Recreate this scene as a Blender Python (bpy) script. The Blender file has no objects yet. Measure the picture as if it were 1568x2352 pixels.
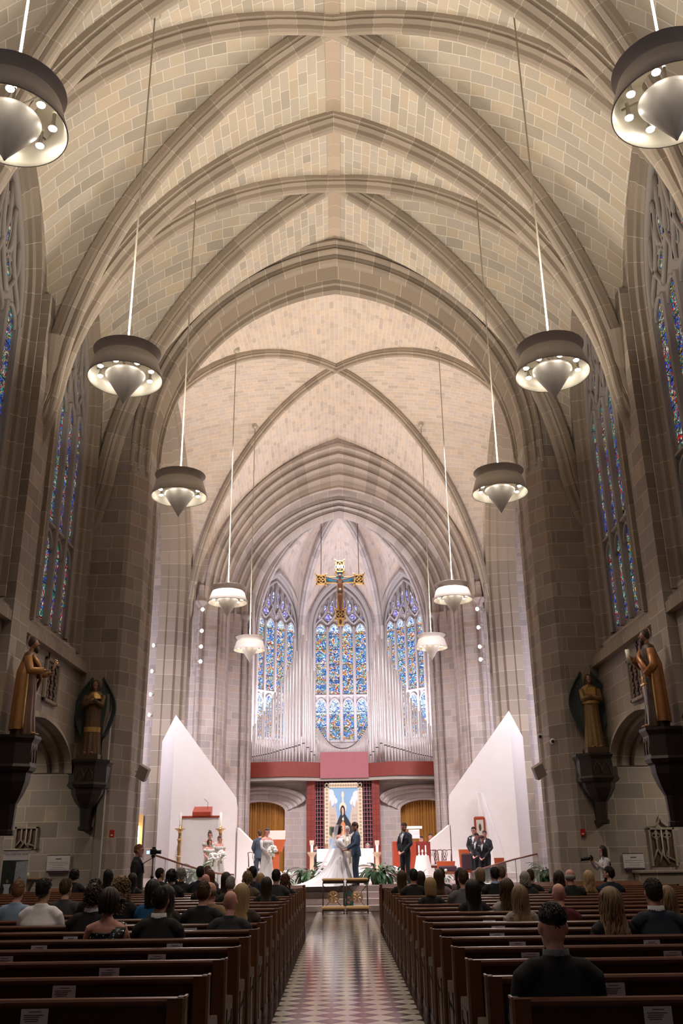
import bpy, math, random
from mathutils import Vector, Matrix
PI = math.pi
random.seed(7)
SC = bpy.context.scene
COL = SC.collection
# ------------------------------------------------------------------ camera
H_EYE = 1.65
FPX = 2066.0
v1 = Vector((785-784, -(1956-1176), FPX)).normalized()          # the nave axis seen by the camera
v2 = Vector((712-784, 1176+4300, FPX)).normalized()             # the plumb line seen by the camera
v2 = (v2 - v1*v2.dot(v1)).normalized()
v0 = v1.cross(v2)
if v0.x < 0: v0 = -v0
AX = [Vector((v0[i], v1[i], v2[i])) for i in range(3)]          # camera right, up, forward in the room
cam = bpy.data.cameras.new('camera'); cam.sensor_width = 36; cam.lens = FPX*36/2352
cam.sensor_fit = 'AUTO'; cam.clip_end = 300; cam.clip_start = .05
co = bpy.data.objects.new('camera', cam); COL.objects.link(co); SC.camera = co
co.matrix_world = Matrix(((AX[0].x, AX[1].x, -AX[2].x, 0), (AX[0].y, AX[1].y, -AX[2].y, 0),
                          (AX[0].z, AX[1].z, -AX[2].z, H_EYE), (0, 0, 0, 1)))
EYE = Vector((0, 0, H_EYE))
def ray(px, py): return AX[0]*((px-784)/FPX) - AX[1]*((py-1176)/FPX) + AX[2]
def at(px, py, Y): r = ray(px, py); return EYE + r*(Y/r.y)
def atz(px, py, Z): r = ray(px, py); return EYE + r*((Z-H_EYE)/r.z)
def scr(p):
    d = Vector(p)-EYE; z = d.dot(AX[2]); return 784+FPX*d.dot(AX[0])/z, 1176-FPX*d.dot(AX[1])/z
# ------------------------------------------------------------------ look
SC.view_settings.view_transform = 'Standard'; SC.view_settings.look = 'None'
SC.view_settings.gamma = 1; SC.view_settings.use_curve_mapping = False
SC.view_settings.exposure = 0.3
w = bpy.data.worlds.new('world'); SC.world = w; w.use_nodes = True
w.node_tree.nodes['Background'].inputs[0].default_value = (.55, .62, .8, 1)
w.node_tree.nodes['Background'].inputs[1].default_value = .4
def light(name, kind, loc, power, color, aim=None, size=.1, angle=60, blend=.5, spread=None):
    l = bpy.data.lights.new(name, kind); l.energy = power; l.color = color
    if kind == 'SPOT': l.spot_size = math.radians(angle); l.spot_blend = blend; l.shadow_soft_size = size
    elif kind == 'AREA':
        l.shape = 'DISK'; l.size = size
        if spread: l.spread = math.radians(spread)
    else: l.shadow_soft_size = size
    o = bpy.data.objects.new(name, l); COL.objects.link(o); o.location = loc
    if aim is not None: o.rotation_euler = (Vector(aim)-Vector(loc)).to_track_quat('-Z', 'Y').to_euler()
    return o
WARM = (1, .88, .73); MID = (1, .87, .70); COOL = (1, .91, .95); VIO = (.93, .88, 1)
CH_Y = [8.4, 14.9, 20.9, 31.1, 39.2]; CH_X = 3.96; CH_Z = 9.98; CH_UP = [195, 195, 200, 235, 200]
# the uplights that stand in the open tops of the ten chandeliers
for i, y in enumerate(CH_Y):
    for s in (-1, 1):
        light('chandelier_uplight', 'AREA', (s*CH_X, y, CH_Z+.62), CH_UP[i], WARM if i < 3 else MID, (s*CH_X*.8, y, 30), .9, spread=140)
        light('chandelier_downlight', 'SPOT', (s*CH_X, y, CH_Z-.62), 250 if i < 3 else 90, WARM, (s*CH_X, y, 0), .3, 130, .8)
# stage spots at the crossing piers; unseen ones added behind the arch brighten the sanctuary
for x, y, z, tx, ty, tz, p, a in [(-5.5, 28.9, 11, -1, 33, .7, 900, 60), (5.5, 28.9, 11, 1, 33, .7, 900, 60), (-3, 28.9, 17, -4, 40, 2, 1500, 70), (3, 28.9, 17, 4, 40, 2, 1500, 70),
                                  (0, 28.9, 19.5, 0, 48, 3, 2000, 46), (-4, 28.9, 14, -6.2, 38, 4, 520, 60), (4, 28.9, 14, 6.2, 38, 4, 520, 60), (-6.4, 42.6, 10.3, 0, 31, .8, 500, 60), (6.4, 42.6, 10.3, 0, 31, .8, 500, 60), (-7.7, 42.5, 8, -1, 37, .7, 420, 75), (7.7, 42.5, 8, 1, 37, .7, 420, 75)]:
    light('stage_and_added_spot', 'SPOT', (x, y, z), p*2.9, COOL, (tx, ty, tz), .25, a, .7)
for s in (-1, 1): light('added_step_spot', 'SPOT', (s*5.6, 25.9, 12.6), 520, COOL, (s*.4, 29.3, 1.0), .2, 40, .7)  # added spots without fixtures on the nave side, brightening the steps
# uplights behind the organ case and wash on the transept walls
light('organ_uplight', 'AREA', (-2.9, 51.2, 7.2), 560, VIO, (-2, 52, 20), 1.5)
light('organ_uplight', 'AREA', (2.9, 51.2, 7.2), 560, VIO, (2, 52, 20), 1.5)
light('pipe_spot', 'SPOT', (0, 46.3, 17.8), 900, COOL, (0, 51, 9), .4, 75, .8)
for s in (-1, 1):
    light('transept_wash', 'AREA', (s*11, 36, 9), 420, VIO, (s*9, 44, 7), 1.5)
    light('aisle_lamp', 'AREA', (s*9.6, 24.2, 3.7), 20, MID, (s*9.4, 27, .5), .6)
    light('statue_spot', 'SPOT', (s*4.6, 13.5, 10.2), 60, WARM, (s*7.0, 20.3, 5.4), .1, 26, .5)
# ------------------------------------------------------------------ mesh builder
class MB:
    def __init__(s): s.v = []; s.f = []; s.uv = []; s.m = []; s.sm = []
    def add(s, vs, fs, uvs=None, mi=0, smooth=False):
        b = len(s.v); s.v += [tuple(v) for v in vs]
        for i, f in enumerate(fs):
            s.f.append([b+k for k in f]); s.uv.append(uvs[i] if uvs else None); s.m.append(mi); s.sm.append(smooth)
        return s
    def grid(s, rows, uvg=None, close=False, mi=0, smooth=True, flip=False):
        n = len(rows); m = len(rows[0]); vs = [p for r in rows for p in r]; fs = []; us = []
        for i in range(n-1):
            for j in range(m if close else m-1):
                k = (j+1) % m
                q = [i*m+j, i*m+k, (i+1)*m+k, (i+1)*m+j]
                if flip: q = q[::-1]
                fs.append(q)
                if uvg:
                    uq = [uvg[i][j], uvg[i][k], uvg[i+1][k], uvg[i+1][j]]
                    us.append(uq[::-1] if flip else uq)
        return s.add(vs, fs, us if uvg else None, mi, smooth)
    def box(s, x0, x1, y0, y1, z0, z1, mi=0):
        v = [(x, y, z) for x in (x0, x1) for y in (y0, y1) for z in (z0, z1)]
        return s.add(v, [(0, 1, 3, 2), (4, 6, 7, 5), (0, 4, 5, 1), (2, 3, 7, 6), (0, 2, 6, 4), (1, 5, 7, 3)], None, mi)
    def bbox(s, x0, x1, y0, y1, z0, z1, b=.01, mi=0):
        """box with chamfered edges"""
        P = {}
        vs = []; fs = []
        c = ((x0, x1), (y0, y1), (z0, z1))
        def vid(ix, iy, iz, a):
            k = (ix, iy, iz, a)
            if k not in P:
                p = [c[0][ix], c[1][iy], c[2][iz]]
                for q in range(3):
                    if q != a: p[q] += b if (ix, iy, iz)[q] == 0 else -b
                P[k] = len(vs); vs.append(tuple(p))
            return P[k]
        for a in range(3):
            o = [q for q in range(3) if q != a]
            for e in (0, 1):
                q = []
                for (i, j) in ((0, 0), (1, 0), (1, 1), (0, 1)):
                    t = [0, 0, 0]; t[a] = e; t[o[0]] = i; t[o[1]] = j; q.append(vid(*t, a))
                fs.append(q)
        for a in range(3):
            o = [q for q in range(3) if q != a]
            for i in (0, 1):
                for j in (0, 1):
                    t0 = [0, 0, 0]; t1 = [0, 0, 0]; t0[a] = 0; t1[a] = 1
                    for t in (t0, t1): t[o[0]] = i; t[o[1]] = j
                    fs.append([vid(*t0, o[0]), vid(*t1, o[0]), vid(*t1, o[1]), vid(*t0, o[1])])
        for ix in (0, 1):
            for iy in (0, 1):
                for iz in (0, 1): fs.append([vid(ix, iy, iz, 0), vid(ix, iy, iz, 1), vid(ix, iy, iz, 2)])
        return s.add(vs, fs, None, mi)
    def prism(s, poly, d0, d1, fn, mi=0, cap=True):
        """poly in (a,b); fn(a,b,d)->world"""
        n = len(poly)
        vs = [fn(a, b, d0) for a, b in poly]+[fn(a, b, d1) for a, b in poly]
        fs = [[i, (i+1) % n, n+(i+1) % n, n+i] for i in range(n)]
        if cap: fs += [list(range(n))[::-1], [n+i for i in range(n)]]
        return s.add(vs, fs, None, mi)
    def tube(s, pts, r, n=8, cap=True, mi=0, smooth=True, ref=None):
        """round/elliptic tube; r = number, list of numbers or list of (a,b)"""
        pts = [Vector(p) for p in pts]; m = len(pts)
        if not isinstance(r, (list, tuple)): r = [r]*m
        r = [(q, q) if not isinstance(q, (list, tuple)) else q for q in r]
        t0 = (pts[1]-pts[0]).normalized()
        a = Vector(ref) if ref else (Vector((1, 0, 0)) if abs(t0.x) < .9 else Vector((0, 1, 0)))
        rows = []
        for i, p in enumerate(pts):
            t = (pts[min(i+1, m-1)]-pts[max(i-1, 0)])
            t = t.normalized() if t.length > 1e-9 else t0
            a = (a-t*a.dot(t))
            a = a.normalized() if a.length > 1e-6 else t.orthogonal().normalized()
            b = t.cross(a)
            rows.append([p+a*(r[i][0]*math.cos(2*PI*k/n))+b*(r[i][1]*math.sin(2*PI*k/n)) for k in range(n)])
        b0 = len(s.v); s.grid(rows, None, True, mi, smooth)
        if cap:
            s.f.append([b0+k for k in range(n)][::-1]); s.uv.append(None); s.m.append(mi); s.sm.append(False)
            s.f.append([b0+(m-1)*n+k for k in range(n)]); s.uv.append(None); s.m.append(mi); s.sm.append(False)
        return s
    def lathe(s, prof, n=24, c=(0, 0, 0), mi=0, smooth=True, a0=0, a1=2*PI):
        full = abs(a1-a0-2*PI) < 1e-6; k = n if full else n+1
        rows = [[(c[0]+r*math.cos(a0+(a1-a0)*j/n), c[1]+r*math.sin(a0+(a1-a0)*j/n), c[2]+z) for j in range(k)] for r, z in prof]
        return s.grid(rows, None, full, mi, smooth, True)
    def ball(s, c, r, n=12, m=8, mi=0, rot=None):
        if not isinstance(r, (list, tuple)): r = (r, r, r)
        rows = []
        for i in range(m+1):
            th = PI*i/m; row = []
            for j in range(n):
                p = Vector((r[0]*math.sin(th)*math.cos(2*PI*j/n), r[1]*math.sin(th)*math.sin(2*PI*j/n), r[2]*math.cos(th)))
                if rot: p = rot @ p
                row.append(Vector(c)+p)
            rows.append(row)
        return s.grid(rows, None, True, mi, True, True)
    def mesh(s, name, mats):
        me = bpy.data.meshes.new(name); me.from_pydata(s.v, [], s.f)
        for m in (mats if isinstance(mats, (list, tuple)) else [mats]): me.materials.append(m)
        ul = me.uv_layers.new(name='UVMap').data
        vs = s.v
        k = 0
        for fi, f in enumerate(s.f):
            u = s.uv[fi]
            if u is None:
                nrm = me.polygons[fi].normal; ax = (abs(nrm.x), abs(nrm.y), abs(nrm.z)); d = ax.index(max(ax))
                for q in f:
                    p = vs[q]; ul[k].uv = (p[1], p[2]) if d == 0 else ((p[0], p[2]) if d == 1 else (p[0], p[1])); k += 1
            else:
                for t in u: ul[k].uv = t; k += 1
        me.polygons.foreach_set('material_index', s.m); me.polygons.foreach_set('use_smooth', s.sm)
        me.update(); return me
    def build(s, name, mats, parent=None, loc=None):
        me = s.mesh(name, mats); o = bpy.data.objects.new(name, me); COL.objects.link(o)
        if parent: o.parent = parent
        if loc: o.location = loc
        return o
def remesh(me, size, smooth=2):
    """fuses a mesh of overlapping shapes into one continuous skin"""
    o = bpy.data.objects.new('t', me); COL.objects.link(o)
    m = o.modifiers.new('r', 'REMESH'); m.mode = 'VOXEL'; m.voxel_size = size; m.use_smooth_shade = True
    if smooth: q = o.modifiers.new('s', 'SMOOTH'); q.iterations = smooth; q.factor = .5
    dg = bpy.context.evaluated_depsgraph_get()
    n = bpy.data.meshes.new_from_object(o.evaluated_get(dg)); n.name = me.name
    mats = list(me.materials); n.materials.clear()
    for x in mats: n.materials.append(x)
    bpy.data.objects.remove(o); bpy.data.meshes.remove(me); return n
def link(name, me, parent=None):
    o = bpy.data.objects.new(name, me); COL.objects.link(o)
    if parent: o.parent = parent
    return o
def tag(o, label=None, cat=None, group=None, kind=None):
    if label: o['label'] = label
    if cat: o['category'] = cat
    if group: o['group'] = group
    if kind: o['kind'] = kind
    return o
def empty(name, loc=(0, 0, 0), rz=0, label=None, cat=None, group=None):
    o = bpy.data.objects.new(name, None); COL.objects.link(o); o.location = loc; o.rotation_euler = (0, 0, rz); o.empty_display_size = .1
    return tag(o, label, cat, group)
def struct(o): o['kind'] = 'structure'; return o
def copy_tree(o, parent=None):
    c = o.copy(); COL.objects.link(c); c.parent = parent
    for ch in list(o.children): copy_tree(ch, c)
    return c
# ------------------------------------------------------------------ materials
def newmat(name):
    m = bpy.data.materials.new(name); m.use_nodes = True; return m, m.node_tree.nodes, m.node_tree.links, m.node_tree.nodes['Principled BSDF']
def flat(name, c, rough=.6, metal=0, spec=.5, noise=0, nscale=20, bump=0, sheen=0, emit=0, trans=0, alpha=1, coat=0):
    m, N, L, b = newmat(name); b.inputs['Base Color'].default_value = (*c, 1); b.inputs['Roughness'].default_value = rough
    b.inputs['Metallic'].default_value = metal; b.inputs['Specular IOR Level'].default_value = spec
    if coat: b.inputs['Coat Weight'].default_value = coat
    if sheen: b.inputs['Sheen Weight'].default_value = sheen
    if emit: b.inputs['Emission Color'].default_value = (*c, 1); b.inputs['Emission Strength'].default_value = emit
    if trans: b.inputs['Transmission Weight'].default_value = trans
    if alpha < 1: b.inputs['Alpha'].default_value = alpha
    if noise or bump:
        t = N.new('ShaderNodeTexCoord'); n = N.new('ShaderNodeTexNoise'); n.inputs['Scale'].default_value = nscale; n.inputs['Detail'].default_value = 4
        L.new(t.outputs['Object'], n.inputs['Vector'])
        if noise:
            h = N.new('ShaderNodeMix'); h.data_type = 'RGBA'; L.new(n.outputs['Fac'], h.inputs[0])
            h.inputs[6].default_value = (*[max(0, q*(1-noise)) for q in c], 1); h.inputs[7].default_value = (*[min(1, q*(1+noise)) for q in c], 1)
            L.new(h.outputs[2], b.inputs['Base Color'])
        if bump:
            u = N.new('ShaderNodeBump'); u.inputs['Strength'].default_value = bump; u.inputs['Distance'].default_value = .01
            L.new(n.outputs['Fac'], u.inputs['Height']); L.new(u.outputs[0], b.inputs['Normal'])
    return m
def mathn(N, L, op, a, b=None):
    n = N.new('ShaderNodeMath'); n.operation = op
    for i, q in enumerate((a, b)):
        if q is None: continue
        if isinstance(q, (int, float)): n.inputs[i].default_value = q
        else: L.new(q, n.inputs[i])
    return n.outputs[0]
def ashlar(name, c1, c2, mort, bw=.8, bh=.4, ms=.007, tint=.14, rough=.9):
    """coursed random ashlar: rows of two heights, jittered block lengths, every block its own tone"""
    m, N, L, b = newmat(name); b.inputs['Roughness'].default_value = rough; b.inputs['Specular IOR Level'].default_value = .2
    uv = N.new('ShaderNodeUVMap'); uv.uv_map = 'UVMap'
    t = N.new('ShaderNodeTexBrick'); L.new(uv.outputs[0], t.inputs['Vector'])
    t.offset = .43; t.offset_frequency = 2; t.squash = .66; t.squash_frequency = 3
    t.inputs['Scale'].default_value = 1; t.inputs['Brick Width'].default_value = bw; t.inputs['Row Height'].default_value = bh
    t.inputs['Mortar Size'].default_value = ms; t.inputs['Mortar Smooth'].default_value = .15; t.inputs['Bias'].default_value = 0
    t.inputs['Color1'].default_value = (0, 0, 0, 1); t.inputs['Color2'].default_value = (1, 1, 1, 1); t.inputs['Mortar'].default_value = (.5, .5, .5, 1)
    rp = N.new('ShaderNodeValToRGB'); e = rp.color_ramp.elements; e[0].position = 0; e[1].position = 1
    md = [(p+q)/2 for p, q in zip(c1, c2)]
    e[0].color = (c2[0]*.86, c2[1]*.87, c2[2]*.9, 1); e[1].color = (c1[0]*1.04, c1[1]*.99, c1[2]*.93, 1)
    for ps, cc in ((.15, c2), (.35, (md[0]*.97, md[1]*.99, md[2]*1.06)), (.6, (md[0]*1.03, md[1]*.985, md[2]*.93)), (.8, (c1[0]*.97, c1[1], c1[2]*1.05))):
        q = e.new(ps); q.color = (*cc, 1)
    L.new(t.outputs['Color'], rp.inputs[0])
    mm = N.new('ShaderNodeMix'); mm.data_type = 'RGBA'; L.new(t.outputs['Fac'], mm.inputs[0]); L.new(rp.outputs[0], mm.inputs[6]); mm.inputs[7].default_value = (*mort, 1)
    n = N.new('ShaderNodeTexNoise'); n.inputs['Scale'].default_value = 1.1; n.inputs['Detail'].default_value = 6; L.new(uv.outputs[0], n.inputs['Vector'])
    n2 = N.new('ShaderNodeTexNoise'); n2.inputs['Scale'].default_value = 28; n2.inputs['Detail'].default_value = 3; L.new(uv.outputs[0], n2.inputs['Vector'])
    k = mathn(N, L, 'MULTIPLY_ADD', n.outputs['Fac'], tint*2); N[-1].inputs[2].default_value = 1-tint
    k2 = mathn(N, L, 'MULTIPLY_ADD', n2.outputs['Fac'], .22); N[-1].inputs[2].default_value = .89
    kk = mathn(N, L, 'MULTIPLY', k, k2)
    h = N.new('ShaderNodeHueSaturation'); L.new(kk, h.inputs['Value']); L.new(mm.outputs[2], h.inputs['Color'])
    L.new(h.outputs[0], b.inputs['Base Color'])
    u = N.new('ShaderNodeBump'); u.inputs['Strength'].default_value = .35; u.inputs['Distance'].default_value = .012
    L.new(mathn(N, L, 'ADD', mathn(N, L, 'MULTIPLY', t.outputs['Fac'], -1), mathn(N, L, 'MULTIPLY', n2.outputs['Fac'], .35)), u.inputs['Height']); L.new(u.outputs[0], b.inputs['Normal'])
    return m
def ribstone(name, c, seg=.85, joint=.013, rough=.85):
    m, N, L, b = newmat(name); b.inputs['Roughness'].default_value = rough; b.inputs['Specular IOR Level'].default_value = .2
    uv = N.new('ShaderNodeUVMap'); uv.uv_map = 'UVMap'; sp = N.new('ShaderNodeSeparateXYZ'); L.new(uv.outputs[0], sp.inputs[0])
    q = mathn(N, L, 'DIVIDE', sp.outputs[0], seg); fr = mathn(N, L, 'FRACT', q); j = mathn(N, L, 'LESS_THAN', fr, joint/seg)
    fl = mathn(N, L, 'FLOOR', q); wn = N.new('ShaderNodeTexWhiteNoise'); wn.noise_dimensions = '1D'; L.new(fl, wn.inputs['W'])
    n = N.new('ShaderNodeTexNoise'); n.inputs['Scale'].default_value = 22; L.new(uv.outputs[0], n.inputs['Vector'])
    v = mathn(N, L, 'MULTIPLY_ADD', wn.outputs['Value'], .24); N[-1].inputs[2].default_value = .78
    v2_ = mathn(N, L, 'MULTIPLY_ADD', n.outputs['Fac'], .2); N[-1].inputs[2].default_value = .9
    h = N.new('ShaderNodeHueSaturation'); h.inputs['Color'].default_value = (*c, 1); L.new(mathn(N, L, 'MULTIPLY', v, v2_), h.inputs['Value'])
    x = N.new('ShaderNodeMix'); x.data_type = 'RGBA'; L.new(j, x.inputs[0]); L.new(h.outputs[0], x.inputs[6]); x.inputs[7].default_value = (.66, .6, .52, 1)
    L.new(x.outputs[2], b.inputs['Base Color']); return m
def glassmat(name, cols, strength, scale=9, dark=.02):
    """leaded stained glass lit by daylight: small random quarries, dark cames, saddle bars"""
    m, N, L, b = newmat(name); uv = N.new('ShaderNodeUVMap'); uv.uv_map = 'UVMap'
    vo = N.new('ShaderNodeTexVoronoi'); vo.inputs['Scale'].default_value = scale; L.new(uv.outputs[0], vo.inputs['Vector'])
    ve = N.new('ShaderNodeTexVoronoi'); ve.feature = 'DISTANCE_TO_EDGE'; ve.inputs['Scale'].default_value = scale; L.new(uv.outputs[0], ve.inputs['Vector'])
    big = N.new('ShaderNodeTexNoise'); big.inputs['Scale'].default_value = 1.9; big.inputs['Detail'].default_value = 1; L.new(uv.outputs[0], big.inputs['Vector'])
    sx = N.new('ShaderNodeSeparateColor'); L.new(vo.outputs['Color'], sx.inputs[0])
    big.inputs['Scale'].default_value = 2.6; big.inputs['Detail'].default_value = 2
    mixv = mathn(N, L, 'FRACT', mathn(N, L, 'ADD', mathn(N, L, 'MULTIPLY', sx.outputs[0], .34), mathn(N, L, 'MULTIPLY', big.outputs['Fac'], 3.2)))
    r = N.new('ShaderNodeValToRGB'); r.color_ramp.interpolation = 'CONSTANT'; el = r.color_ramp.elements
    while len(el) > 1: el.remove(el[-1])
    el[0].position = 0; el[0].color = (*cols[0], 1)
    for i, c in enumerate(cols[1:], 1): e = el.new(i/len(cols)); e.color = (*c, 1)
    L.new(mixv, r.inputs[0])
    lead = mathn(N, L, 'GREATER_THAN', ve.outputs['Distance'], .05)
    sp = N.new('ShaderNodeSeparateXYZ'); L.new(uv.outputs[0], sp.inputs[0])
    bar = mathn(N, L, 'GREATER_THAN', mathn(N, L, 'FRACT', mathn(N, L, 'DIVIDE', sp.outputs[1], .95)), .035)
    br = mathn(N, L, 'MULTIPLY_ADD', sx.outputs[1], 1.0); N[-1].inputs[2].default_value = .45
    k = mathn(N, L, 'MULTIPLY', mathn(N, L, 'MULTIPLY', lead, bar), mathn(N, L, 'MULTIPLY', br, strength))
    L.new(r.outputs[0], b.inputs['Emission Color']); L.new(k, b.inputs['Emission Strength'])
    b.inputs['Base Color'].default_value = (dark, dark, dark, 1); b.inputs['Roughness'].default_value = .25
    return m
MS = {}
MS['wall'] = ashlar('limestone ashlar', (.40, .345, .29), (.31, .265, .225), (.56, .51, .45), .86, .42, .009)
MS['web'] = ashlar('vault web stone', (.60, .53, .43), (.50, .445, .365), (.80, .75, .68), .58, .275, .009, .1)
MS['ridge'] = ribstone('ridge stone', (.56, .455, .36), .6)
MS['web2'] = ashlar('pale vault tile', (.66, .57, .49), (.58, .50, .43), (.76, .69, .61), .5, .2, .008, .08)
MS['rib'] = ribstone('moulded rib stone', (.46, .39, .32))
MS['jamb'] = ribstone('moulded jamb stone', (.37, .31, .25), .7)
MS['trac'] = flat('tracery stone', (.33, .30, .28), .85, noise=.12)
MS['tracl'] = flat('pale tracery stone', (.40, .37, .36), .85, noise=.1)
MS['ashr'] = ashlar('sanctuary ashlar', (.52, .45, .42), (.46, .40, .375), (.68, .62, .59), .62, .33, .008, .07)
MS['glass'] = glassmat('dim stained glass', [(.02, .1, .6), (.01, .02, .1), (.02, .2, .5), (.5, .02, .02), (.25, .02, .02), (.5, .5, .42), (.02, .25, .3), (.02, .12, .08), (.5, .3, .05), (.06, .02, .15)], .7, 11)
MS['glassb'] = glassmat('bright stained glass', [(.04, .16, .8), (.01, .03, .3), (.1, .45, .75), (.75, .88, .85), (.04, .5, .55), (.02, .2, .12), (.75, .5, .12), (.7, .1, .05), (.3, .02, .03), (.8, .78, .5), (.75, .82, .95), (.15, .2, .75), (.01, .06, .35), (.1, .35, .3)], 1.2, 12)
MS['glassw'] = glassmat('pale canopy glass', [(.75, .85, .9), (.55, .7, .95), (.9, .9, .75), (.3, .5, .95), (.7, .9, .85), (.05, .15, .85)], 1.3, 12)
MS['glassv'] = glassmat('violet tracery glass', [(.25, .3, .95), (.5, .55, 1), (.8, .85, 1), (.15, .15, .8), (.55, .4, .9)], 1.2, 12)
# ================================================================== the building
NW = 7.4; Z0 = 13.3; ZA = 22.15; YB = [-3.2, 2.72, 8.64, 14.56, 20.48, 26.4]
def arc(half, z0, za, n=14, zb=None, k=0.0):
    """two-centred pointed arch as (s, z), centres k below the springing; optional jambs down to zb"""
    rise = za-z0; c = (rise*rise+2*rise*k-half*half)/(2*half)
    L = []
    if c > -.02*half:
        R = math.hypot(half+c, k); a0 = math.atan2(k, half+c); a1 = math.atan2(rise+k, c) if c else PI/2
        for i in range(n+1):
            a = a0+(a1-a0)*i/n; L.append((-(R*math.cos(a)-c), z0-k+R*math.sin(a)))
    else:
        for i in range(n+1):
            a = PI/2*i/n; L.append((-half*math.cos(a), z0+rise*(math.sin(a)*.93+.07*(1-math.cos(a)))))
    pts = L+[(-s, z) for s, z in L[-2::-1]]
    if zb is not None: pts = [(-half, zb)]+pts+[(half, zb)]
    return pts
KV = 2.0
def arclen(p):
    u = [0]
    for a, b in zip(p, p[1:]): u.append(u[-1]+math.dist(a, b))
    return u
def orders(mb, lst, z0, zb, fn, n=16, close_z=None, mi=0, smooth=False, u0=0):
    """a moulded, stepped arch: lst of (half, apex z, depth)"""
    rows = []; us = []; v = 0
    for i, (h, za, d) in enumerate(lst):
        p = arc(h, z0, za, n, zb); rows.append([fn(s, d, z) for s, z in p])
        if i: v += math.hypot(h-lst[i-1][0], d-lst[i-1][2])
        if i == 0:
            L = arclen(p)
        us.append([(u+u0, v) for u in L])
    mb.grid(rows, us, False, mi, smooth)
def fade(mb, lst, z1, z0, fn, out=.1):
    """moulding dying downwards into the plain pier"""
    n = len(lst); a, b = lst[0], lst[-1]
    for s in (-1, 1):
        rows = []; us = []
        for i, (h, za, d) in enumerate(lst):
            t = i/(n-1); th = a[0]+(b[0]-a[0])*t+out; td = a[2]+(b[2]-a[2])*t+out*.6; row = []; ur = []
            for j in range(6):
                q = (j/5)**1.6; row.append(fn(s*(h+(th-h)*q), d+(td-d)*q, z1+(z0-z1)*j/5)); ur.append((z1+(z0-z1)*j/5, i*.1))
            rows.append(row); us.append(ur)
        mb.grid(rows, us, False, 0, False)
def arched_face(mb, half, z0, za, x0, x1, zb, zt, fn, d, n=16, mi=0):
    """wall face with an arched hole"""
    p = arc(half, z0, za, n, zb)
    def q(a, b, c, e): mb.add([fn(s, d, z) for s, z in (a, b, c, e)], [(0, 1, 2, 3)], [[(s+50, z) for s, z in (a, b, c, e)]], mi)
    q((x0, zb), (-half, zb), (-half, zt), (x0, zt)); q((half, zb), (x1, zb), (x1, zt), (half, zt))
    for a, b in zip(p[1:-1], p[2:-1]): q(a, b, (b[0], zt), (a[0], zt))
RIBP = [(-.27, -.12), (-.27, .10), (-.2, .13), (-.235, .2), (-.17, .27), (-.12, .25), (-.105, .36), (-.05, .42), (0, .44), (.05, .42), (.105, .36), (.12, .25), (.17, .27), (.235, .2), (.2, .13), (.27, .10), (.27, -.12)]
def rib(mb, pts, side, prof=RIBP, sc=1, u0=0):
    """sweep a rib below a curve; side = horizontal unit vector across it"""
    pts = [Vector(p) for p in pts]; side = Vector(side); rows = []; us = []; u = u0
    for i, p in enumerate(pts):
        t = (pts[min(i+1, len(pts)-1)]-pts[max(i-1, 0)]).normalized(); nn = t.cross(side)
        if nn.z > 0: nn = -nn
        if abs(nn.z) < .3:  # steep part: point towards the room
            nn = nn if nn.dot(Vector((-p.x, 0, 0))) > 0 else -nn
        if i: u += (p-pts[i-1]).length
        rows.append([p+side*(w_*sc)+nn*(d*sc) for w_, d in prof]); us.append([(u, w_+d) for w_, d in prof])
    mb.grid(rows, us, False, 0, False)
def tprof(half, z0, za, s, k=0.0):
    """height of the arch at |s|"""
    rise = za-z0; c = (rise*rise+2*rise*k-half*half)/(2*half); R = math.hypot(half+c, k); a = min(half, abs(s))+c
    return z0-k+math.sqrt(max(0, R*R-a*a))
def tails(p, drop=2.3, out=.62):
    """carry the arch on downwards and back into the pier so that its mouldings die to a point"""
    (s0, z0), (s1, z1) = p[0], p[-1]
    A = [(s0-out*(q/4)**1.5, z0-drop*q/4) for q in (4, 3, 2, 1)]
    B = [(s1+out*(q/4)**1.5, z1-drop*q/4) for q in (1, 2, 3, 4)]
    return A+p+B
# ---- vault webs
def bay_web(mb, y0, y1, half=NW, z0=Z0, za=ZA, zl=18.6, wx=7.75, bul=1.1, n=14, zc=None, ze=None):
    yc = (y0+y1)/2; hb = (y1-y0)/2; L = math.hypot(half, hb); ZC = zc or za+.05
    def zd(f): return tprof(L, z0, ZC, f*L, KV)            # diagonal, f = 0 centre .. 1 corner
    for sg in (-1, 1):                                   # cells along the ridge
        rows = []; us = []; v = 0; pv = None
        for i in range(2*n+1):
            th = PI*i/(2*n); x = half*math.cos(th)*-1
            f = abs(x)/half; p0 = Vector((x, yc+sg*hb, tprof(half, z0, (ze or (za, za))[0 if sg < 0 else 1], x, KV))); p1 = Vector((x, yc+sg*hb*f, zd(f)))
            if pv is not None: v += (p0-pv).length
            pv = p0; row = []; ur = []
            for j in range(5):
                t = j/4; p = p0.lerp(p1, t); row.append(p); ur.append((p.y*1.0, v))
            rows.append(row); us.append(ur)
        mb.grid(rows, us, False, 0, True)
    for sx in (-1, 1):                                   # cells over the side windows
        rows = []; us = []; v = 0; pv = None
        for i in range(2*n+1):
            t = -math.cos(PI*i/(2*n)); f = abs(t)
            zf = tprof(hb, z0, zl, t*hb)
            p0 = Vector((sx*wx, yc+t*hb, zf)); p1 = Vector((sx*half*f, yc+t*hb, zd(f)))
            if pv is not None: v += (p0-pv).length
            pv = p0; row = []; ur = []
            for j in range(9):
                k = j/8; p = p0.lerp(p1, k); p.z += bul*4*k*(1-k)*(1-f)*1.0; row.append(p); ur.append((abs(p.x)*1.04, v))
            rows.append(row); us.append(ur)
        mb.grid(rows, us, False, 0, True, sx > 0)
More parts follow.
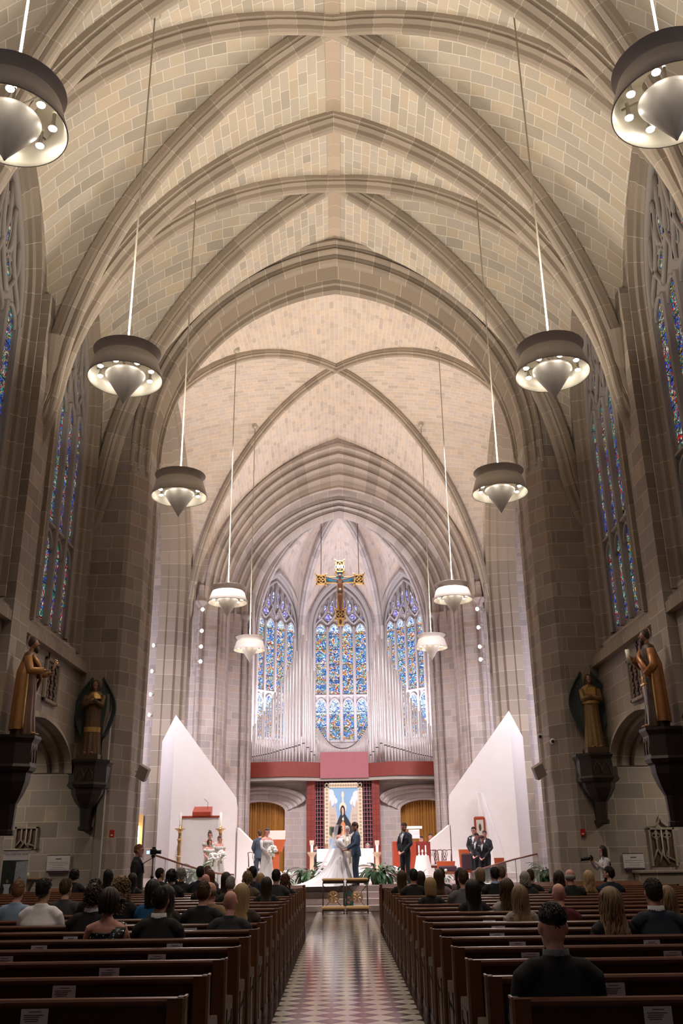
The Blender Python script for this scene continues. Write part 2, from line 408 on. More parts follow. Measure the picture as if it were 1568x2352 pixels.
def bay_ribs(mb, y0, y1, half=NW, z0=Z0, za=ZA, sc=1, zc=None, n=14):
    yc = (y0+y1)/2; hb = (y1-y0)/2; L = math.hypot(half, hb); ZC = zc or za+.05
    for sx, sy in ((1, 1), (1, -1)):
        d = Vector((sx*half, sy*hb, 0)).normalized(); side = Vector((-d.y, d.x, 0))
        pts = [Vector((0, yc, 0))+d*s+Vector((0, 0, z)) for s, z in tails(arc(L, z0, ZC, n, None, KV))]
        rib(mb, pts, side, sc=sc)
n_trim = [0]
def trim(mb, mats):
    n_trim[0] += 1; return struct(mb.build('trim_%d' % n_trim[0], mats))
for k in range(5):
    ZT = (21.7, 22.0 if k == 4 else 21.7); mb = MB(); bay_web(mb, YB[k], YB[k+1], zc=21.97, ze=ZT); struct(mb.build('ceiling' if k == 4 else 'ceiling_%d' % (5-k), MS['web']))
    mb = MB(); bay_ribs(mb, YB[k], YB[k+1], zc=21.95); trim(mb, MS['rib'])
    yc = (YB[k]+YB[k+1])/2; mb = MB()
    for ya, yb, zz in ((YB[k], yc, ZT[0]), (yc, YB[k+1], ZT[1])):
        e0, e1 = (zz, 21.97) if ya < yc else (21.97, zz)
        mb.add([(-.2, ya, e0-.1), (0, ya, e0-.035), (.2, ya, e0-.1), (-.2, yb, e1-.1), (0, yb, e1-.035), (.2, yb, e1-.1)], [(0, 1, 4, 3), (1, 2, 5, 4)], [[(ya, 0), (ya, .2), (yb, .2), (yb, 0)]]*2)
    trim(mb, MS['ridge'])
    if k:
        mb = MB(); rib(mb, [(s, YB[k]+.05, z) for s, z in tails(arc(NW, Z0, 21.7, 18, None, KV), 2.6, .7)], (0, 1, 0), sc=1.1); trim(mb, MS['rib'])
# pendants of moulded stone where the ribs die into the piers
def springer(mb, x, y, sx):
    for dy, r in ((0, .34), (-.28, .22), (.28, .22)):
        rows = []
        for z, f in ((11.9, .02), (12.6, .35), (13.4, .75), (14.2, 1.0)):
            rows.append([(x-sx*.42*f*(1-abs(math.sin(a))*.35)*max(0, math.cos(a)), y+dy*f+r*f*math.sin(a), z) for a in [(-.5+q/8)*PI for q in range(9)]])
        mb.grid(rows, None, False, 0, False)
mb = MB()
for y in YB[1:5]:
    for s in (-1, 1): springer(mb, s*7.42, y, s)
trim(mb, MS['jamb'])
# ---- nave side walls with windows and aisle arcades
WX = 7.6
def nave_wall(sx):
    nm = 'wall_left' if sx < 0 else 'wall_right'
    wall = MB(); mould = MB()
    for k in range(5):
        y0, y1 = YB[k], YB[k+1]; yc = (y0+y1)/2+(.25 if k == 4 else 0)
        fn = lambda s, d, z, yc=yc: (sx*(WX+d), yc+s, z)
        a, b = y0-yc, y1-yc
        # clerestory with the window opening, arcade with the low arch
        arched_face(wall, 2.1, 14.0, 18.5, a, b, 7.2, 19.5, fn, 0)
        arched_face(wall, 2.86, 3.75, 5.0, -2.96, 3.46 if k == 4 else 2.96, 3.75, 7.2, lambda q, d, z: fn(q-(.74 if k == 4 else 0), d, z), 0)
        if k == 4: wall.add([fn(q, 0, z) for q, z in ((a, 3.75), (a, 7.2), (-2.9, 7.2), (-2.9, 3.75))], [(0, 1, 2, 3)])
        orders(mould, [(2.1, 18.5, 0), (2.1, 18.5, -.1), (2.0, 18.35, -.12), (1.98, 18.3, .02), (1.86, 18.15, .06), (1.86, 18.1, .16), (1.74, 17.95, .2), (1.72, 17.9, .42)], 14.0, 7.1, fn)
        wall.add([fn(s, d, z) for s, d, z in ((-2.1, 0, 7.2), (2.1, 0, 7.2), (1.72, .42, 7.5), (-1.72, .42, 7.5))], [(0, 1, 2, 3)])
        fa = lambda q, d, z, o_=(.74 if k == 4 else 0): fn(q-o_, d, z)
        orders(mould, [(2.86, 5.0, 0), (2.86, 5.0, -.17), (2.7, 4.87, -.2), (2.68, 4.84, .0), (2.72, 4.86, .1), (2.58, 4.74, .12), (2.54, 4.7, .3), (2.59, 4.72, .36), (2.44, 4.58, .4), (2.44, 4.58, .85)], 3.75, None, fa)
        mould.add([fa(q, d, 3.75) for q, d in ((-2.86, 0), (-2.44, 0), (-2.44, .85), (-2.86, .85))]+[fa(q, d, 3.75) for q, d in ((2.86, 0), (2.44, 0), (2.44, .85), (2.86, .85))], [(0, 1, 2, 3), (4, 5, 6, 7)])
        wall.box(*sorted((sx*WX, sx*(WX+.85))), y0-.62, y0+.45, 0, 3.76)
        # string course sloping like a drip mould below the sill
        mould.prism([(a+.42, 6.62), (b-(.62 if k < 4 else .02), 6.62), (b-(.62 if k < 4 else .02), 6.86), (a+.42, 6.86)], -.2, 0, lambda p, q, d: fn(p, d, q))
        mould.prism([(a+.42, 6.86), (b-(.62 if k < 4 else .02), 6.86), (b-(.62 if k < 4 else .02), 6.97), (a+.42, 6.97)], -.13, 0, lambda p, q, d: fn(p, d, q))
        # piers that stand out between the bays
        if k: wall.box(*sorted((sx*7.38, sx*WX)), y0-.62, y0+.42, 0, 15.3)
        wall.box(*sorted((sx*(WX+.72), sx*(WX+.74))), y0, y1, 5.1, 7.4)
    o = struct(wall.build(nm, MS['wall'])); struct(mould.build('trim_%d' % (40+(sx > 0)), MS['jamb']))
    # outer aisle wall
    mb = MB(); mb.add([(sx*11.2, -3.2, 0), (sx*11.2, 26.4, 0), (sx*11.2, 26.4, 5.3), (sx*11.2, -3.2, 5.3)], [(0, 1, 2, 3)])
    mb.add([(sx*WX, -3.2, 5.3), (sx*11.2, -3.2, 5.3), (sx*11.2, 27.2, 5.3), (sx*WX, 27.2, 5.3)], [(0, 1, 2, 3)])
    struct(mb.build('wall_aisle_left' if sx < 0 else 'wall_aisle_right', MS['wall']))
for sx in (-1, 1): nave_wall(sx)
mb = MB(); mb.box(-12, 12, -3.5, -3.2, 0, 23); struct(mb.build('wall_back', MS['wall']))
# ---- windows
n_win = [0]
def lancet(w_, z0, z1, n=5, cusp=False):
    h = w_/2; p = arc(h, z1-h*1.5, z1, n, z0); return p
def window(fn, half, zs, ztr, zsp, za, lights, mats, bar, stone, gm, gw, gv, md=.0):
    """stone plate with moulded bars and glazed lights standing in it"""
    n_win[0] += 1; fr = MB()
    d = 0
    plate = arc(half, zsp, za, 12, zs)
    fr.prism(plate, .12, .2, lambda a, b, dd: fn(a, dd, b))
    pitch = 2*half/lights; lw = pitch-bar
    lits = []
    hs = zsp-.1
    for i in range(lights):
        c = -half+pitch*(i+.5)
        for lo, hi in ((zs+.12, ztr-.28), (ztr+.05, hs+.35)):
            lits.append(([(s+c, z) for s, z in lancet(lw, lo, hi)], 'L' if lo > ztr else 'l'))
    for i in range(lights+1):                       # mullions, three-sided
        c = -half+pitch*i
        if 0 < i < lights or True:
            ztop = hs+.2 if 0 < i < lights else hs
            fr.prism([(c-bar/2, .13), (c-bar*.34, -md), (c, -.035-md), (c+bar*.34, -md), (c+bar/2, .13)], zs, ztop, lambda a, b, z: fn(a, b, z))
    fr.prism([(ztr-.16, .13), (ztr-.1, .0), (ztr-.03, .0), (ztr+.02, .13)], -half, half, lambda z, b, a: fn(a, b, z))
    for i in range(lights):                         # arched light heads
        c = -half+pitch*(i+.5)
        for top in (ztr-.22, hs+.42):
            p = [(s+c, z) for s, z in arc(lw/2+.02, top-lw*.85, top, 6)]
            fr.tube([fn(a, .08, b) for a, b in p], bar*.27, 5)
    # tracery of the head
    R = za-zsp
    def in_arch(s, z):
        return abs(s) < half*.9 and z < tprof(half, zsp, za, s)-.12
    sh = []
    def ell(c, z, rx, rz, lean=0, n=12, quat=False):
        pts = []
        for i in range(n if not quat else 20):
            a = 2*PI*i/(n if not quat else 20); r = 1 if not quat else .62+.38*abs(math.cos(2*a))
            pts.append((c+rx*r*math.cos(a)+lean*rz*r*math.sin(a), z+rz*r*math.sin(a)))
        return pts
    for s in (-1, 1):
        sh.append(ell(s*half*.105, zsp+R*.56, half*.07, R*.2))
        sh.append(ell(s*half*.27, zsp+R*.66, half*.05, R*.08, s*-.5))
        sh.append(ell(s*half*.34, zsp+R*.47, half*.07, R*.115, s*.12)); sh.append(ell(s*half*.57, zsp+R*.45, half*.065, R*.11, s*.05))
        sh.append(ell(s*half*.46, zsp+R*.26, half*.15, R*.09, quat=True))
        sh.append(ell(s*half*.47, zsp+R*.62, half*.04, R*.04)); sh.append(ell(s*half*.8, zsp+R*.28, half*.035, R*.09, s*-.1))
        sh.append(ell(s*half*.11, zsp+R*.27, half*.045, R*.07))
        # flowing bars
        for (a0, b0), (a1, b1), (a2, b2), (a3, b3) in (((.5, .1), (.2, .3), (.0, .45), (.02, .95)), ((.5, .1), (.8, .3), (.85, .3), (.72, .55)), ((.0, .12), (.0, .3), (.4, .45), (.2, .82)), ((1, .05), (.75, .3), (.6, .2), (.46, .62)), ((.45, .38), (.5, .5), (.45, .6), (.45, .7))):
            pts = []
            for q in range(9):
                t = q/8; B = ((1-t)**3, 3*t*(1-t)**2, 3*t*t*(1-t), t**3)
                pts.append((s*half*(a0*B[0]+a1*B[1]+a2*B[2]+a3*B[3]), zsp+R*(b0*B[0]+b1*B[1]+b2*B[2]+b3*B[3])))
            fr.tube([fn(a, .07, min(b, tprof(half, zsp, za, a)-.03)) for a, b in pts], bar*.3, 5)
    for p in sh:
        fr.tube([fn(a, .1, b) for a, b in p+[p[0]]], bar*.12, 4, False)
    fr.tube([fn(a, .06, b) for a, b in plate], bar*.5, 6)
    root = struct(fr.build('window_%d' % n_win[0], stone)); root['label'] = 'tall traceried stained glass window'
    del root['label']
    for p, kd in lits:
        z0_, z1_ = min(z for _, z in p), max(z for _, z in p); H_ = z1_-z0_
        for m_, za_, zb_ in ((gm, z0_, z0_+H_*(.9 if kd == 'L' else .62)), (gw, z0_+H_*(.9 if kd == 'L' else .62), z1_)):
            pp = []
            n = len(p)
            for i in range(n):           # clip polygon to the band
                a, b = p[i], p[(i+1) % n]
                if za_-1e-6 <= a[1] <= zb_+1e-6: pp.append(a)
                for zc in (za_, zb_):
                    if (a[1]-zc)*(b[1]-zc) < 0:
                        t = (zc-a[1])/(b[1]-a[1]); pp.append((a[0]+t*(b[0]-a[0]), zc))
            if len(pp) > 2:
                cx = sum(a for a, _ in pp)/len(pp); cz = sum(b for _, b in pp)/len(pp)
                pp.sort(key=lambda q: math.atan2(q[1]-cz, q[0]-cx))
                mb = MB(); ro = n_win[0]*3.7
                mb.add([fn(a, .115, b) for a, b in pp], [list(range(len(pp)))], [[(a+ro, b) for a, b in pp]]); mb.build('pane', m_, root)
    for p in sh:
        mb = MB(); mb.add([fn(a, .112, b) for a, b in p], [list(range(len(p)))], [[(a, b) for a, b in p]]); mb.build('pane', gv, root)
for sx in (-1, 1):
    for k in (4, 3, 2):
        yc = (YB[k]+YB[k+1])/2+(.25 if k == 4 else 0)
        window(lambda s, d, z, yc=yc, sx=sx: (sx*(7.86+d), yc+s, z), 1.74, 7.45, 10.25, 14.0, 17.9, 4, None, .22, MS['trac'], MS['glass'], MS['glass'], MS['glass'], .03)
# ---- chancel arch wall
mb = MB(); fnW = lambda s, d, z: (s, 26.4+d, z)
arched_face(mb, 6.62, 14.1, 21.9, -9.3, 9.3, 0, 23.2, fnW, 0, 22)
for s in (-1, 1):
    mb.add([(s*9.3, 26.4, 0), (s*9.3, 28.4, 0), (s*9.3, 28.4, 5), (s*9.3, 26.4, 5)], [(0, 1, 2, 3)])
struct(mb.build('wall_chancel', MS['wall']))
mb = MB()
orders(mb, [(6.62, 21.9, 0), (6.6, 21.88, -.1), (6.53, 21.8, -.12), (6.5, 21.76, .02), (6.53, 21.78, .12), (6.47, 21.74, .16), (6.38, 21.62, .08), (6.34, 21.58, .14), (6.33, 21.57, .32), (6.37, 21.6, .42), (6.28, 21.5, .44), (6.18, 21.42, .4), (6.12, 21.36, .5), (6.12, 21.33, .72)], 14.1, None, fnW, 22); fade(mb, [(6.62, 21.9, 0), (6.6, 21.88, -.1), (6.53, 21.8, -.12), (6.5, 21.76, .02), (6.53, 21.78, .12), (6.47, 21.74, .16), (6.38, 21.62, .08), (6.34, 21.58, .14), (6.33, 21.57, .32), (6.37, 21.6, .42), (6.28, 21.5, .44), (6.18, 21.42, .4), (6.12, 21.36, .5), (6.12, 21.33, .72)], 14.1, 12.4, fnW); trim(mb, MS['jamb'])
mb = MB()
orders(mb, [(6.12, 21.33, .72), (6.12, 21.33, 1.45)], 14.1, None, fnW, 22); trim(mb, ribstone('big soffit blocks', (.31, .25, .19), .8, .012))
mb = MB()
orders(mb, [(6.12, 21.33, 1.45), (6.16, 21.33, 1.5), (6.1, 21.2, 1.56), (6.12, 21.2, 1.7), (6.04, 21.05, 1.76), (6.04, 20.98, 1.9), (6.1, 21.0, 1.96)], 14.1, None, fnW, 22); fade(mb, [(6.12, 21.33, 1.45), (6.16, 21.33, 1.5), (6.1, 21.2, 1.56), (6.12, 21.2, 1.7), (6.04, 21.05, 1.76), (6.04, 20.98, 1.9), (6.1, 21.0, 1.96)], 14.1, 12.8, fnW); trim(mb, MS['jamb'])
def plan_jamb(mb, plan, z0, z1, fn, sides=(-1, 1)):
    """plain ashlar pier from plan points (half, depth), both sides"""
    for s in sides:
        v = 0; nz = 6
        for i, (a, b) in enumerate(zip(plan, plan[1:])):
            l = math.dist(a, b); q = [fn(s*a[0], a[1], z0), fn(s*b[0], b[1], z0), fn(s*b[0], b[1], z1), fn(s*a[0], a[1], z1)]
            mb.add(q, [(0, 1, 2, 3)], [[(v, z0), (v+l, z0), (v+l, z1), (v, z1)]]); v += l
mb = MB(); plan_jamb(mb, [(6.62, 0), (6.5, .06), (6.14, .66), (6.12, .72), (6.12, 1.5), (6.05, 1.62), (6.05, 1.97)], 0, 14.1, fnW)
for s in (-1, 1):
    for i in range(9):   # mouldings fade into the plain pier
        pass
struct(mb.build('wall_chancel_pier', MS['wall']))
mb = MB(); arched_face(mb, 6.1, 14.1, 21.0, -9.3, 9.3, 0, 23.2, fnW, 1.97, 22); struct(mb.build('wall_crossing_west', MS['ashr']))
# ---- crossing
C0, C1 = 28.37, 43.2; CC = (C0+C1)/2; CH = (C1-C0)/2
mb = MB(); bay_web(mb, C0, C1, NW, Z0, ZA, 21.3, 7.4, .35, 20, 22.2); struct(mb.build('ceiling_crossing', MS['web2']))
mb = MB(); bay_ribs(mb, C0, C1, NW, Z0, ZA, .72, 22.2, 20); trim(mb, MS['rib'])
for sx in (-1, 1):
    fn = lambda s, d, z, sx=sx: (sx*(NW+d), CC+s, z)
    mb = MB(); orders(mb, [(7.38, 21.6, -.05), (7.2, 21.3, -.08), (7.15, 21.25, .1), (6.95, 21.0, .16), (6.9, 20.95, .42), (6.72, 20.75, .5), (6.7, 20.7, .9), (6.6, 20.6, .95), (6.6, 20.6, 1.3)], Z0, 0, fn, 18); trim(mb, MS['jamb'])
    mb = MB(); xo = sx*15.5
    mb.add([(sx*8.6, C0, 0), (xo, C0, 0), (xo, C0, 23), (sx*8.6, C0, 23)], [(0, 1, 2, 3)])
    mb.add([(sx*8.6, C1, 0), (xo, C1, 0), (xo, C1, 23), (sx*8.6, C1, 23)], [(0, 1, 2, 3)])
    mb.add([(xo, C0, 0), (xo, C1, 0), (xo, C1, 23), (xo, C0, 23)], [(0, 1, 2, 3)])
    struct(mb.build('wall_transept_left' if sx < 0 else 'wall_transept_right', MS['ashr']))
    mb = MB(); rows = [[(x, CC+s, z+.3) for s, z in arc(7.45, Z0, 21.4, 12)] for x in (sx*8.6, sx*12, xo)]
    mb.grid(rows, [[(abs(r[0][0]), j*.9) for j in range(len(r))] for r in rows], False, 0, True); struct(mb.build('ceiling_transept_left' if sx < 0 else 'ceiling_transept_right', MS['web2']))
# ---- sanctuary arch
fnS = lambda s, d, z: (s+.06, 43.2+d, z)
mb = MB(); arched_face(mb, 6.75, 13.3, 21.85, -8.7, 8.7, 0, 23, fnS, 0, 20); struct(mb.build('wall_sanctuary', MS['ashr']))
mb = MB()
orders(mb, [(6.75, 21.85, 0), (6.73, 21.8, -.14), (6.6, 21.62, -.16), (6.55, 21.55, .02), (6.6, 21.6, .18), (6.5, 21.45, .24), (6.38, 21.3, .12), (6.32, 21.2, .2), (6.31, 21.18, .42), (6.36, 21.22, .52), (6.24, 21.0, .56), (6.15, 20.9, .46), (6.1, 20.8, .54), (6.08, 20.75, .78), (6.13, 20.78, .88), (6.02, 20.6, .9), (5.92, 20.4, .8), (5.86, 20.25, .9), (5.85, 20.2, 1.1), (5.9, 20.22, 1.18), (5.76, 19.95, 1.2), (5.7, 19.8, 1.14), (5.7, 19.75, 1.3)], Z0, None, fnS, 20); fade(mb, [(6.75, 21.85, 0), (6.73, 21.8, -.14), (6.6, 21.62, -.16), (6.55, 21.55, .02), (6.6, 21.6, .18), (6.5, 21.45, .24), (6.38, 21.3, .12), (6.32, 21.2, .2), (6.31, 21.18, .42), (6.36, 21.22, .52), (6.24, 21.0, .56), (6.15, 20.9, .46), (6.1, 20.8, .54), (6.08, 20.75, .78), (6.13, 20.78, .88), (6.02, 20.6, .9), (5.92, 20.4, .8), (5.86, 20.25, .9), (5.85, 20.2, 1.1), (5.9, 20.22, 1.18), (5.76, 19.95, 1.2), (5.7, 19.8, 1.14), (5.7, 19.75, 1.3)], Z0, 11.8, fnS); trim(mb, ribstone('sanctuary jamb stone', (.50, .43, .38), .75))
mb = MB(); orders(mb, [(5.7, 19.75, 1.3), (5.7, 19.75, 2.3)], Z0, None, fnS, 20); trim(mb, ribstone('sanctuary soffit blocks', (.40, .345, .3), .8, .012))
mb = MB()
orders(mb, [(5.7, 19.75, 2.3), (5.76, 19.82, 2.38), (5.6, 19.63, 2.4), (5.48, 19.53, 2.32), (5.42, 19.49, 2.4), (5.4, 19.51, 2.66), (5.46, 19.59, 2.74), (5.28, 19.45, 2.78), (5.15, 19.34, 2.68), (5.08, 19.3, 2.76), (5.06, 19.32, 3.0), (5.12, 19.41, 3.08), (4.92, 19.26, 3.1), (4.8, 19.17, 3.02), (4.72, 19.1, 3.12), (4.64, 19.02, 3.3), (4.6, 18.95, 3.6)], Z0, None, fnS, 20); fade(mb, [(5.7, 19.75, 2.3), (5.76, 19.82, 2.38), (5.6, 19.63, 2.4), (5.48, 19.53, 2.32), (5.42, 19.49, 2.4), (5.4, 19.51, 2.66), (5.46, 19.59, 2.74), (5.28, 19.45, 2.78), (5.15, 19.34, 2.68), (5.08, 19.3, 2.76), (5.06, 19.32, 3.0), (5.12, 19.41, 3.08), (4.92, 19.26, 3.1), (4.8, 19.17, 3.02), (4.72, 19.1, 3.12), (4.64, 19.02, 3.3), (4.6, 18.95, 3.6)], Z0, 11.8, fnS); trim(mb, ribstone('inner jamb stone', (.48, .42, .38), .75))
mb = MB(); plan_jamb(mb, [(6.75, 0), (6.62, .0), (6.1, .3), (6.06, .62), (5.98, .66), (5.95, .78), (5.85, .84), (5.72, 1.2), (5.7, 1.3), (5.7, 2.3), (5.5, 2.4), (5.18, 2.62), (5.12, 2.9), (5.0, 2.94), (4.9, 3.1), (4.64, 3.28), (4.6, 3.6)], 0, Z0, fnS); struct(mb.build('wall_sanctuary_pier', MS['ashr']))
mb = MB()
for s in (-1, 1):
    for h_, d_, r_ in ((6.02, .52, .06), (5.78, 1.16, .07), (5.05, 2.86, .07), (4.72, 3.12, .08)): mb.tube([fnS(s*h_, d_, 0), fnS(s*h_, d_, Z0+.2)], r_, 8)
trim(mb, MS['ashr'])
# shaft capitals
mb = MB()
for s in (-1, 1):
    for x, y, z in ((6.85, 43.05, 13.2), (4.98, 46.05, 13.2)):
        mb.lathe([(.13, -13.2), (.13, -.32), (.17, -.3), (.15, -.24), (.2, -.16), (.3, -.06), (.33, -.04), (.33, .06), (.28, .1), (.16, .12), (.13, .9)], 10, (s*x+.06, y, z))
trim(mb, MS['ashr'])
# ---- apse
AY = 54.5; AC = [(-4.95, 46.8), (-4.95, 51.9), (-2.35, 54.5), (2.5, 54.5), (5.1, 51.9), (5.1, 46.8)]
BOSS = Vector((.08, 47.6, 19.75)); ZS = 13.6
def apse_face(i, win):
    (xa, ya), (xb, yb) = AC[i], AC[i+1]; Lf = math.hypot(xb-xa, yb-ya); ux, uy = (xb-xa)/Lf, (yb-ya)/Lf; nx, ny = -uy, ux
    if (nx*(0-xa)+ny*(48-ya)) > 0: nx, ny = -nx, -ny      # pointing out
    cx, cy = (xa+xb)/2, (ya+yb)/2
    fn = lambda s, d, z: (cx+ux*s+nx*d, cy+uy*s+ny*d, z)
    mb = MB(); mo = MB()
    if win:
        arched_face(mb, 1.95, 14.6, 17.9, -Lf/2, Lf/2, 5.0, 21, fn, 0)
        orders(mo, [(1.95, 17.9, 0), (1.95, 17.9, -.08), (1.86, 17.75, -.08), (1.84, 17.7, .06), (1.76, 17.6, .1), (1.74, 17.5, .24), (1.66, 17.35, .3), (1.64, 17.3, .45)], 14.6, 7.3, fn)
        mb.add([fn(s, d, z) for s, d, z in ((-1.95, 0, 7.4), (1.95, 0, 7.4), (1.64, .45, 7.75), (-1.64, .45, 7.75))], [(0, 1, 2, 3)])
        mb.add([fn(s, d, z) for s, d, z in ((-1.95, 0, 5), (1.95, 0, 5), (1.95, 0, 7.4), (-1.95, 0, 7.4))], [(0, 1, 2, 3)])
        struct(mo.build('trim_%d' % (60+i), MS['tracl']))
        window(lambda s, d, z: fn(s, d+.22, z), 1.64, 7.75, 10.55, 14.6, 17.3, 4, None, .2, MS['tracl'], MS['glassb'], MS['glassw'], MS['glassv'])
    else:
        mb.add([fn(-Lf/2, 0, 0), fn(Lf/2, 0, 0), fn(Lf/2, 0, 21), fn(-Lf/2, 0, 21)], [(0, 1, 2, 3)])
    struct(mb.build('wall_apse_%s' % ['left', 'north', 'east', 'south', 'right'][i], MS['ashr']))
    # vault cell
    P0, P1 = Vector((xa, ya, ZS)), Vector((xb, yb, ZS)); n = 10; m = 10; rows = []; us = []
    def R(P, t):
        a = PI/2*t; q = P.lerp(BOSS, 1-math.cos(a)); q.z = ZS+(BOSS.z-ZS)*math.sin(a); return q
    for j in range(m+1):
        t = j/m; row = []; ur = []
        for k in range(n+1):
            u = k/n; s = -math.cos(PI*u); uu = (s+1)/2
            F = P0.lerp(P1, uu); F.z = tprof(Lf/2, ZS, 18.1 if win else 17.6, s*Lf/2)
            r = R(P0, t).lerp(R(P1, t), uu)+(F-P0.lerp(P1, uu))*(1-t)**1.3
            row.append(r); ur.append(((uu-.5)*Lf*(1-t*.0), t*9))
        rows.append(row); us.append([(v_, u_) for u_, v_ in ur])
    mb = MB(); mb.grid(rows, us, False, 0, True); struct(mb.build('ceiling_apse_%d' % (i+1), MS['web2']))
    return [R(P0, j/14) for j in range(15)]
for i in range(5):
    rp = apse_face(i, i in (1, 2, 3))
    if i:
        d = BOSS-rp[0]; side = Vector((-d.y, d.x, 0)).normalized()
        pts = [Vector((rp[0].x, rp[0].y, 5))]+rp
        mb = MB(); rows = []; us = []; u = 0
        for j, p in enumerate(pts):
            t = (pts[min(j+1, len(pts)-1)]-pts[max(j-1, 0)]).normalized(); nn = t.cross(side)
            if nn.dot(Vector((d.x, d.y, -1.5))) < 0: nn = -nn
            if j: u += (p-pts[j-1]).length
            rows.append([p+side*(w_*.8)+nn*(q*.7) for w_, q in RIBP]); us.append([(u, w_+q) for w_, q in RIBP])
        mb.grid(rows, us, False, 0, False); struct(mb.build('trim_%d' % (70+i), ribstone('apse rib', (.52, .47, .44), .8)))
# ---- floors
def floormat():
    m, N, L, b = newmat('polished marble floor'); t = N.new('ShaderNodeTexCoord'); sp = N.new('ShaderNodeSeparateXYZ'); L.new(t.outputs['Object'], sp.inputs[0])
    x = mathn(N, L, 'SUBTRACT', sp.outputs[0], .035); y = sp.outputs[1]; D = .354/2
    def tri(s):      # |frac - .5| of rotated coordinate
        return mathn(N, L, 'FLOOR', mathn(N, L, 'DIVIDE', s, .354))
    a = tri(mathn(N, L, 'ADD', x, y)); b_ = tri(mathn(N, L, 'SUBTRACT', x, y))
    chk = mathn(N, L, 'ABSOLUTE', mathn(N, L, 'MODULO', mathn(N, L, 'ADD', a, b_), 2))
    chk = mathn(N, L, 'GREATER_THAN', chk, .5)
    inside = mathn(N, L, 'LESS_THAN', mathn(N, L, 'ABSOLUTE', x), .787)
    n = N.new('ShaderNodeTexNoise'); n.inputs['Scale'].default_value = 5; n.inputs['Detail'].default_value = 7; n.inputs['Distortion'].default_value = 1.2; L.new(t.outputs['Object'], n.inputs['Vector'])
    def mix(f, c1, c2):
        q = N.new('ShaderNodeMix'); q.data_type = 'RGBA'
        L.new(f, q.inputs[0])
        for i, c in ((6, c1), (7, c2)):
            if isinstance(c, tuple): q.inputs[i].default_value = (*c, 1)
            else: L.new(c, q.inputs[i])
        return q.outputs[2]
    dk = mix(n.outputs['Fac'], (.02, .013, .014), (.13, .09, .09)); lt = mix(n.outputs['Fac'], (.70, .65, .57), (.82, .78, .69))
    mg = mix(mathn(N, L, 'GREATER_THAN', n.outputs['Fac'], .57), (.02, .013, .012), (.07, .05, .045))
    L.new(mix(inside, mg, mix(chk, dk, lt)), b.inputs['Base Color'])
    b.inputs['Roughness'].default_value = .12; b.inputs['Specular IOR Level'].default_value = .7
    n3 = N.new('ShaderNodeTexNoise'); n3.inputs['Scale'].default_value = 1.5; L.new(t.outputs['Object'], n3.inputs['Vector'])
    u = N.new('ShaderNodeBump'); u.inputs['Strength'].default_value = .06; u.inputs['Distance'].default_value = .02; L.new(n3.outputs['Fac'], u.inputs['Height']); L.new(u.outputs[0], b.inputs['Normal'])
    return m
mb = MB(); mb.box(-12, 12, -3.5, 28.9, -.1, 0); struct(mb.build('floor', floormat()))
MARB = flat('rose marble', (.52, .43, .40), .22, noise=.16, nscale=9)
mb = MB()
for k in range(4): mb.bbox(-5.9+k*.0, 5.95, 28.72+.33*k, 47.9, .17*k, .17*(k+1), .012)
struct(mb.build('floor_sanctuary', MARB))
mb = MB(); mb.box(-15.5, -5.9, 28.4, 47, -.1, .67); mb.box(5.95, 15.5, 28.4, 47, -.1, .67); mb.box(-6, 6, 47.9, 56, .3, .67); struct(mb.build('floor_transept', MARB))
# ================================================================== furnishings
M = {}
M['pew'] = flat('dark walnut pew', (.060, .022, .013), .42, noise=.3, nscale=6, spec=.35)
M['pewtop'] = flat('polished pew rail', (.16, .062, .03), .3, noise=.25, nscale=8, spec=.5)
M['edge'] = flat('pale pew edge', (.27, .15, .09), .35, noise=.2, nscale=20)  # paler brown for pew end edges, desk inlay and stand tops
M['vinyl'] = flat('kneeler vinyl', (.03, .05, .06), .5)
M['card'] = flat('white pew card', (.85, .80, .88), .5)
M['ink'] = flat('printed ink', (.12, .10, .12), .7)
M['alu'] = flat('brushed aluminium', (.62, .58, .52), .38, .85, noise=.06, nscale=40)
M['shell'] = flat('satin champagne aluminium', (.66, .60, .53), .42, .05, noise=.05, nscale=40)
M['aluin'] = flat('shade inside', (.80, .72, .58), .4, .35)
M['rod'] = flat('cream rod', (.50, .45, .37), .4, .2)
M['bulb'] = flat('lit bulb', (1, .95, .86), .3, emit=26)
M['black'] = flat('black metal', (.012, .012, .013), .4)
M['white'] = flat('white plaster', (.86, .82, .80), .7, noise=.04, nscale=3)
M['marw'] = flat('white marble', (.80, .78, .77), .35, noise=.05, nscale=5)
M['redw'] = flat('cherry red wood', (.36, .055, .025), .35, noise=.2, nscale=5)
M['redl'] = flat('orange cherry wood', (.50, .11, .04), .4, noise=.15, nscale=5)
M['redd'] = flat('deep red tile wood', (.24, .035, .03), .4, noise=.25, nscale=6)
M['redg'] = flat('deep cherry veneer', (.23, .035, .022), .4, noise=.2, nscale=5)
M['rose'] = flat('rose stained panel', (.40, .135, .155), .45, noise=.08, nscale=5)
M['gold'] = flat('gold leaf', (.72, .48, .16), .35, .7, noise=.15, nscale=20)
M['goldp'] = flat('ochre gold paint', (.74, .46, .16), .5, .15)
M['brass'] = flat('brass', (.65, .45, .22), .3, .85)
M['iron'] = flat('wrought iron', (.05, .035, .03), .5, .4)
M['tan'] = flat('tan velvet', (.55, .34, .13), .8, sheen=.4, noise=.08)
M['bronze'] = flat('dark bronze', (.11, .07, .045), .45, .3, noise=.2)
M['dkwood'] = flat('blackened oak', (.022, .013, .010), .5, noise=.2)
M['mauve'] = flat('mauve painted stone', (.16, .11, .13), .7)
M['leaf'] = flat('peace lily leaf', (.05, .13, .05), .4, noise=.35, nscale=4)
M['leafl'] = flat('young leaf', (.12, .26, .06), .4, noise=.2)
M['petal'] = flat('white petals', (.85, .84, .78), .6)
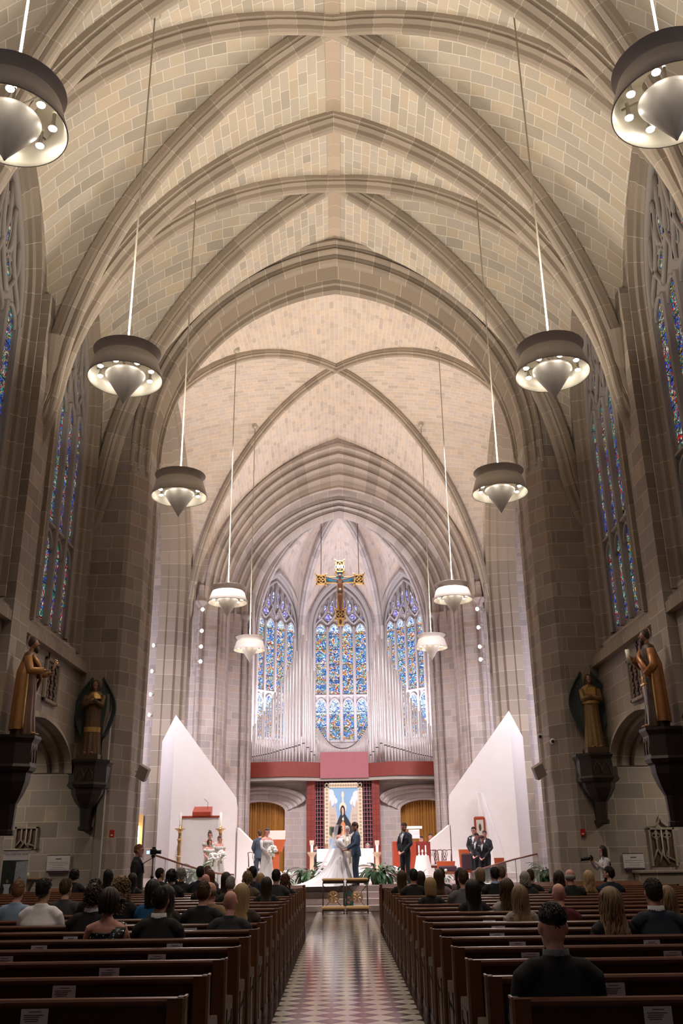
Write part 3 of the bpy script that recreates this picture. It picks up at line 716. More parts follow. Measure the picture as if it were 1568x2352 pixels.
M['pot'] = flat('clay foil pot', (.50, .38, .24), .5)
M['pipe'] = flat('polished tin pipe', (.80, .76, .76), .32, .45)
M['pipea'] = flat('pale lacquered pipe', (.66, .61, .60), .36, .35)
M['screen'] = flat('glass screen', (.4, .6, .9), .3, emit=1.5)
M['red'] = flat('alarm red', (.55, .03, .02), .35)
M['steel'] = flat('steel', (.5, .5, .5), .3, .9)
M['grey'] = flat('grey enamel', (.42, .38, .33), .5)
M['plum'] = flat('plum seat', (.05, .02, .03), .8)
M['candle'] = flat('wax', (.82, .78, .70), .4)
M['conduit'] = flat('painted conduit', (.30, .27, .24), .6)
def glassp(name, c=(.85, .95, .95), a=.16):
    m, N, L, b = newmat(name); b.inputs['Base Color'].default_value = (*c, 1); b.inputs['Roughness'].default_value = .04
    b.inputs['Alpha'].default_value = a; b.inputs['Specular IOR Level'].default_value = .8; return m
M['rail'] = glassp('clear balustrade glass')
def gridtile(name, c1, c2, w, h, ms):
    m, N, L, b = newmat(name); uv = N.new('ShaderNodeUVMap'); uv.uv_map = 'UVMap'; t = N.new('ShaderNodeTexBrick'); L.new(uv.outputs[0], t.inputs['Vector'])
    t.offset = 0; t.inputs['Scale'].default_value = 1; t.inputs['Brick Width'].default_value = w; t.inputs['Row Height'].default_value = h; t.inputs['Mortar Size'].default_value = ms
    t.inputs['Color1'].default_value = (*c1, 1); t.inputs['Color2'].default_value = (c1[0]*.75, c1[1]*.75, c1[2]*.75, 1); t.inputs['Mortar'].default_value = (*c2, 1)
    L.new(t.outputs['Color'], b.inputs['Base Color']); b.inputs['Roughness'].default_value = .45; return m
def tomesh(o):
    bpy.context.view_layer.update(); dg = bpy.context.evaluated_depsgraph_get(); me = bpy.data.meshes.new_from_object(o.evaluated_get(dg)); n = bpy.data.objects.new(o.name, me); COL.objects.link(n); n.parent = o.parent; n.location = o.location; n.rotation_euler = o.rotation_euler; nm = o.name; bpy.data.objects.remove(o); n.name = nm; return n
# ---- pews
PL = [5.66+.94*k for k in range(18)]; PR = [5.46+.922*k for k in range(18)]
def pew_meshes(sx, xi, xo):
    D = {}
    lo, hi = sorted((sx*xi, sx*xo))
    mb = MB(); mb.box(lo, hi, .0, .03, .12, .86)
    n = 4
    for k in range(n+1):
        x = lo+.04+(hi-lo-.14)*k/n; mb.box(x, x+.05, -.012, 0, .12, .86)
    mb.box(lo, hi, -.012, 0, .12, .2); mb.box(lo, hi, -.012, 0, .36, .42); D['back_panel'] = mb.mesh('back_panel', M['pew'])
    mb = MB(); mb.prism([(-.014, .858), (-.022, .87), (-.022, .885), (-.012, .898), (.03, .9), (.05, .885), (.05, .86), (.03, .85)], lo, hi, lambda y, z, x: (x, y, z)); D['top_rail'] = mb.mesh('top_rail', M['pewtop'])
    mb = MB(); mb.prism([(.03, .40), (.46, .43), (.48, .45), (.46, .465), (.03, .44)], lo, hi, lambda y, z, x: (x, y, z)); D['seat'] = mb.mesh('seat', M['pewtop'])
    mb = MB(); mb.bbox(lo+.1, hi-.1, -.42, -.26, .13, .2, .02); D['kneeler'] = mb.mesh('kneeler', M['vinyl'])
    e = []
    for x in (sx*xi, sx*xo):
        s = 1 if x == sx*xi else -1
        mb = MB(); x0, x1 = sorted((x-sx*s*.0, x+sx*s*.045))
        mb.prism([(-.03, 0), (-.03, .89), (-.02, .903), (.05, .903), (.065, .885), (.08, .66), (.2, .62), (.47, .6), (.5, .57), (.5, 0)], x0, x1, lambda y, z, x: (x, y, z))
        xf = x-sx*s*.006; xs = sorted((x, xf))
        for (a, b, c, d) in ((.1, .44, .52, .55), (.1, .44, .06, .09), (.1, .13, .06, .55), (.41, .44, .06, .55)): mb.box(xs[0], xs[1], a, b, c, d)
        e.append(mb.mesh('end_panel', M['pew']))
    D['end'] = e
    mb = MB(); mb.box(*sorted((sx*xi-sx*.006, sx*xi+sx*.012)), -.042, -.03, .0, .9); mb.box(*sorted((sx*xi-sx*.006, sx*xi+sx*.008)), -.035, .05, .898, .91); D['edge_strip'] = mb.mesh('edge_strip', M['edge'])
    mb = MB(); mb.box(*sorted((sx*xi+sx*.012, sx*xi+sx*.1)), -.036, -.02, .05, .9); D['end_stile'] = mb.mesh('end_stile', M['pewtop'])
    return D
CARDS = {-1: {}, 1: {}}
def card_mesh():
    mb = MB(); mb.box(-.075, .075, -.004, 0, 0, .085)
    for z, a, b in ((.068, -.03, .035), (.052, -.06, .05), (.042, -.055, .03), (.032, -.06, .025), (.022, -.05, .02)): mb.box(a, b, -.0055, -.004, z, z+.004, 1)
    return mb.mesh('pew_card', [M['card'], M['ink']])
CM = card_mesh()
cards = [(80, 2325), (148, 2268), (251, 2230), (360, 2199), (90, 2174), (401, 2172), (10, 2201), (162, 2152), (131, 2134), (430, 2145), (437, 2132), (1510, 2325), (1407, 2268), (1218, 2196), (1188, 2169), (1141, 2147), (1144, 2132), (1123, 2116), (1545, 2197), (1497, 2171)]
for px, py in cards:
    best = None
    for sx, rows in ((-1, PL), (1, PR)):
        for k, y in enumerate(rows):
            p = at(px, py, y-.02)
            if p.x*sx > 0 and (best is None or abs(p.z-.825) < best[0]): best = (abs(p.z-.825), sx, k, p)
    if best: CARDS[best[1]].setdefault(best[2], []).append(best[3])
for sx, rows, xi, xo in ((-1, PL, .88, 7.25), (1, PR, .9, 7.3)):
    D = pew_meshes(sx, xi, xo)
    for k, y in enumerate(rows):
        side = 'left' if sx < 0 else 'right'
        ordn = ['nearest the camera', 'second from the camera', 'third from the camera', 'fourth from the camera', 'fifth from the camera', 'sixth from the camera', 'seventh from the camera', 'eighth from the camera', 'ninth from the camera', 'tenth from the camera'] 
        pos = ordn[k] if k < 10 else ['eighth', 'seventh', 'sixth', 'fifth', 'fourth', 'third', 'second', 'first'][k-10]+' behind the front desk'
        r = empty('church_pew', (sx*xi, y, 0), 0, 'dark wooden pew %s of the aisle, %s' % (side, pos), 'pew', 'pews %s of the aisle' % side)
        for nm in ('back_panel', 'top_rail', 'seat', 'kneeler', 'edge_strip', 'end_stile'):
            o = link(nm, D[nm], r); o.location = (-sx*xi, 0, 0)
        for m_ in D['end']: o = link('end_panel', m_, r); o.location = (-sx*xi, 0, 0)
        for p in CARDS[sx].get(k, []):
            o = link('pew_card', CM, r); o.location = (p.x-sx*xi, -.019, min(.77, p.z-.042)); o['label'] = 'small white printed card on the pew back'
# the framed desks in front of the first pews
for sx in (-1, 1):
    side = 'left' if sx < 0 else 'right'; y = 23.2
    r = empty('prayer_desk', (sx*.92, y, 0), 0, 'panelled dark wooden front desk before the first pew %s of the aisle' % side, 'prayer desk')
    mb = MB(); lo, hi = sorted((0, sx*6.2)); mb.box(lo, hi, 0, .05, .05, .88)
    for k in range(7): mb.box(lo+.05+k*(hi-lo-.1)/6-.03, lo+.05+k*(hi-lo-.1)/6+.03, -.02, 0, .05, .88)
    mb.box(lo, hi, -.02, 0, .05, .14); mb.box(lo, hi, -.02, 0, .78, .88); mb.build('desk_panel', M['pew'], r)
    mb = MB(); mb.prism([(-.2, .80), (.07, .885), (.07, .91), (-.2, .83)], lo, hi, lambda a, z, x: (x, a, z)); mb.build('book_ledge', M['pewtop'], r)
    mb = MB(); mb.bbox(*sorted((-sx*.04, sx*.02)), -.25, .1, 0, .92, .006); mb.build('end_panel', M['pewtop'], r)
    mb = MB()
    for q in (.04, .09, .14): 
        mb.box(*sorted((-sx*.048, -sx*.04)), -.25+q, -.245+q, .1+q, .88-q); mb.box(*sorted((-sx*.048, -sx*.04)), .095-q, .1-q, .1+q, .88-q) if q < .1 else None
        mb.box(*sorted((-sx*.048, -sx*.04)), -.25+q, .1-min(q, .09), .88-q, .885-q)
    mb.build('inlay', M['edge'], r)
# ---- chandeliers
def chandelier_parts():
    P = {}
    mb = MB(); mb.lathe([(.60, .40), (.715, .0), (.725, .0), (.73, .015), (.615, .41), (.56, .415)], 48); P['shade'] = mb.mesh('shade', M['shell'])
    mb = MB(); mb.lathe([(.715, .003), (.69, .05), (.595, .39), (.30, .395)], 48); P['reflector'] = mb.mesh('reflector', M['aluin'])
    mb = MB(); mb.lathe([(.55, .415), (.545, .43), (.575, .49), (.645, .60), (.66, .61), (.65, .615), (.63, .60), (.56, .5), (.52, .43)], 48); P['collar'] = mb.mesh('collar', M['shell'])
    mb = MB(); mb.lathe([(.0, -.54), (.012, -.53), (.03, -.49), (.375, .06), (.39, .1), (.37, .13), (.1, .16), (.05, .39)], 40); P['cone'] = mb.mesh('cone', M['shell'])
    mb = MB(); mb.lathe([(.0, .10), (.03, .102), (.052, .12), (.055, .135)], 12); P['bulb'] = mb.mesh('bulb', M['bulb'])
    mb = MB(); mb.lathe([(.056, .13), (.058, .14), (.03, .2), (.024, .24), (.024, .37)], 10); P['lamp_socket'] = mb.mesh('lamp_socket', M['alu'])
    mb = MB()
    for k in range(4):
        a = PI/4+k*PI/2; mb.tube([(.05*math.cos(a), .05*math.sin(a), .3), (.60*math.cos(a), .60*math.sin(a), .3)], .015, 6)
    P['spider'] = mb.mesh('spider', M['alu'])
    return P
CP = chandelier_parts(); bpy.context.view_layer.update(); DGV = bpy.context.evaluated_depsgraph_get()
ords = ['nearest the camera', 'second from the camera', 'last before the chancel arch', 'just beyond the chancel arch', 'farthest, before the organ pipes']
for i, y in enumerate(CH_Y):
    for s in (-1, 1):
        r = empty('chandelier', (s*CH_X+(.1 if s > 0 else 0), y+(.22 if i == 0 and s < 0 else 0), CH_Z), random.random(), 'aluminium cone chandelier hanging %s of the nave, %s' % ('left' if s < 0 else 'right', ords[i]), 'chandelier', 'pendant chandeliers over the nave')
        for k in ('shade', 'reflector', 'collar', 'cone', 'spider'): link(k, CP[k], r)
        r.scale = (.955, .955, .955); zt = 0
        for k in range(8):
            a = k*PI/4; b = link('bulb', CP['bulb'], r); b.location = (.52*math.cos(a), .52*math.sin(a), 0)
            so = link('lamp_socket', CP['lamp_socket'], b)
        zt = 19.4-CH_Z; hit = SC.ray_cast(DGV, Vector((s*CH_X, y, CH_Z+2)), Vector((0, 0, 1)))
        if hit[0] and hit[1].z < 23: zt = hit[1].z-CH_Z-.02
        mb = MB(); mb.tube([(0, 0, .28), (0, 0, zt/.955)], .019, 6); mb.build('rod', M['rod'], r)
        mb = MB(); mb.lathe([(.02, zt/.955-.14), (.09, zt/.955-.11), (.14, zt/.955-.04), (.14, zt/.955+.15)], 16); mb.build('ceiling_canopy', M['rod'], r)
# ---- kneelers (prie-dieux) in the aisle
def priedieu(x, lab):
    y = 28.15
    r = empty('kneeler_bench', (x, y, 0), 0, lab, 'kneeler', 'bridal kneelers at the altar steps')
    mb = MB(); mb.bbox(-.33, .33, -.15, .13, .86, .93, .03); mb.build('arm_cushion', M['tan'], r)
    mb = MB(); mb.box(-.3, .3, -.12, .1, .79, .86); mb.build('shelf', M['iron'], r)
    mb = MB(); mb.bbox(-.33, .33, -.62, -.24, .13, .21, .035); mb.build('knee_cushion', M['tan'], r)
    mb = MB(); mb.box(-.3, .3, -.58, -.26, .09, .13)
    for sx in (-.3, .3): mb.tube([(sx, -.6, .1), (sx, .1, .1)], .013, 6)
    mb.build('frame', M['iron'], r)
    for sx in (-.3, .3):
        for sy in (-.12, .1): mb = MB(); mb.tube([(sx, sy, 0), (sx, sy, .82)], .014, 6); mb.build('leg', M['iron'], r)
        mb = MB(); mb.tube([(sx, -.58, 0), (sx, -.58, .12)], .014, 6); mb.build('leg', M['iron'], r)
    mb = MB(); c = (0, -.12, .43)
    mb.tube([(.15*math.cos(a*PI/12), -.12, .43+.15*math.sin(a*PI/12)) for a in range(25)], .014, 6, False)
    mb.tube([(.12*math.cos(a*PI/12), -.12, .43+.12*math.sin(a*PI/12)) for a in range(25)], .007, 5, False)
    for a in range(6):
        t = a*PI/3+PI/2; mb.tube([(0, -.12, .43), (.12*math.cos(t), -.125, .43+.12*math.sin(t))], [.012, .035], 6)
    mb.ball((0, -.13, .43), .035); mb.build('medallion', M['brass'], r)
    mb = MB()
    for sx in (-1, 1):
        for sz in (-1, 1): mb.tube([(sx*.1, -.12, .43+sz*.11), (sx*.29, -.12, .43+sz*.31)], .009, 5); mb.ball((sx*.25, -.12, .43+sz*.27), .018, 8, 6)
    mb.build('strut', M['iron'], r)
priedieu(-.26, 'iron kneeler with tan cushions, left of the pair at the steps'); priedieu(.42, 'iron kneeler with tan cushions, right of the pair at the steps')
mb = MB(); mb.box(0, .3, 0, .01, 0, .38); 
for k in range(6): mb.ball((.15+.06*math.cos(k), -.0, .16+.07*math.sin(k*1.0)), (.035, .01, .035), 8, 6, 1)
o = mb.build('decorated_card', [flat('teal board', (.10, .26, .22), .6), flat('pink roses', (.7, .3, .3), .7)], None, (.02, 28.42, .17)); tag(o, 'teal card with pink roses leaning on the altar steps', 'card')
# ---- white pointed screens
def poly_solid(pts, zt, zb, mat, name, lab, cat):
    """vertical solid: plan points with a top height each"""
    n = len(pts); mb = MB(); mb.add([(x, y, zb) for x, y in pts]+[(x, y, z) for (x, y), z in zip(pts, zt)], [[i, (i+1) % n, n+(i+1) % n, n+i] for i in range(n)]+[list(range(n))[::-1], [n+i for i in range(n)]])
    o = mb.build(name, mat); return tag(o, lab, cat)
def screen(sx, lab1, lab2):
    w0, w1, w2, w3 = (6.84, 4.22, 4.15, 3.3) if sx < 0 else (7.02, 4.35, 4.31, 3.27)
    mb = MB(); A = [(w0, .68), (w0, 7.06), (w1, 3.72), (w1, .68)]
    pts = [(sx*a, 38, z) for a, z in A]; bk = [(sx*(w0+.95), 40.3, .68), (sx*(w0+.95), 40.3, 6.25), (sx*(w1+.0), 38.5, 3.4), (sx*w1, 38.5, .68)]
    mb.add(pts+bk, [(0, 1, 2, 3), (0, 4, 5, 1), (1, 5, 6, 2), (2, 6, 7, 3), (4, 7, 6, 5)])
    tag(mb.build('pointed_screen', M['white']), lab1, 'screen')
    mb = MB(); mb.prism([(w2-.0, .68), (w2-.0, 2.6), (w2-.02, 2.58), (w3, 1.8), (w3, .68)], 38.02, 38.9, lambda a, z, d: (sx*a, d+(.0 if a > w3+.1 else .25), z))
    tag(mb.build('sloping_screen', M['white']), lab2, 'screen')
screen(-1, 'tall white pointed screen wall left of the sanctuary', 'low white sloping screen beside the left gold curtain')
screen(1, 'tall white pointed screen wall right of the sanctuary', 'low white sloping screen in front of the right gold curtain')
mb = MB(); a = at(1090, 1828, 37.9); b = at(1165, 1975, 37.9)
mb.add([(5.5, 37.98, 5.0-1.2), (5.72, 37.98, 3.8), (6.6, 37.98, .7), (5.35, 37.98, .7), (5.6, 37.8, 3.8), (6.0, 37.7, .7)], [(0, 4, 5, 3), (4, 1, 2, 5)]); tag(mb.build('triangular_buttress', M['white']), 'narrow white wedge standing against the right screen', 'buttress')
# ---- ambo and lectern at left
y = 37.2; a = at(412, 1997, y); b = at(503, 1877, y)
r = empty('ambo', ((a.x+b.x)/2, y, .67), 0, 'large white ambo with red lectern on top, at the left screen', 'ambo'); w_ = b.x-a.x
mb = MB(); mb.bbox(-w_/2, w_/2, 0, .7, 0, b.z-.67, .02); mb.build('body', M['marw'], r)
mb = MB(); mb.box(-w_/2-.02, w_/2+.02, -.05, .6, b.z-.67, b.z-.61); mb.build('ledge', M['redw'], r)
mb = MB(); mb.prism([(-.1, 0), (-.1, .14), (.35, .36), (.35, 0)], -.36, .36, lambda p, q, d: (d+.05, p, b.z-.61+q)); mb.build('book_rest', M['redw'], r)
mb = MB(); mb.tube([(.25, .1, b.z-.35), (.26, .05, b.z-.1), (.12, 0, b.z+.02)], .008, 5); mb.build('microphone', M['black'], r)
mb = MB(); mb.box(-w_/2+.0, -w_/2+.02, -.04, .0, 0, b.z-.67); mb.build('frame', M['brass'], r)
# ---- tall twisted candlesticks
def candlestick(x, y, h, lab, tw=True):
    r = empty('candlestick', (x, y, .67), 0, lab, 'candlestick')
    mb = MB(); rows = []
    for i in range(41):
        t = i/40; z = .12+t*(h-.35); rr = .055+.015*math.sin(t*PI)
        rows.append([(rr*(1+.16*math.cos(3*(a*2*PI/16+t*11)))*math.cos(a*2*PI/16), rr*(1+.16*math.cos(3*(a*2*PI/16+t*11)))*math.sin(a*2*PI/16), z) for a in range(16)])
    mb.grid(rows, None, True)
    for z in (.12, h*.45, h*.75): mb.lathe([(.06, z-.04), (.095, z-.02), (.1, z), (.095, z+.02), (.06, z+.04)], 16)
    mb.build('shaft', M['brass'], r)
    mb = MB(); mb.lathe([(.2, 0), (.2, .03), (.14, .06), (.09, .1), (.06, .15)], 16); mb.build('foot', M['brass'], r)
    mb = MB(); mb.lathe([(.05, h-.26), (.07, h-.2), (.15, h-.13), (.19, h-.12), (.19, h-.09), (.05, h-.08), (.045, h), (.03, h+.02)], 16); mb.build('drip_pan', M['brass'], r)
    mb = MB(); mb.lathe([(.045, h), (.045, h+.48), (.0, h+.485)], 12); mb.build('candle', M['candle'], r)
p = at(409, 1995, 35.4); candlestick(p.x, 35.4, atz(0, 0, 1).x*0+at(409, 1897, 35.4).z-.67, 'tall twisted brass candlestick at the left end of the ambo')
p = at(503, 1995, 35.6); candlestick(p.x, 35.6, at(503, 1897, 35.6).z-.67, 'tall twisted brass candlestick behind the bridesmaids')
# ---- altar with its short columns of candles
y = 37.6; a = at(727, 1950, y); b = at(858, 1950, y)
r = empty('altar', ((a.x+b.x)/2, y, .67), 0, 'long white stone altar behind the bride and groom', 'altar'); w_ = b.x-a.x
mb = MB(); mb.bbox(-w_/2, w_/2, 0, 1.0, a.z-.67-.62, a.z-.67, .01); mb.build('table_block', M['marw'], r)
mb = MB(); mb.bbox(-w_/2+.05, w_/2-.05, .05, .95, 0, a.z-.67-.61, .01); mb.build('base', M['white'], r)
for px, lab in ((716, 'stone candle pedestal left of the altar'), (866, 'stone candle pedestal right of the altar')):
    yy = 37.0; p = at(px, 1957, yy); r = empty('candle_pedestal', (p.x, yy, .67), 0, lab, 'pedestal'); h = p.z-.67
    mb = MB(); mb.lathe([(.17, 0), (.17, .08), (.12, .12), (.085, .2), (.08, h-.2), (.11, h-.14), (.17, h-.05), (.18, h)], 8); mb.build('column', flat('pale gilt stone', (.68, .52, .36), .5), r)
    mb = MB(); mb.lathe([(.05, h), (.05, h+.26), (0, h+.26)], 12); mb.build('candle', M['candle'], r)
    mb = MB(); mb.lathe([(.075, h+.24), (.09, h+.3), (.09, h+.42), (.075, h+.42)], 12); mb.build('glass_cup', glassp('cup glass', (.9, .85, .7), .4), r)
# ---- lecterns
p = at(632, 1985, 35); r = empty('lectern', (p.x, 35, .67), 0, 'orange red wooden lectern beside the bridesmaid in silver', 'lectern')
h = at(632, 1935, 35).z-.67
mb = MB(); mb.box(-.13, .13, 0, .2, 0, h-.2); mb.build('post', M['redl'], r)
mb = MB(); mb.prism([(-.13, h-.32), (-.3, h+.1), (.36, h+.1), (.22, h-.32)], -.05, .4, lambda q, z, d: (q, d, z)); mb.build('desk', M['redl'], r)
mb = MB(); mb.prism([(-.05, h+.1), (.42, h+.42), (.42, h+.1)], -.3, .34, lambda q, z, d: (d, q, z)); mb.build('slope', flat('pale pink slope', (.62, .36, .31), .5), r)
# ---- organ console with screen
y = 36.6; a = at(904, 1991, y); b = at(955, 1932, y); c = at(975, 1932, y)
r = empty('organ_console', (a.x, y, .67), 0, 'red wooden organ console right of the altar', 'organ console'); w_ = b.x-a.x; h = b.z-.67
mb = MB(); mb.bbox(0, w_, 0, .9, 0, h, .01); mb.build('case', M['redw'], r)
mb = MB(); mb.box(w_-.03, w_+.55, .1, .9, 0, h-.02); mb.build('side_case', M['redd'], r)
mb = MB(); mb.box(w_*.72, w_*1.2, .3, .36, h+.1, h+.42); mb.build('music_desk', M['white'], r)
mb = MB(); mb.tube([(w_*.62, .2, h+.5), (w_*1.3, .2, h+.5)], .04, 8); mb.build('desk_lamp', flat('lamp tube', (.8, .88, 1), .3, emit=5), r)
# ---- unity table with lace cloth and candles
y = 34.4; p = at(970, 1965, y)
r = empty('draped_table', (p.x, y, .67), 0, 'small table under a white lace cloth, right of the best man', 'table'); h = p.z-.67
mb = MB(); mb.lathe([(.2, h), (.22, h), (.235, h-.03), (.3, h-.35), (.36, .05), (.37, .02)], 40)
rows = []
for i in range(9):
    t = i/8; z = h-t*(h-.02); rows.append([((.22+.15*t)*(1+.05*t*math.sin(9*a*2*PI/48))*math.cos(a*2*PI/48), (.22+.15*t)*(1+.05*t*math.sin(9*a*2*PI/48))*math.sin(a*2*PI/48), z) for a in range(48)])
mb = MB(); mb.grid(rows, None, True, 0, True, True); mb.lathe([(0, h+.001), (.22, h)], 48); mb.build('tablecloth', flat('white lace', (.80, .79, .75), .8, noise=.18, nscale=30), r)
for dx, hh in ((-.12, .34), (.12, .34), (0, .2)):
    mb = MB(); mb.lathe([(.04, 0), (.03, .03), (.015, .05), (.02, .1), (.035, .12), (.035, .12+(.0 if dx else .04)), (.022, .13), (.02, hh), (0, hh)], 10)
    tag(mb.build('white_candle', M['candle'], None, (p.x+dx, y, .67+h)), '%s white candle on the lace table' % ('left tall' if dx < 0 else 'right tall' if dx > 0 else 'short central'), 'candle')
# ---- chairs with pierced splat backs
def splat_chair():
    r = empty('splat_back_chair', (0, 0, 0)); W = M['cher']
    mb = MB(); mb.bbox(-.26, .26, -.24, .24, .43, .49, .02); mb.build('seat', flat('cream damask seat', (.5, .4, .33), .8), r)
    mb = MB(); mb.box(-.26, .26, -.24, .24, .36, .43); mb.build('seat_rail', W, r)
    for sx in (-1, 1):
        mb = MB(); mb.tube([(sx*.24, -.22, 0), (sx*.24, -.22, .4)], .022, 6); mb.build('leg', W, r)
        mb = MB(); mb.tube([(sx*.22, .23, 0), (sx*.23, .22, .45), (sx*.25, .27, .8), (sx*.28, .3, .98)], [.02, .022, .017, .017], 6); mb.build('leg', W, r)
    mb = MB(); mb.tube([(-.29, .3, .97), (-.2, .3, 1.0), (-.08, .3, .975), (0, .3, 1.0), (.08, .3, .975), (.2, .3, 1.0), (.29, .3, .97)], [(.02, .014)]*7, 6); mb.build('crest_rail', W, r)
    mb = MB()
    for q in ((-.1, -.03, -.1), (-.04, .06, -.03), (.04, -.06, .03), (.1, .03, .1)): mb.tube([(q[0]*.4, .24, .46), (q[1], .26, .66), (q[2]*1.1, .285, .82), (q[0]*.8, .3, .98)], .011, 5)
    mb.tube([(.06*math.cos(a*PI/6), .285, .82+.07*math.sin(a*PI/6)) for a in range(13)], .009, 5, False); mb.tube([(.045*math.cos(a*PI/6), .26, .68+.05*math.sin(a*PI/6)) for a in range(13)], .009, 5, False)
    mb.build('splat', W, r); return r
M['cher'] = flat('dark cherry chair wood', (.09, .018, .014), .35)
ch0 = splat_chair()
for i, (px, lab) in enumerate(((985, 'leftmost dark splat back chair behind the lace table'), (1001, 'middle dark splat back chair right of the lace table'), (1022, 'rightmost dark splat back chair against the right screen'), (585, 'dark splat back chair left of the bridesmaid in silver'))):
    o = ch0 if i == 0 else copy_tree(ch0); y = 36.6 if i < 3 else 35.2; p = at(px, 1955, y); o.location = (p.x, y, .67); o.rotation_euler = (0, 0, 0); tag(o, lab, 'chair', 'splat back chairs in the sanctuary' )
# ---- sanctuary armchairs
def armchair(px, yy, pyb, lab, rz=0, wd=.62, bh=.82):
    p = at(px, pyb, yy); r = empty('sanctuary_chair', (p.x, yy, .67), rz, lab, 'chair', 'low red sanctuary chairs')
    mb = MB(); mb.bbox(-wd/2, wd/2, -.25, .3, .2, .38, .03); mb.build('seat', M['redl'], r)
    mb = MB(); mb.bbox(-wd/2+.02, wd/2-.02, -.34, -.22, .3, bh-.14, .04); mb.build('cushion', M['plum'], r)
    mb = MB(); mb.prism([(-wd*.42, .3), (-wd*.5, bh), (wd*.5, bh), (wd*.42, .3)], .2, .28, lambda a_, z, d: (a_, d, z)); mb.build('backrest', M['redl'], r)
    for sx in (-1, 1): mb = MB(); mb.box(sx*wd*.42-.03, sx*wd*.42+.03, -.25, .25, 0, .2); mb.build('leg', M['redw'], r)
armchair(1026, 33.6, 2000, 'red chair with plum seat below the splat back chairs', 0, .66, .62); armchair(1069, 35.3, 1975, 'red chair left of the groomsmen, on the white step', 0, .42, 1.0); armchair(1150, 34.5, 2000, 'red chair with plum back behind the glass balustrade', 0, .36, .7)
p = at(1102, 1900, 37.7)
mb = MB(); mb.bbox(-.22, .22, 0, .08, -.45, .4, .05); mb.box(-.14, .14, -.012, 0, -.3, .28, 1); mb.ball((0, -.02, 0), (.05, .02, .14), 10, 8, 2)
tag(mb.build('icon_plaque', [M['redw'], flat('plaque field', (.6, .58, .5), .6), M['bronze']], None, (p.x, 37.7, p.z)), 'red framed wooden plaque on the right screen above the groomsmen', 'plaque')
# steps under the right hand chairs
mb = MB(); mb.bbox(3.3, 6.6, 36.2, 37.9, .67, .84, .01); mb.bbox(3.9, 6.4, 36.7, 37.9, .84, 1.0, .01); tag(mb.build('dais', M['white']), 'low white stepped dais against the right screen', 'dais')
# ---- glass balustrades
def balustrade(pts, lab):
    r = empty('glass_balustrade', tuple(pts[0][:2])+(.67,), 0, lab, 'balustrade'); o = Vector((pts[0][0], pts[0][1], .67))
    P = [Vector(p)-o for p in pts]
    mb = MB(); mb.tube(P, [(.035, .025)]*len(P), 8); mb.build('handrail', flat('rose handrail', (.36, .17, .13), .35), r)
    for a, b in zip(P, P[1:]):
        mb = MB(); t = .012; n = Vector((-(b-a).y, (b-a).x, 0)).normalized()*t/2
        q0 = a.copy(); q0.z = 0.01; q1 = b.copy(); q1.z = 0.01
        v = [q0-n, q1-n, b-n, a-n, q0+n, q1+n, b+n, a+n]; mb.add(v, [(0, 1, 2, 3), (5, 4, 7, 6), (0, 4, 5, 1), (3, 2, 6, 7), (1, 5, 6, 2), (0, 3, 7, 4)]); mb.build('glass_panel', M['rail'], r)
        mb = MB(); mb.tube([Vector((b.x, b.y, 0)), b], .012, 5); mb.build('post', M['steel'], r)
def rl(l): return [tuple(at(px, py, yy)) for px, py, yy in l]
balustrade(rl([(352, 1963, 29.3), (380, 1972, 29.5), (418, 1985, 29.7), (465, 1999, 29.9), (500, 2006, 30.1), (537, 2009, 30.3)]), 'glass balustrade with wooden rail at the left of the altar steps')
balustrade(rl([(1084, 2003, 30.2), (1140, 1985, 30.0), (1183, 1973, 29.8), (1234, 1961, 29.6)]), 'glass balustrade with wooden rail at the right of the altar steps')
# ---- potted plants
def plant(px, py, yy, sc, lab, n=70, pot='pot', potw=.17, flowers=0, droop=1.0, up=1.0):
    p = at(px, py, yy); R_ = random.Random(int(px)); r = empty('potted_plant', (p.x, yy, .67 if yy > 28.6 else 0), 0, lab, 'plant')
    mb = MB(); mb.lathe([(0, 0), (potw*.75, 0), (potw*.95, .22*sc), (potw, .3*sc), (potw*.9, .3*sc), (0, .27*sc)], 16); mb.build('pot', M[pot], r)
    lm = MB()
    for k in range(n):
        az = R_.random()*2*PI; L = sc*R_.uniform(.35, .72); el = R_.uniform(.35, 1.35)*up; dr = R_.uniform(.6, 1.5)*droop
        d = Vector((math.cos(az), math.sin(az), 0)); s = Vector((-d.y, d.x, 0)); w0 = sc*R_.uniform(.045, .085); pts = []
        q = Vector((0, 0, .27*sc)); a = el; st = .5
        rows = []
        for i in range(9):
            t = i/8; wd = .006 if t < .42 else w0*math.sin(min(1, (t-.36)/.64)*PI)**.7
            if i == 8: wd = .001
            fold = s*wd; nz = Vector((0, 0, wd*.35))
            rows.append([q-fold+nz, q, q+fold+nz]); a -= dr*.24; q = q+(d*math.cos(a)+Vector((0, 0, math.sin(a))))*L/8*1.35
        lm.grid(rows)
        if q.z < 0: pass
    me = lm.build('foliage', [M['leaf']], r)
    for k in range(flowers):
        az = R_.random()*2*PI; rr = R_.uniform(0, .28)*sc; mb = MB(); mb.ball((rr*math.cos(az), rr*math.sin(az), sc*R_.uniform(.5, .75)), (.05, .05, .045), 8, 6); mb.build('flower', M['petal'], r)
    return r
plant(712, 2025, 31.6, .95, 'leafy green plant left of the bride\'s train', 75); plant(868, 2020, 30.6, .98, 'leafy green plant in a clay pot right of the groom', 90)
plant(453, 1995, 36.0, .62, 'leafy plant at the foot of the white ambo', 55, 'white'); plant(1252, 2000, 30.6, .9, 'leafy plant in a dark pot right of the glass balustrade', 70, 'black')
plant(452, 2040, 30.8, .95, 'leafy plant behind the left glass balustrade', 60, 'white')
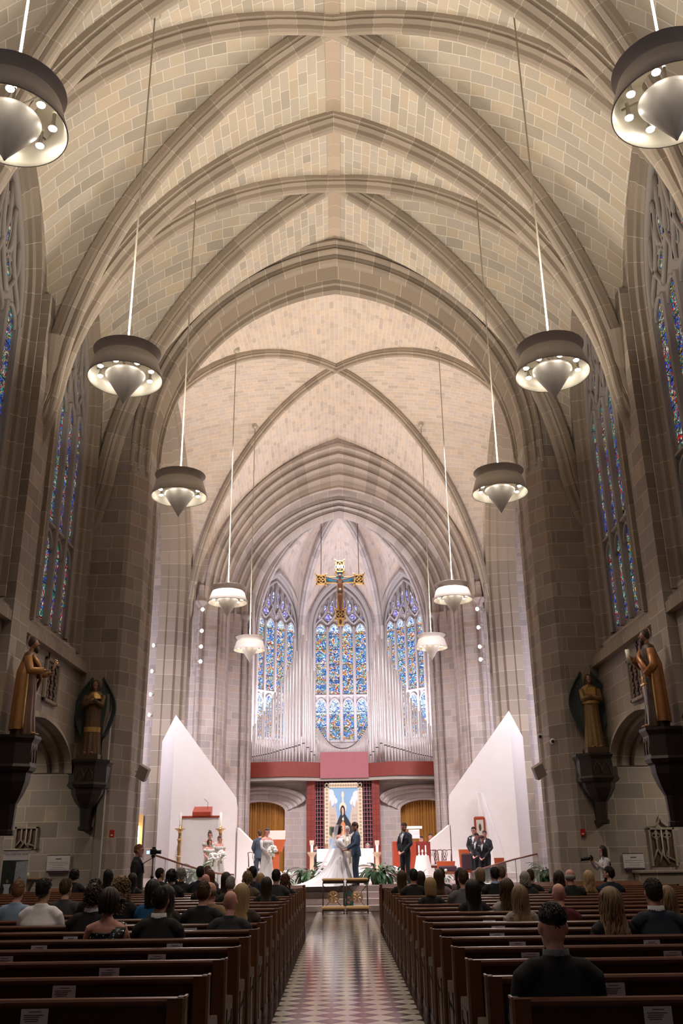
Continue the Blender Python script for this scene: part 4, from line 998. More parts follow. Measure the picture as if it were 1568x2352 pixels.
plant(655, 2030, 30.2, .55, 'white flower arrangement near the silver bridesmaid', 35, 'white', .12, 16, .7); plant(640, 2003, 33.6, .45, 'small leafy arrangement by the red lectern', 30, 'white', .12, 6, .7)
plant(910, 1995, 32.5, .62, 'airy white flower arrangement behind the best man\'s feet', 40, 'white', .12, 18, .5, 1.1); plant(965, 2035, 30.2, .5, 'small arrangement of cream flowers before the lace table', 40, 'white', .12, 14, .7); plant(1020, 2025, 31.5, .5, 'small green arrangement below the plum seated chair', 30, 'white', .12, 3)
# ---- reredos: grid screen, red sides, painting
y = 48.6; gx0, gx1 = at(722, 1800, y).x, at(855, 1800, y).x; zt = at(785, 1790, y).z
M['grid'] = gridtile('dark grille backing', (.018, .012, .014), (.018, .012, .014), .2, .28, .0)
r = empty('reredos_grille', ((gx0+gx1)/2, y, .67), 0, 'rose coloured grille wall behind the painting', 'grille'); hw = (gx1-gx0)/2; hz = zt-.67
mb = MB(); mb.box(-hw, hw, .1, .14, 0, hz); mb.build('backing', M['grid'], r)
mb = MB()
nx = 20; nz = 22
for k in range(nx+1): x = -hw+2*hw*k/nx; mb.box(x-.017, x+.017, .0, .05, 0, hz)
for k in range(nz+1): z = hz*k/nz; mb.box(-hw, hw, .005, .055, z-.014, z+.014)
for s in (-1, 1): mb.box(s*hw-.06, s*hw+.06, -.03, .06, 0, hz)
mb.build('lattice', flat('rose lattice', (.50, .17, .20), .5), r)
M['redt'] = gridtile('red tile', (.27, .04, .025), (.12, .015, .015), .22, .26, .012)
for px0, px1, lab in ((704, 722, 'red tiled pier left of the grille'), (855, 872, 'red tiled pier right of the grille')):
    a = at(px0, 1850, 48.2); b = at(px1, 1850, 48.2); mb = MB(); mb.box(a.x, b.x, 48.2, 49, .67, zt); tag(mb.build('tiled_pier', M['redt']), lab, 'pier')
# painting
PNT = 1
y = 47.9; x0, x1 = at(745, 1880, y).x, at(833, 1880, y).x; zb, zt2 = at(787, 1990, y).z, at(787, 1798, y).z
r = empty('altar_painting', ((x0+x1)/2, y, zb), 0, 'tall painting of a veiled figure sheltering a crowd in a pale lattice frame', 'painting'); W = x1-x0; Hh = zt2-zb
cr = flat('cream frame', (.74, .66, .50), .5); tn = flat('tan inlay', (.46, .33, .2), .6)
mb = MB(); fwd = .1*W*1.25
for a, b, c, d in ((-W/2, -W/2+fwd, 0, Hh), (W/2-fwd, W/2, 0, Hh), (-W/2, W/2, Hh-fwd, Hh), (-W/2, W/2, 0, fwd)): mb.box(a, b, -.04, .06, c, d)
for s in (-1, 1): 
    for k in range(20):
        z = fwd+(Hh-2*fwd)*(k+.5)/20; c = s*(W/2-fwd/2); q = fwd*.33; mb.add([(c-q, -.045, z), (c, -.045, z-q*.9), (c+q, -.045, z), (c, -.045, z+q*.9)], [(0, 1, 2, 3)], None, 1)
for k in range(11):
    x = -W/2+fwd+(W-2*fwd)*(k+.5)/11; q = fwd*.33; z = Hh-fwd/2; mb.add([(x-q, -.045, z), (x, -.045, z-q), (x+q, -.045, z), (x, -.045, z+q)], [(0, 1, 2, 3)], None, 1)
for s in (-1, 1):
    for q in (.42, .28): mb.tube([(s*(W/2-fwd/2)+fwd*q*math.cos(a_*PI/8), -.05, Hh-fwd/2+fwd*q*math.sin(a_*PI/8)) for a_ in range(17)], .012, 5, False, 1 if q < .4 else 0)
mb.build('frame', [cr, tn], r); mb = MB(); mb.box(-W/2, W/2, -.03, .3, .671-zb, -.001); mb.build('plinth', M['redd'], r)
cv = [flat('sky blue paint', (.28, .48, .72), .6), flat('cloud white paint', (.8, .84, .88), .6), flat('tower buff paint', (.62, .53, .44), .6), flat('cloak black paint', (.02, .025, .03), .5), flat('robe orange paint', (.68, .27, .12), .6), flat('skin paint', (.70, .45, .32), .6), flat('cloak green paint', (.10, .12, .06), .6), flat('halo paint', (.85, .78, .6), .6), flat('white robe paint', (.78, .76, .74), .6), flat('window paint', (.42, .34, .28), .6)]
mb = MB(); wi = W/2-fwd; hi = Hh-2*fwd; dpt = [0]
def pg(mi, pts):
    dpt[0] += 1; d = -.0008*dpt[0]; n = len(pts); mb.add([(u*wi, d, fwd+v*hi) for u, v in pts], [list(range(n))], None, mi)
pg(0, [(-1, 0), (1, 0), (1, 1), (-1, 1)])
def disc(mi, u, v, ru, rv, n=14): pg(mi, [(u+ru*math.cos(q*2*PI/n), v+rv*math.sin(q*2*PI/n)) for q in range(n)])
for u, v, a, b in ((-.9, .92, .25, .06), (-.75, .86, .2, .05), (-.6, .82, .18, .045), (.95, .9, .3, .06), (.75, .84, .22, .05), (.6, .8, .16, .04), (-.95, .8, .3, .06), (.95, .78, .3, .06)): disc(1, u, v, a, b)
for s in (-1, 1):
    pg(2, [(s*1, .3), (s*1, .78), (s*.9, .84), (s*.82, .76), (s*.8, .74), (s*.68, .72), (s*.63, .82), (s*.55, .72), (s*.5, .66), (s*.42, .58), (s*.4, .3)][::1 if s < 0 else -1])
    for k in range(3):
        for j in range(3): pg(9, [(s*(.6+.12*k), .5+.05*j), (s*(.66+.12*k), .5+.05*j), (s*(.66+.12*k), .53+.05*j), (s*(.6+.12*k), .53+.05*j)][::1 if s > 0 else -1])
disc(7, -.05, .9, .1, .05); pg(7, [(-.13, .76), (.05, .76), (.0, .88), (-.08, .88)]); disc(7, -.05, .72, .26, .08)
for s in (-1, 1):
    pg(6, [(-.05, .55), (s*1-.0, .46), (s*1, .36), (s*.55, .28), (s*.15, .2)][::1 if s < 0 else -1])
    for k in range(4): pg(3, [(s*.15, .5), (s*(.3+.2*k), .44-.0*k), (s*(.24+.2*k), .30+.02*k)][::1 if s < 0 else -1])
    pg(3, [(-.05+s*.02, .68), (-.05+s*.2, .62), (s*.5, .5), (s*.62, .46), (s*.3, .47), (s*.05, .5)][::1 if s < 0 else -1])
    pg(5, [(s*.5, .5), (s*.72, .495), (s*.95, .47), (s*.7, .465), (s*.5, .475)][::1 if s < 0 else -1])
pg(4, [(-.32, .0), (.25, .0), (.18, .3), (.1, .5), (-.05, .55), (-.2, .5), (-.27, .3)]); pg(7, [(-.07, .1), (-.03, .1), (-.03, .48), (-.07, .48)])
disc(3, -.06, .68, .17, .075, 18); disc(5, -.07, .67, .095, .055, 16); pg(3, [(-.2, .66), (-.1, .6), (-.14, .72)]); disc(7, -.05, .565, .06, .02)
rr = random.Random(3)
for k in range(46):
    s = rr.choice((-1, 1)); u = s*rr.uniform(.38, .98); v = rr.uniform(.02, .42-.12*(1-abs(u))); disc(rr.choice((8, 5, 8, 0, 3)), u, v-.03, .07, .03, 8); disc(5, u, v, .045, .018, 8)
mb.build('canvas', cv, r)
# ---- lower apse wall with two curtained doorways
y = 49.0; fnA = lambda s, d, z: (s, y+d, z)
for s in (-1, 1):
    cx = s*4.25+.06; x_in = s*1.78+.06; x_out = s*5.2; fz = lambda q, d, z, cx=cx: (cx+q, y+d, z)
    mb = MB(); hw_ = 1.26
    def seg(hw, z0, za): return [(-hw*math.cos(PI*i/24), z0+(za-z0)*math.sin(PI*i/24)) for i in range(25)]
    A_ = [(-hw_, .67)]+seg(hw_, 3.62, 4.12)+[(hw_, .67)]; lo_, hi_ = sorted((x_in-cx, x_out-cx))
    for p_, q_ in zip(A_[1:-1], A_[2:-1]): mb.add([fz(p_[0], 0, p_[1]), fz(q_[0], 0, q_[1]), fz(q_[0], 0, 6), fz(p_[0], 0, 6)], [(0, 1, 2, 3)])
    for u, v in ((lo_, -hw_), (hw_, hi_)):
        if v > u: mb.add([fz(u, 0, .67), fz(v, 0, .67), fz(v, 0, 6), fz(u, 0, 6)], [(0, 1, 2, 3)])
    struct(mb.build('wall_sacristy_%s' % ('left' if s < 0 else 'right'), MS['ashr']))
    mo = MB(); rows = []; us = []
    for hw, z0, za, d in ((2.35, 4.2, 4.86, -.03), (2.35, 4.2, 4.86, -.3), (2.28, 4.12, 4.78, -.34), (2.2, 4.05, 4.72, -.3), (2.15, 4.02, 4.68, -.2), (2.05, 3.98, 4.6, -.26), (1.95, 3.92, 4.52, -.2), (1.9, 3.88, 4.48, -.08), (1.78, 3.84, 4.4, -.14), (1.68, 3.8, 4.34, -.06), (1.5, 3.72, 4.24, -.1), (1.36, 3.66, 4.16, -.02), (1.26, 3.62, 4.12, .02), (1.26, 3.62, 4.12, .4)):
        q = seg(hw, z0, za); rows.append([fz(a_, d, z) for a_, z in q]); us.append([(a_, d*2+hw) for a_, z in q])
    mo.grid(rows, us, False, 0, False); struct(mo.build('trim_%d' % (80+s), MS['ashr']))
    mo = MB()
    for q in (-1, 1): mo.add([fz(q*1.26, 0, .67), fz(q*1.26, .4, .67), fz(q*1.26, .4, 3.62), fz(q*1.26, 0, 3.62)], [(0, 1, 2, 3)])
    struct(mo.build('trim_%d' % (84+s), MS['ashr']))
    r = empty('gold_curtain', (cx, y+.45, .67), 0, 'gold curtain hanging in the arched doorway %s of the reredos' % ('left' if s < 0 else 'right'), 'curtain')
    for side in (-1, 1):
        mb = MB(); rows = []
        for j in range(9):
            z = 3.6*j/8; rows.append([(side*.66+.68*(2*i/70-1), .07*math.sin(i*.9+side+.4*math.sin(i*.37+z*.3))+.02*math.sin(i*2.3), z) for i in range(71)])
        mb.grid(rows); mb.build('curtain_panel', flat('gold satin', (.50, .25, .06), .38, .25), r)
    mb = MB(); mb.tube([(-1.4, 0, 3.62), (1.4, 0, 3.62)], .025, 6); mb.build('curtain_rod', M['brass'], r)
# ---- organ gallery
y0g = 48.0
def slab(pts, z0, z1, mat, name, par=None):
    n = len(pts); mb = MB(); mb.add([(x, q, z0) for x, q in pts]+[(x, q, z1) for x, q in pts], [[i, (i+1) % n, n+(i+1) % n, n+i] for i in range(n)]+[list(range(n))[::-1], [n+i for i in range(n)]]); return mb.build(name, mat, par)
zb_ = at(785, 1787, y0g).z
r = empty('organ_gallery', (0, 0, 0), 0, 'cherry wood organ gallery above the reredos', 'gallery')
xm0, xm1 = at(735, 1760, 48).x, at(846, 1760, 48).x
slab([(-4.9, 48.5), (-4.9, 47.6), (-2.6, 47.25), (xm0, 48.05), (xm0, 52), (-4.9, 52)], zb_+.05, at(600, 1751, 47.6).z, M['redg'], 'side_gallery', r); slab([(5.05, 48.5), (5.05, 52), (xm1, 52), (xm1, 48.05), (2.75, 47.25), (5.05, 47.6)], zb_+.05, at(970, 1749, 47.6).z, M['redg'], 'side_gallery', r)
slab([(xm0, 48.0), (xm1, 48.0), (xm1, 52), (xm0, 52)], zb_, at(785, 1727, 48).z, M['rose'], 'centre_gallery', r)
slab([(-4.9, 47.7), (-2.6, 47.35), (xm0, 48.1), (xm1, 48.1), (2.75, 47.35), (5.05, 47.7), (5.05, 53), (-4.9, 53)], zb_-.12, zb_+.04, M['grey'], 'soffit', r)
r = empty('pipe_organ', (0, 0, 0), 0, 'ranks of silver organ pipes standing on the gallery', 'organ')
XS = [60, 90, 122, 152, 185, 217, 252, 290, 328, 370, 412, 458, 503, 547, 588, 630, 678, 725, 785, 845, 900, 938]
TP = [1530, 1500, 1455, 1410, 1375, 1320, 1265, 1205, 1135, 1055, 985, 888, 800, 735, 660, 570, 470, 295, 240, 325, 565, 750]
def lerpi(t, tab):
    for (a, b), (c, d) in zip(tab, tab[1:]):
        if a <= t <= c: return b+(d-b)*(t-a)/(c-a)
    return tab[0][1] if t < tab[0][0] else tab[-1][1]
for s in (-1, 1):
    for i, (xc, tc) in enumerate(zip(XS, TP)):
        px = 570+xc*.16153; py = 1420+tc*.16153; pm = 1420+.16153*lerpi(xc, [(60, 1980), (328, 1925), (450, 1885), (630, 1840), (735, 1810), (785, 1788), (855, 1855), (900, 1905), (945, 1960)]); pb = 1420+.16153*lerpi(xc, [(60, 2032), (460, 2025), (785, 2055), (945, 2065)])
        wpx = .16153*lerpi(xc, [(60, 19), (328, 26), (470, 36), (630, 40), (785, 46), (850, 42), (945, 32)])*.93
        yy = lerpi(xc, [(60, 48.0), (470, 47.7), (785, 47.9), (945, 48.4)])
        if s > 0: px = 1572-px+(1 if xc > 500 else 0)
        T, Mt, Bt = at(px, py, yy), at(px, pm, yy), at(px, pb, yy); rr = wpx/2*((T-EYE).length)/FPX*1.08
        x = Bt.x; mb = MB(); zg = at(600, 1751, 47.6).z
        mb.lathe([(rr*.2, zg-Bt.z+.0), (rr*.22, .06), (rr*.97, Mt.z-Bt.z-.02), (rr, Mt.z-Bt.z)], 14)
        mb.lathe([(rr, Mt.z-Bt.z+.05), (rr, T.z-Bt.z), (rr*.9, T.z-Bt.z), (rr*.9, T.z-Bt.z-.2)], 14)
        w_ = rr*.8; hm = Mt.z-Bt.z; b = mb.build('pipe', M['pipe'] if xc > 440 else M['pipea'], r, (x, yy, Bt.z))
        mb = MB(); mb.prism([(-w_, -.0), (w_, 0), (0, rr*4.2)], -rr*1.02, -rr*.7, lambda a_, z, d: (a_, d, hm+.05+z)); mb.box(-w_, w_, -rr*.95, -rr*.5, hm, hm+.05, 1); mb.build('pipe_mouth', [M['pipea'], M['black']], b)
    for px, py, wp in ((695, 1437, 8), (676, 1468, 7)):
        yy = 48.9; px2 = px if s < 0 else 1572-px; T = at(px2, py, yy); rr = wp/2*T.y/FPX; mb = MB(); mb.lathe([(rr, -6), (rr, 0), (rr*.9, 0), (rr*.9, -.3)], 14); mb.build('pipe', M['pipea'], r, (T.x, yy, T.z))
for i in range(44):
    px = 729+i*2.66; t = abs((i-21.5)/21.5); py = 1420+.16153*(1850-330*t**2.2); yy = 48.7; T = at(px, py, yy); B = at(px, 1729, yy)
    mb = MB(); mb.lathe([(.012, -.35), (.012, .0), (.03, .12), (.03, T.z-B.z), (.024, T.z-B.z)], 8); mb.lathe([(.032, T.z-B.z-.03), (.033, T.z-B.z+.01), (.02, T.z-B.z+.015)], 8, (0, 0, 0), 1); o = mb.build('small_pipe', [M['pipea'], M['black']], r, (T.x, yy, B.z))
# ---- hanging crucifix
y = 46.9; C_ = at(780.5, 1331, y); top = at(780, 1288, y).z; bot = at(780, 1437, y).z
r = empty('hanging_crucifix', (C_.x, y, C_.z), 0, 'large painted crucifix hanging on two cables before the apse', 'crucifix'); hx = (at(835, 1331, y).x-at(727, 1331, y).x)/2*.9
blue = flat('cross blue', (.03, .16, .24), .5, noise=.3); zt3 = top-C_.z; zb3 = bot-C_.z
mb = MB(); g = .19
mb.box(-hx+.2, hx-.2, 0, .1, -g, g); mb.box(-g, g, 0, .1, zb3+.3, zt3-.55); mb.build('beams', M['goldp'], r)
mb = MB(); mb.box(-hx+.35, -.13, -.012, 0, -.13, .13); mb.box(.13, hx-.35, -.012, 0, -.13, .13); mb.box(-.14, .14, -.012, 0, -.13, .55); mb.build('painted_field', blue, r)
def term(cx, cz, w_, h_, nm='terminal'):
    mb = MB(); 
    for a, b, c, d in ((-w_, -w_+.07, -h_, h_), (w_-.07, w_, -h_, h_), (-w_, w_, -h_, -h_+.07), (-w_, w_, h_-.07, h_)): mb.bbox(cx+a, cx+b, -.05, .12, cz+c, cz+d, .01)
    mb.box(cx-w_+.03, cx+w_-.03, -.01, .02, cz-h_+.03, cz+h_-.03, 1)
    for sa in (-1, 1):
        for sb in (-1, 1): mb.tube([(cx+sa*w_*.7, 0, cz+sb*h_*.95), (cx+sa*w_*.98, 0, cz+sb*(h_+.03)), (cx+sa*(w_+.06), 0, cz+sb*(h_+.1))], [.05, .035, .02], 6)
    for k in range(4):
        a = k*PI/2; c = (cx+w_*.38*math.cos(a), cz+h_*.38*math.sin(a)); mb.tube([(c[0]+w_*.27*math.cos(q*PI/6), -.03, c[1]+h_*.27*math.sin(q*PI/6)) for q in range(13)], .022, 5, False)
    mb.build(nm, [M['goldp'], M['bronze']], r)
term(-hx+.12, 0, .27, .27); term(hx-.12, 0, .27, .27); term(0, zt3-.33, .24, .33); term(0, zb3+.62, .28, .27)
mb = MB(); mb.box(-.17, .17, -.02, .1, zb3, zb3+.36); mb.ball((0, -.03, zb3+.2), (.07, .04, .13), 10, 8, 1); mb.build('foot_plate', [M['goldp'], M['bronze']], r)
mb = MB(); mb.bbox(-.27, .27, -.05, .03, .6, .8, .03); 
for k, gl in enumerate('INRI'): pass
mb.build('title_scroll', M['white'], r)
tc = bpy.data.curves.new('title_text', 'FONT'); tc.body = 'INRI'; tc.size = .16; tc.align_x = 'CENTER'; tc.extrude = .003; to = bpy.data.objects.new('title_text', tc); COL.objects.link(to); to.parent = r; to.location = (0, -.06, .64); to.rotation_euler = (PI/2, 0, 0); tc.materials.append(M['ink']); to = tomesh(to)
mb = MB(); mb.tube([(0, -.12, -1.75), (0, -.16, -1.35), (0, -.2, -.95), (0, -.14, -.6), (0, -.15, -.3), (0, -.14, -.02)], [(.06, .05), (.09, .07), (.115, .09), (.13, .09), (.15, .1), (.12, .08)], 12)
for s in (-1, 1):
    mb.tube([(s*.1, -.14, -.06), (s*.38, -.1, .02), (s*.72, -.06, .13)], [.055, .04, .028], 8); mb.ball((s*.76, -.06, .15), (.05, .02, .035), 8, 6)
    mb.tube([(s*.05, -.12, -.62), (s*.07, -.2, -1.0), (s*.03, -.12, -1.5), (s*.02, -.12, -1.72)], [.085, .075, .045, .035], 8)
mb.ball((0, -.18, .13), (.085, .095, .12), 12, 10); mb.ball((0, -.14, .15), (.1, .09, .13), 12, 10); me = remesh(mb.mesh('corpus', flat('carved walnut figure', (.20, .085, .05), .5, noise=.2)), .016, 1); link('corpus', me, r)
mb = MB(); mb.tube([(0, -.13, -.55), (0, -.14, -.72), (0, -.16, -.9)], [(.14, .105), (.15, .125), (.13, .115)], 12); mb.build('loincloth', M['bronze'], r)
for s in (-1, 1): mb = MB(); mb.tube([(s*(hx-.12), .03, .3), (s*(hx-.12)*.97, .03, 5.2)], .018, 6); mb.build('cable', M['iron'], r)
# ---- statues on corbels
def statue(name, loc, rz, h, lab, cols, kind):
    r = empty(name, loc, rz, lab, 'statue'); k = h/2.2; robe, cloak, skin, hairc = cols
    mb = MB(); rows = []
    prof = [(0, .27, .24), (.03, .275, .245), (.35, .25, .21), (.8, .225, .19), (1.15, .215, .17), (1.35, .22, .165), (1.5, .25, .165), (1.66, .26, .15), (1.76, .2, .13), (1.82, .09, .08)]
    for z, a, b in prof:
        f = max(0, 1-z/1.4)
        rows.append([((a*(1+.07*f*math.sin(11*q*2*PI/66+z)+.035*math.sin(5*q*2*PI/66+2*z)))*math.cos(q*2*PI/66)*k, b*(1+.08*f*math.sin(11*q*2*PI/66+z))*math.sin(q*2*PI/66)*k, z*k) for q in range(66)])
    mb.grid(rows, None, True); mb.build('robe', robe, r)
    hd = MB(); hc = Vector((0, -.04, 1.98))*k
    hd.ball(hc, (.082*k, .1*k, .125*k), 16, 12); hd.ball(hc+Vector((0, -.1, -.01))*k, (.016*k, .03*k, .03*k), 8, 6); hd.tube([Vector((0, 0, 1.74))*k, Vector((0, -.02, 1.92))*k], [.065*k, .06*k], 10); hd.ball(hc+Vector((0, -.06, -.08))*k, (.05*k, .05*k, .05*k))
    A = {}
    if kind == 'angel_pray':
        arms = [[(s*.24, -.02, 1.66), (s*.26, -.16, 1.36), (s*.03, -.27, 1.52)] for s in (-1, 1)]; hands = [[(s*.02, -.27, 1.5), (s*.012, -.29, 1.68)] for s in (-1, 1)]
    elif kind == 'angel_cross':
        arms = [[(s*.23, -.02, 1.66), (s*.25, -.14, 1.38), (-s*.02, -.24, 1.44)] for s in (-1, 1)]; hands = [[(-s*.02, -.24, 1.44), (-s*.12, -.25, 1.49)] for s in (-1, 1)]
    elif kind == 'keys':
        arms = [[(-.24, -.02, 1.66), (-.3, -.12, 1.34), (-.16, -.36, 1.36)], [(.24, -.02, 1.66), (.3, -.14, 1.34), (.1, -.4, 1.34)]]; hands = [[(-.16, -.36, 1.36), (-.12, -.48, 1.37)], [(.1, -.4, 1.34), (.06, -.52, 1.36)]]
    else:
        arms = [[(-.24, -.02, 1.66), (-.3, -.14, 1.38), (-.1, -.34, 1.5)], [(.24, -.02, 1.66), (.33, -.02, 1.3), (.27, -.2, 1.08)]]; hands = [[(-.1, -.34, 1.5), (-.06, -.4, 1.58)], [(.27, -.2, 1.08), (.25, -.26, 1.0)]]
    sl = MB()
    for a in arms: sl.tube([Vector(p)*k for p in a], [(.085*k, .085*k), (.085*k, .095*k), (.06*k, .075*k)], 12)
    sl.build('sleeves', cloak if kind in ('keys', 'sword') else robe, r)
    for a in hands:
        v0, v1 = Vector(a[0])*k, Vector(a[1])*k; hd.tube([v0-(v1-v0)*.5, v0, v0.lerp(v1, .4)], [.03*k, .032*k, .04*k], 8)
        sd = Vector((1, 0, 0)) if abs((v1-v0).normalized().x) < .7 else Vector((0, 0, 1))
        for q in range(4): hd.tube([v0.lerp(v1, .35)+sd*(q-1.5)*.016*k, v1+sd*(q-1.5)*.014*k], [.011*k, .008*k], 6)
        hd.tube([v0+sd*.03*k, v0.lerp(v1, .6)+sd*.045*k], [.012*k, .009*k], 6)
    hd.build('head_and_hands', skin, r)
    hr = MB(); 
    if kind.startswith('angel'):
        hr.ball(hc+Vector((0, .03, .02))*k, (.105*k, .105*k, .135*k), 14, 10); hr.tube([hc+Vector((0, .05, .0)), hc+Vector((0, .06, -.14))*k, Vector((0, .06, 1.66))*k], [(.11*k, .07*k), (.13*k, .07*k), (.1*k, .06*k)], 12)
        for s in (-1, 1):
            wg = MB(); rows = []
            for i in range(13):
                t = i/12; z = 2.16-1.75*t; wd = .5*math.sin(min(1, t*1.5+.12)*PI/2)*math.sqrt(max(0.02, 1-t**2.2)); xo_ = s*(.12+.04*math.sin(t*PI))
                rows.append([(xo_*k+s*wd*k*u, (.14+.05*math.sin(u*PI)+.01*math.sin(u*22+t*9))*k, (z+.10*math.sin(u*PI)*(1-t))*k) for u in [q/10 for q in range(11)]])
            wg.grid(rows); rows2 = [[(p[0], p[1]+.03*k, p[2]) for p in r_] for r_ in rows]; wg.grid(rows2, None, False, 0, True, True)
            for ed in ([r_[-1] for r_ in rows],): wg.tube(ed, [.028*k]*13, 6)
            wg.build('wing', M['wing'], r)
        tr = MB()
        rows = [[((.235+.004)*1.02*math.cos(q*2*PI/66)*k, (.2+.004)*1.03*math.sin(q*2*PI/66)*k, z*k) for q in range(66)] for z in ((.62, .76) if kind == 'angel_pray' else (1.26, 1.34))]
        tr.grid(rows, None, True); tr.lathe([(.13*k, 1.77*k), (.255*k, 1.60*k), (.26*k, 1.56*k)], 30) if kind == 'angel_pray' else tr.box(-.12*k, .12*k, -.21*k, -.14*k, 1.5*k, 1.72*k)
        tr.build('gilt_trim', M['gold'], r)
    else:
        hr.ball(hc+Vector((0, .03, .035))*k, (.1*k, .105*k, .12*k), 14, 10); hr.ball(hc+Vector((0, -.08, -.12))*k, (.065*k, .05*k, .09*k), 12, 8)
        if kind == 'sword': hr.tube([hc+Vector((0, -.08, -.12))*k, hc+Vector((0, -.09, -.28))*k], [.06*k, .02*k], 8)
        ck = MB(); rows = []
        for i in range(13):
            t = i/12; z = 1.76-1.66*t; a = .15+.13*min(1, t*4)+.06*t
            rows.append([(a*1.08*math.cos(u)*k*(1+.05*math.sin(9*u)), (a*.82*math.sin(u)+.01)*k*(1+.05*math.sin(9*u)), (z+.0*math.cos(u))*k) for u in [(-.12+1.24*q/28)*PI for q in range(29)]])
        ck.grid(rows); ck.tube([Vector(p)*k for p in ((-.2, -.1, 1.7), (-.05, -.22, 1.5), (.2, -.2, 1.25), (.26, -.08, .95))], [(.05*k, .05*k), (.08*k, .04*k), (.09*k, .04*k), (.03*k, .03*k)], 8)
        ck.build('cloak', cloak, r)
        ed = MB(); ed.tube([rows[i][0] for i in range(13)], .02*k, 6); ed.tube([rows[i][-1] for i in range(13)], .02*k, 6); ed.build('gilt_hem', M['gold'], r)
        at_ = MB()
        if kind == 'keys':
            for q in (-1, 1): at_.tube([Vector((.02*q, -.5, 1.4))*k, Vector((.05*q, -.56, 1.56))*k], .012*k, 6); at_.tube([Vector((.05*q+.035*math.cos(a*PI/5), -.57, 1.59+.035*math.sin(a*PI/5)))*k for a in range(11)], .01*k, 5, False)
            at_.build('keys', M['brass'], r)
        else:
            at_.prism([(-.03, 0), (0, -.01), (.03, 0), (0, .01)], .03*k, .88*k, lambda a, b, z: ((.25+a)*k, (-.27+b)*k, z)); at_.build('sword_blade', flat('sword silver', (.62, .6, .6), .35, .6), r)
            at_ = MB(); at_.bbox(.12*k, .38*k, -.3*k, -.24*k, .86*k, .9*k, .008); at_.tube([Vector((.25, -.27, .9))*k, Vector((.25, -.27, 1.05))*k], .018*k, 6); at_.build('sword_hilt', M['gold'], r)
            at_ = MB(); at_.tube([Vector((-.1, -.4, 1.42))*k, Vector((-.1, -.42, 1.72))*k], .05*k, 12); at_.build('scroll', M['candle'], r)
    hr.build('hair', hairc, r)
    for s in (-1, 1): f = MB(); f.ball(Vector((s*.1, -.22, .03))*k, (.05*k, .1*k, .035*k)); f.build('foot', skin, r)
    h_ = MB(); h_.tube([(hc.x+.17*k*math.cos(a*PI/14), hc.y+.08*k, hc.z+.03*k+.17*k*math.sin(a*PI/14)) for a in range(29)], .004*k, 4, False); h_.build('halo', M['brass'], r)
    return r
M['wing'] = flat('blue green wing', (.05, .07, .075), .6, noise=.3, nscale=12)
sk = flat('polychrome flesh', (.36, .19, .11), .5); hb = flat('statue dark hair', (.05, .03, .02), .6)
gb = flat('gilded brown robe', (.17, .10, .055), .45, .3, noise=.35, nscale=16); gg = flat('gold pleated robe', (.30, .19, .08), .45, .4, noise=.35, nscale=14); oc = flat('ochre cloak', (.42, .20, .07), .4, .2, noise=.25, nscale=6); rc = flat('red gilt cloak', (.40, .17, .06), .4, .3, noise=.5, nscale=14); dk = flat('dark brown tunic', (.07, .04, .025), .5, noise=.2)
def corbel(loc, rz, w_, d_, hts, lab, plinth):
    """carved polygonal corbel tapering to a small foot; top at loc"""
    r = empty('statue_corbel', loc, rz, lab, 'corbel'); P = lambda s: [(-w_*.62*s, d_*.5), (-w_*.62*s, -d_*.12*s), (-w_*.33*s, -d_*.62*s), (w_*.33*s, -d_*.62*s), (w_*.62*s, -d_*.12*s), (w_*.62*s, d_*.5)]
    def tier(mb, lst, mi=0):
        rows = [[(x, y_, z) for x, y_ in P(s)] for s, z in lst]; mb.grid(rows, None, True, mi, False); n = len(mb.v)
        mb.add(rows[0], [list(range(6))], None, mi); mb.add(rows[-1], [list(range(6))[::-1]], None, mi)
    a, b, c = hts
    mb = MB(); tier(mb, [(1.12, 0), (1.12, -.06), (1.0, -.14), (.97, -.17), (.97, -a+.06), (1.04, -a), (.95, -a-.08)]); mb.build('carved_box', M['dkwood'], r)
    mb = MB()
    for ang, cx, cy in ((0, 0, -d_*.61), ): 
        for q in (-1, 1): mb.tube([(q*w_*.14+w_*.12*s_, cy, z) for s_, z in ((-1, -a+.1), (-1, -.38), (0, -.22), (1, -.38), (1, -a+.1))], .014, 5)
    mb.build('arcade_carving', M['bronze'], r)
    mb = MB(); tier(mb, [(.93, -a-.08), (.8, -a-.12), (.76, -a-.4*b), (.56, -a-.72*b), (.3, -a-b)]); mb.build('taper', M['dkwood'], r)
    mb = MB(); tier(mb, [(.3, -a-b), (.22, -a-b-c), (.3, -a-b-c-.02), (.3, -a-b-c-.1), (.24, -a-b-c-.12)]); mb.build('foot_moulding', M['dkwood'], r)
    if plinth: mb = MB(); mb.bbox(-.3, .3, -.3, .3, .002, plinth, .01); mb.build('plinth', M['bronze'], r)
    return r
for s, kd, ro, lab, cl in ((-1, 'angel_pray', gb, 'praying winged angel statue on the wall left of the chancel arch', gb), (1, 'angel_cross', gg, 'winged angel statue with crossed arms on the wall right of the chancel arch', gg)):
    x = s*7.03 if s < 0 else 7.16; zt_ = 4.12
    statue('angel_statue', (x, 26.02, zt_+.16), 0, 2.15, lab, (ro, cl, sk, hb), kd)
    corbel((x, 26.0, zt_), 0, .86, .7, (.66, .62, .45), 'dark carved corbel under the %s angel' % ('left' if s < 0 else 'right'), .16)
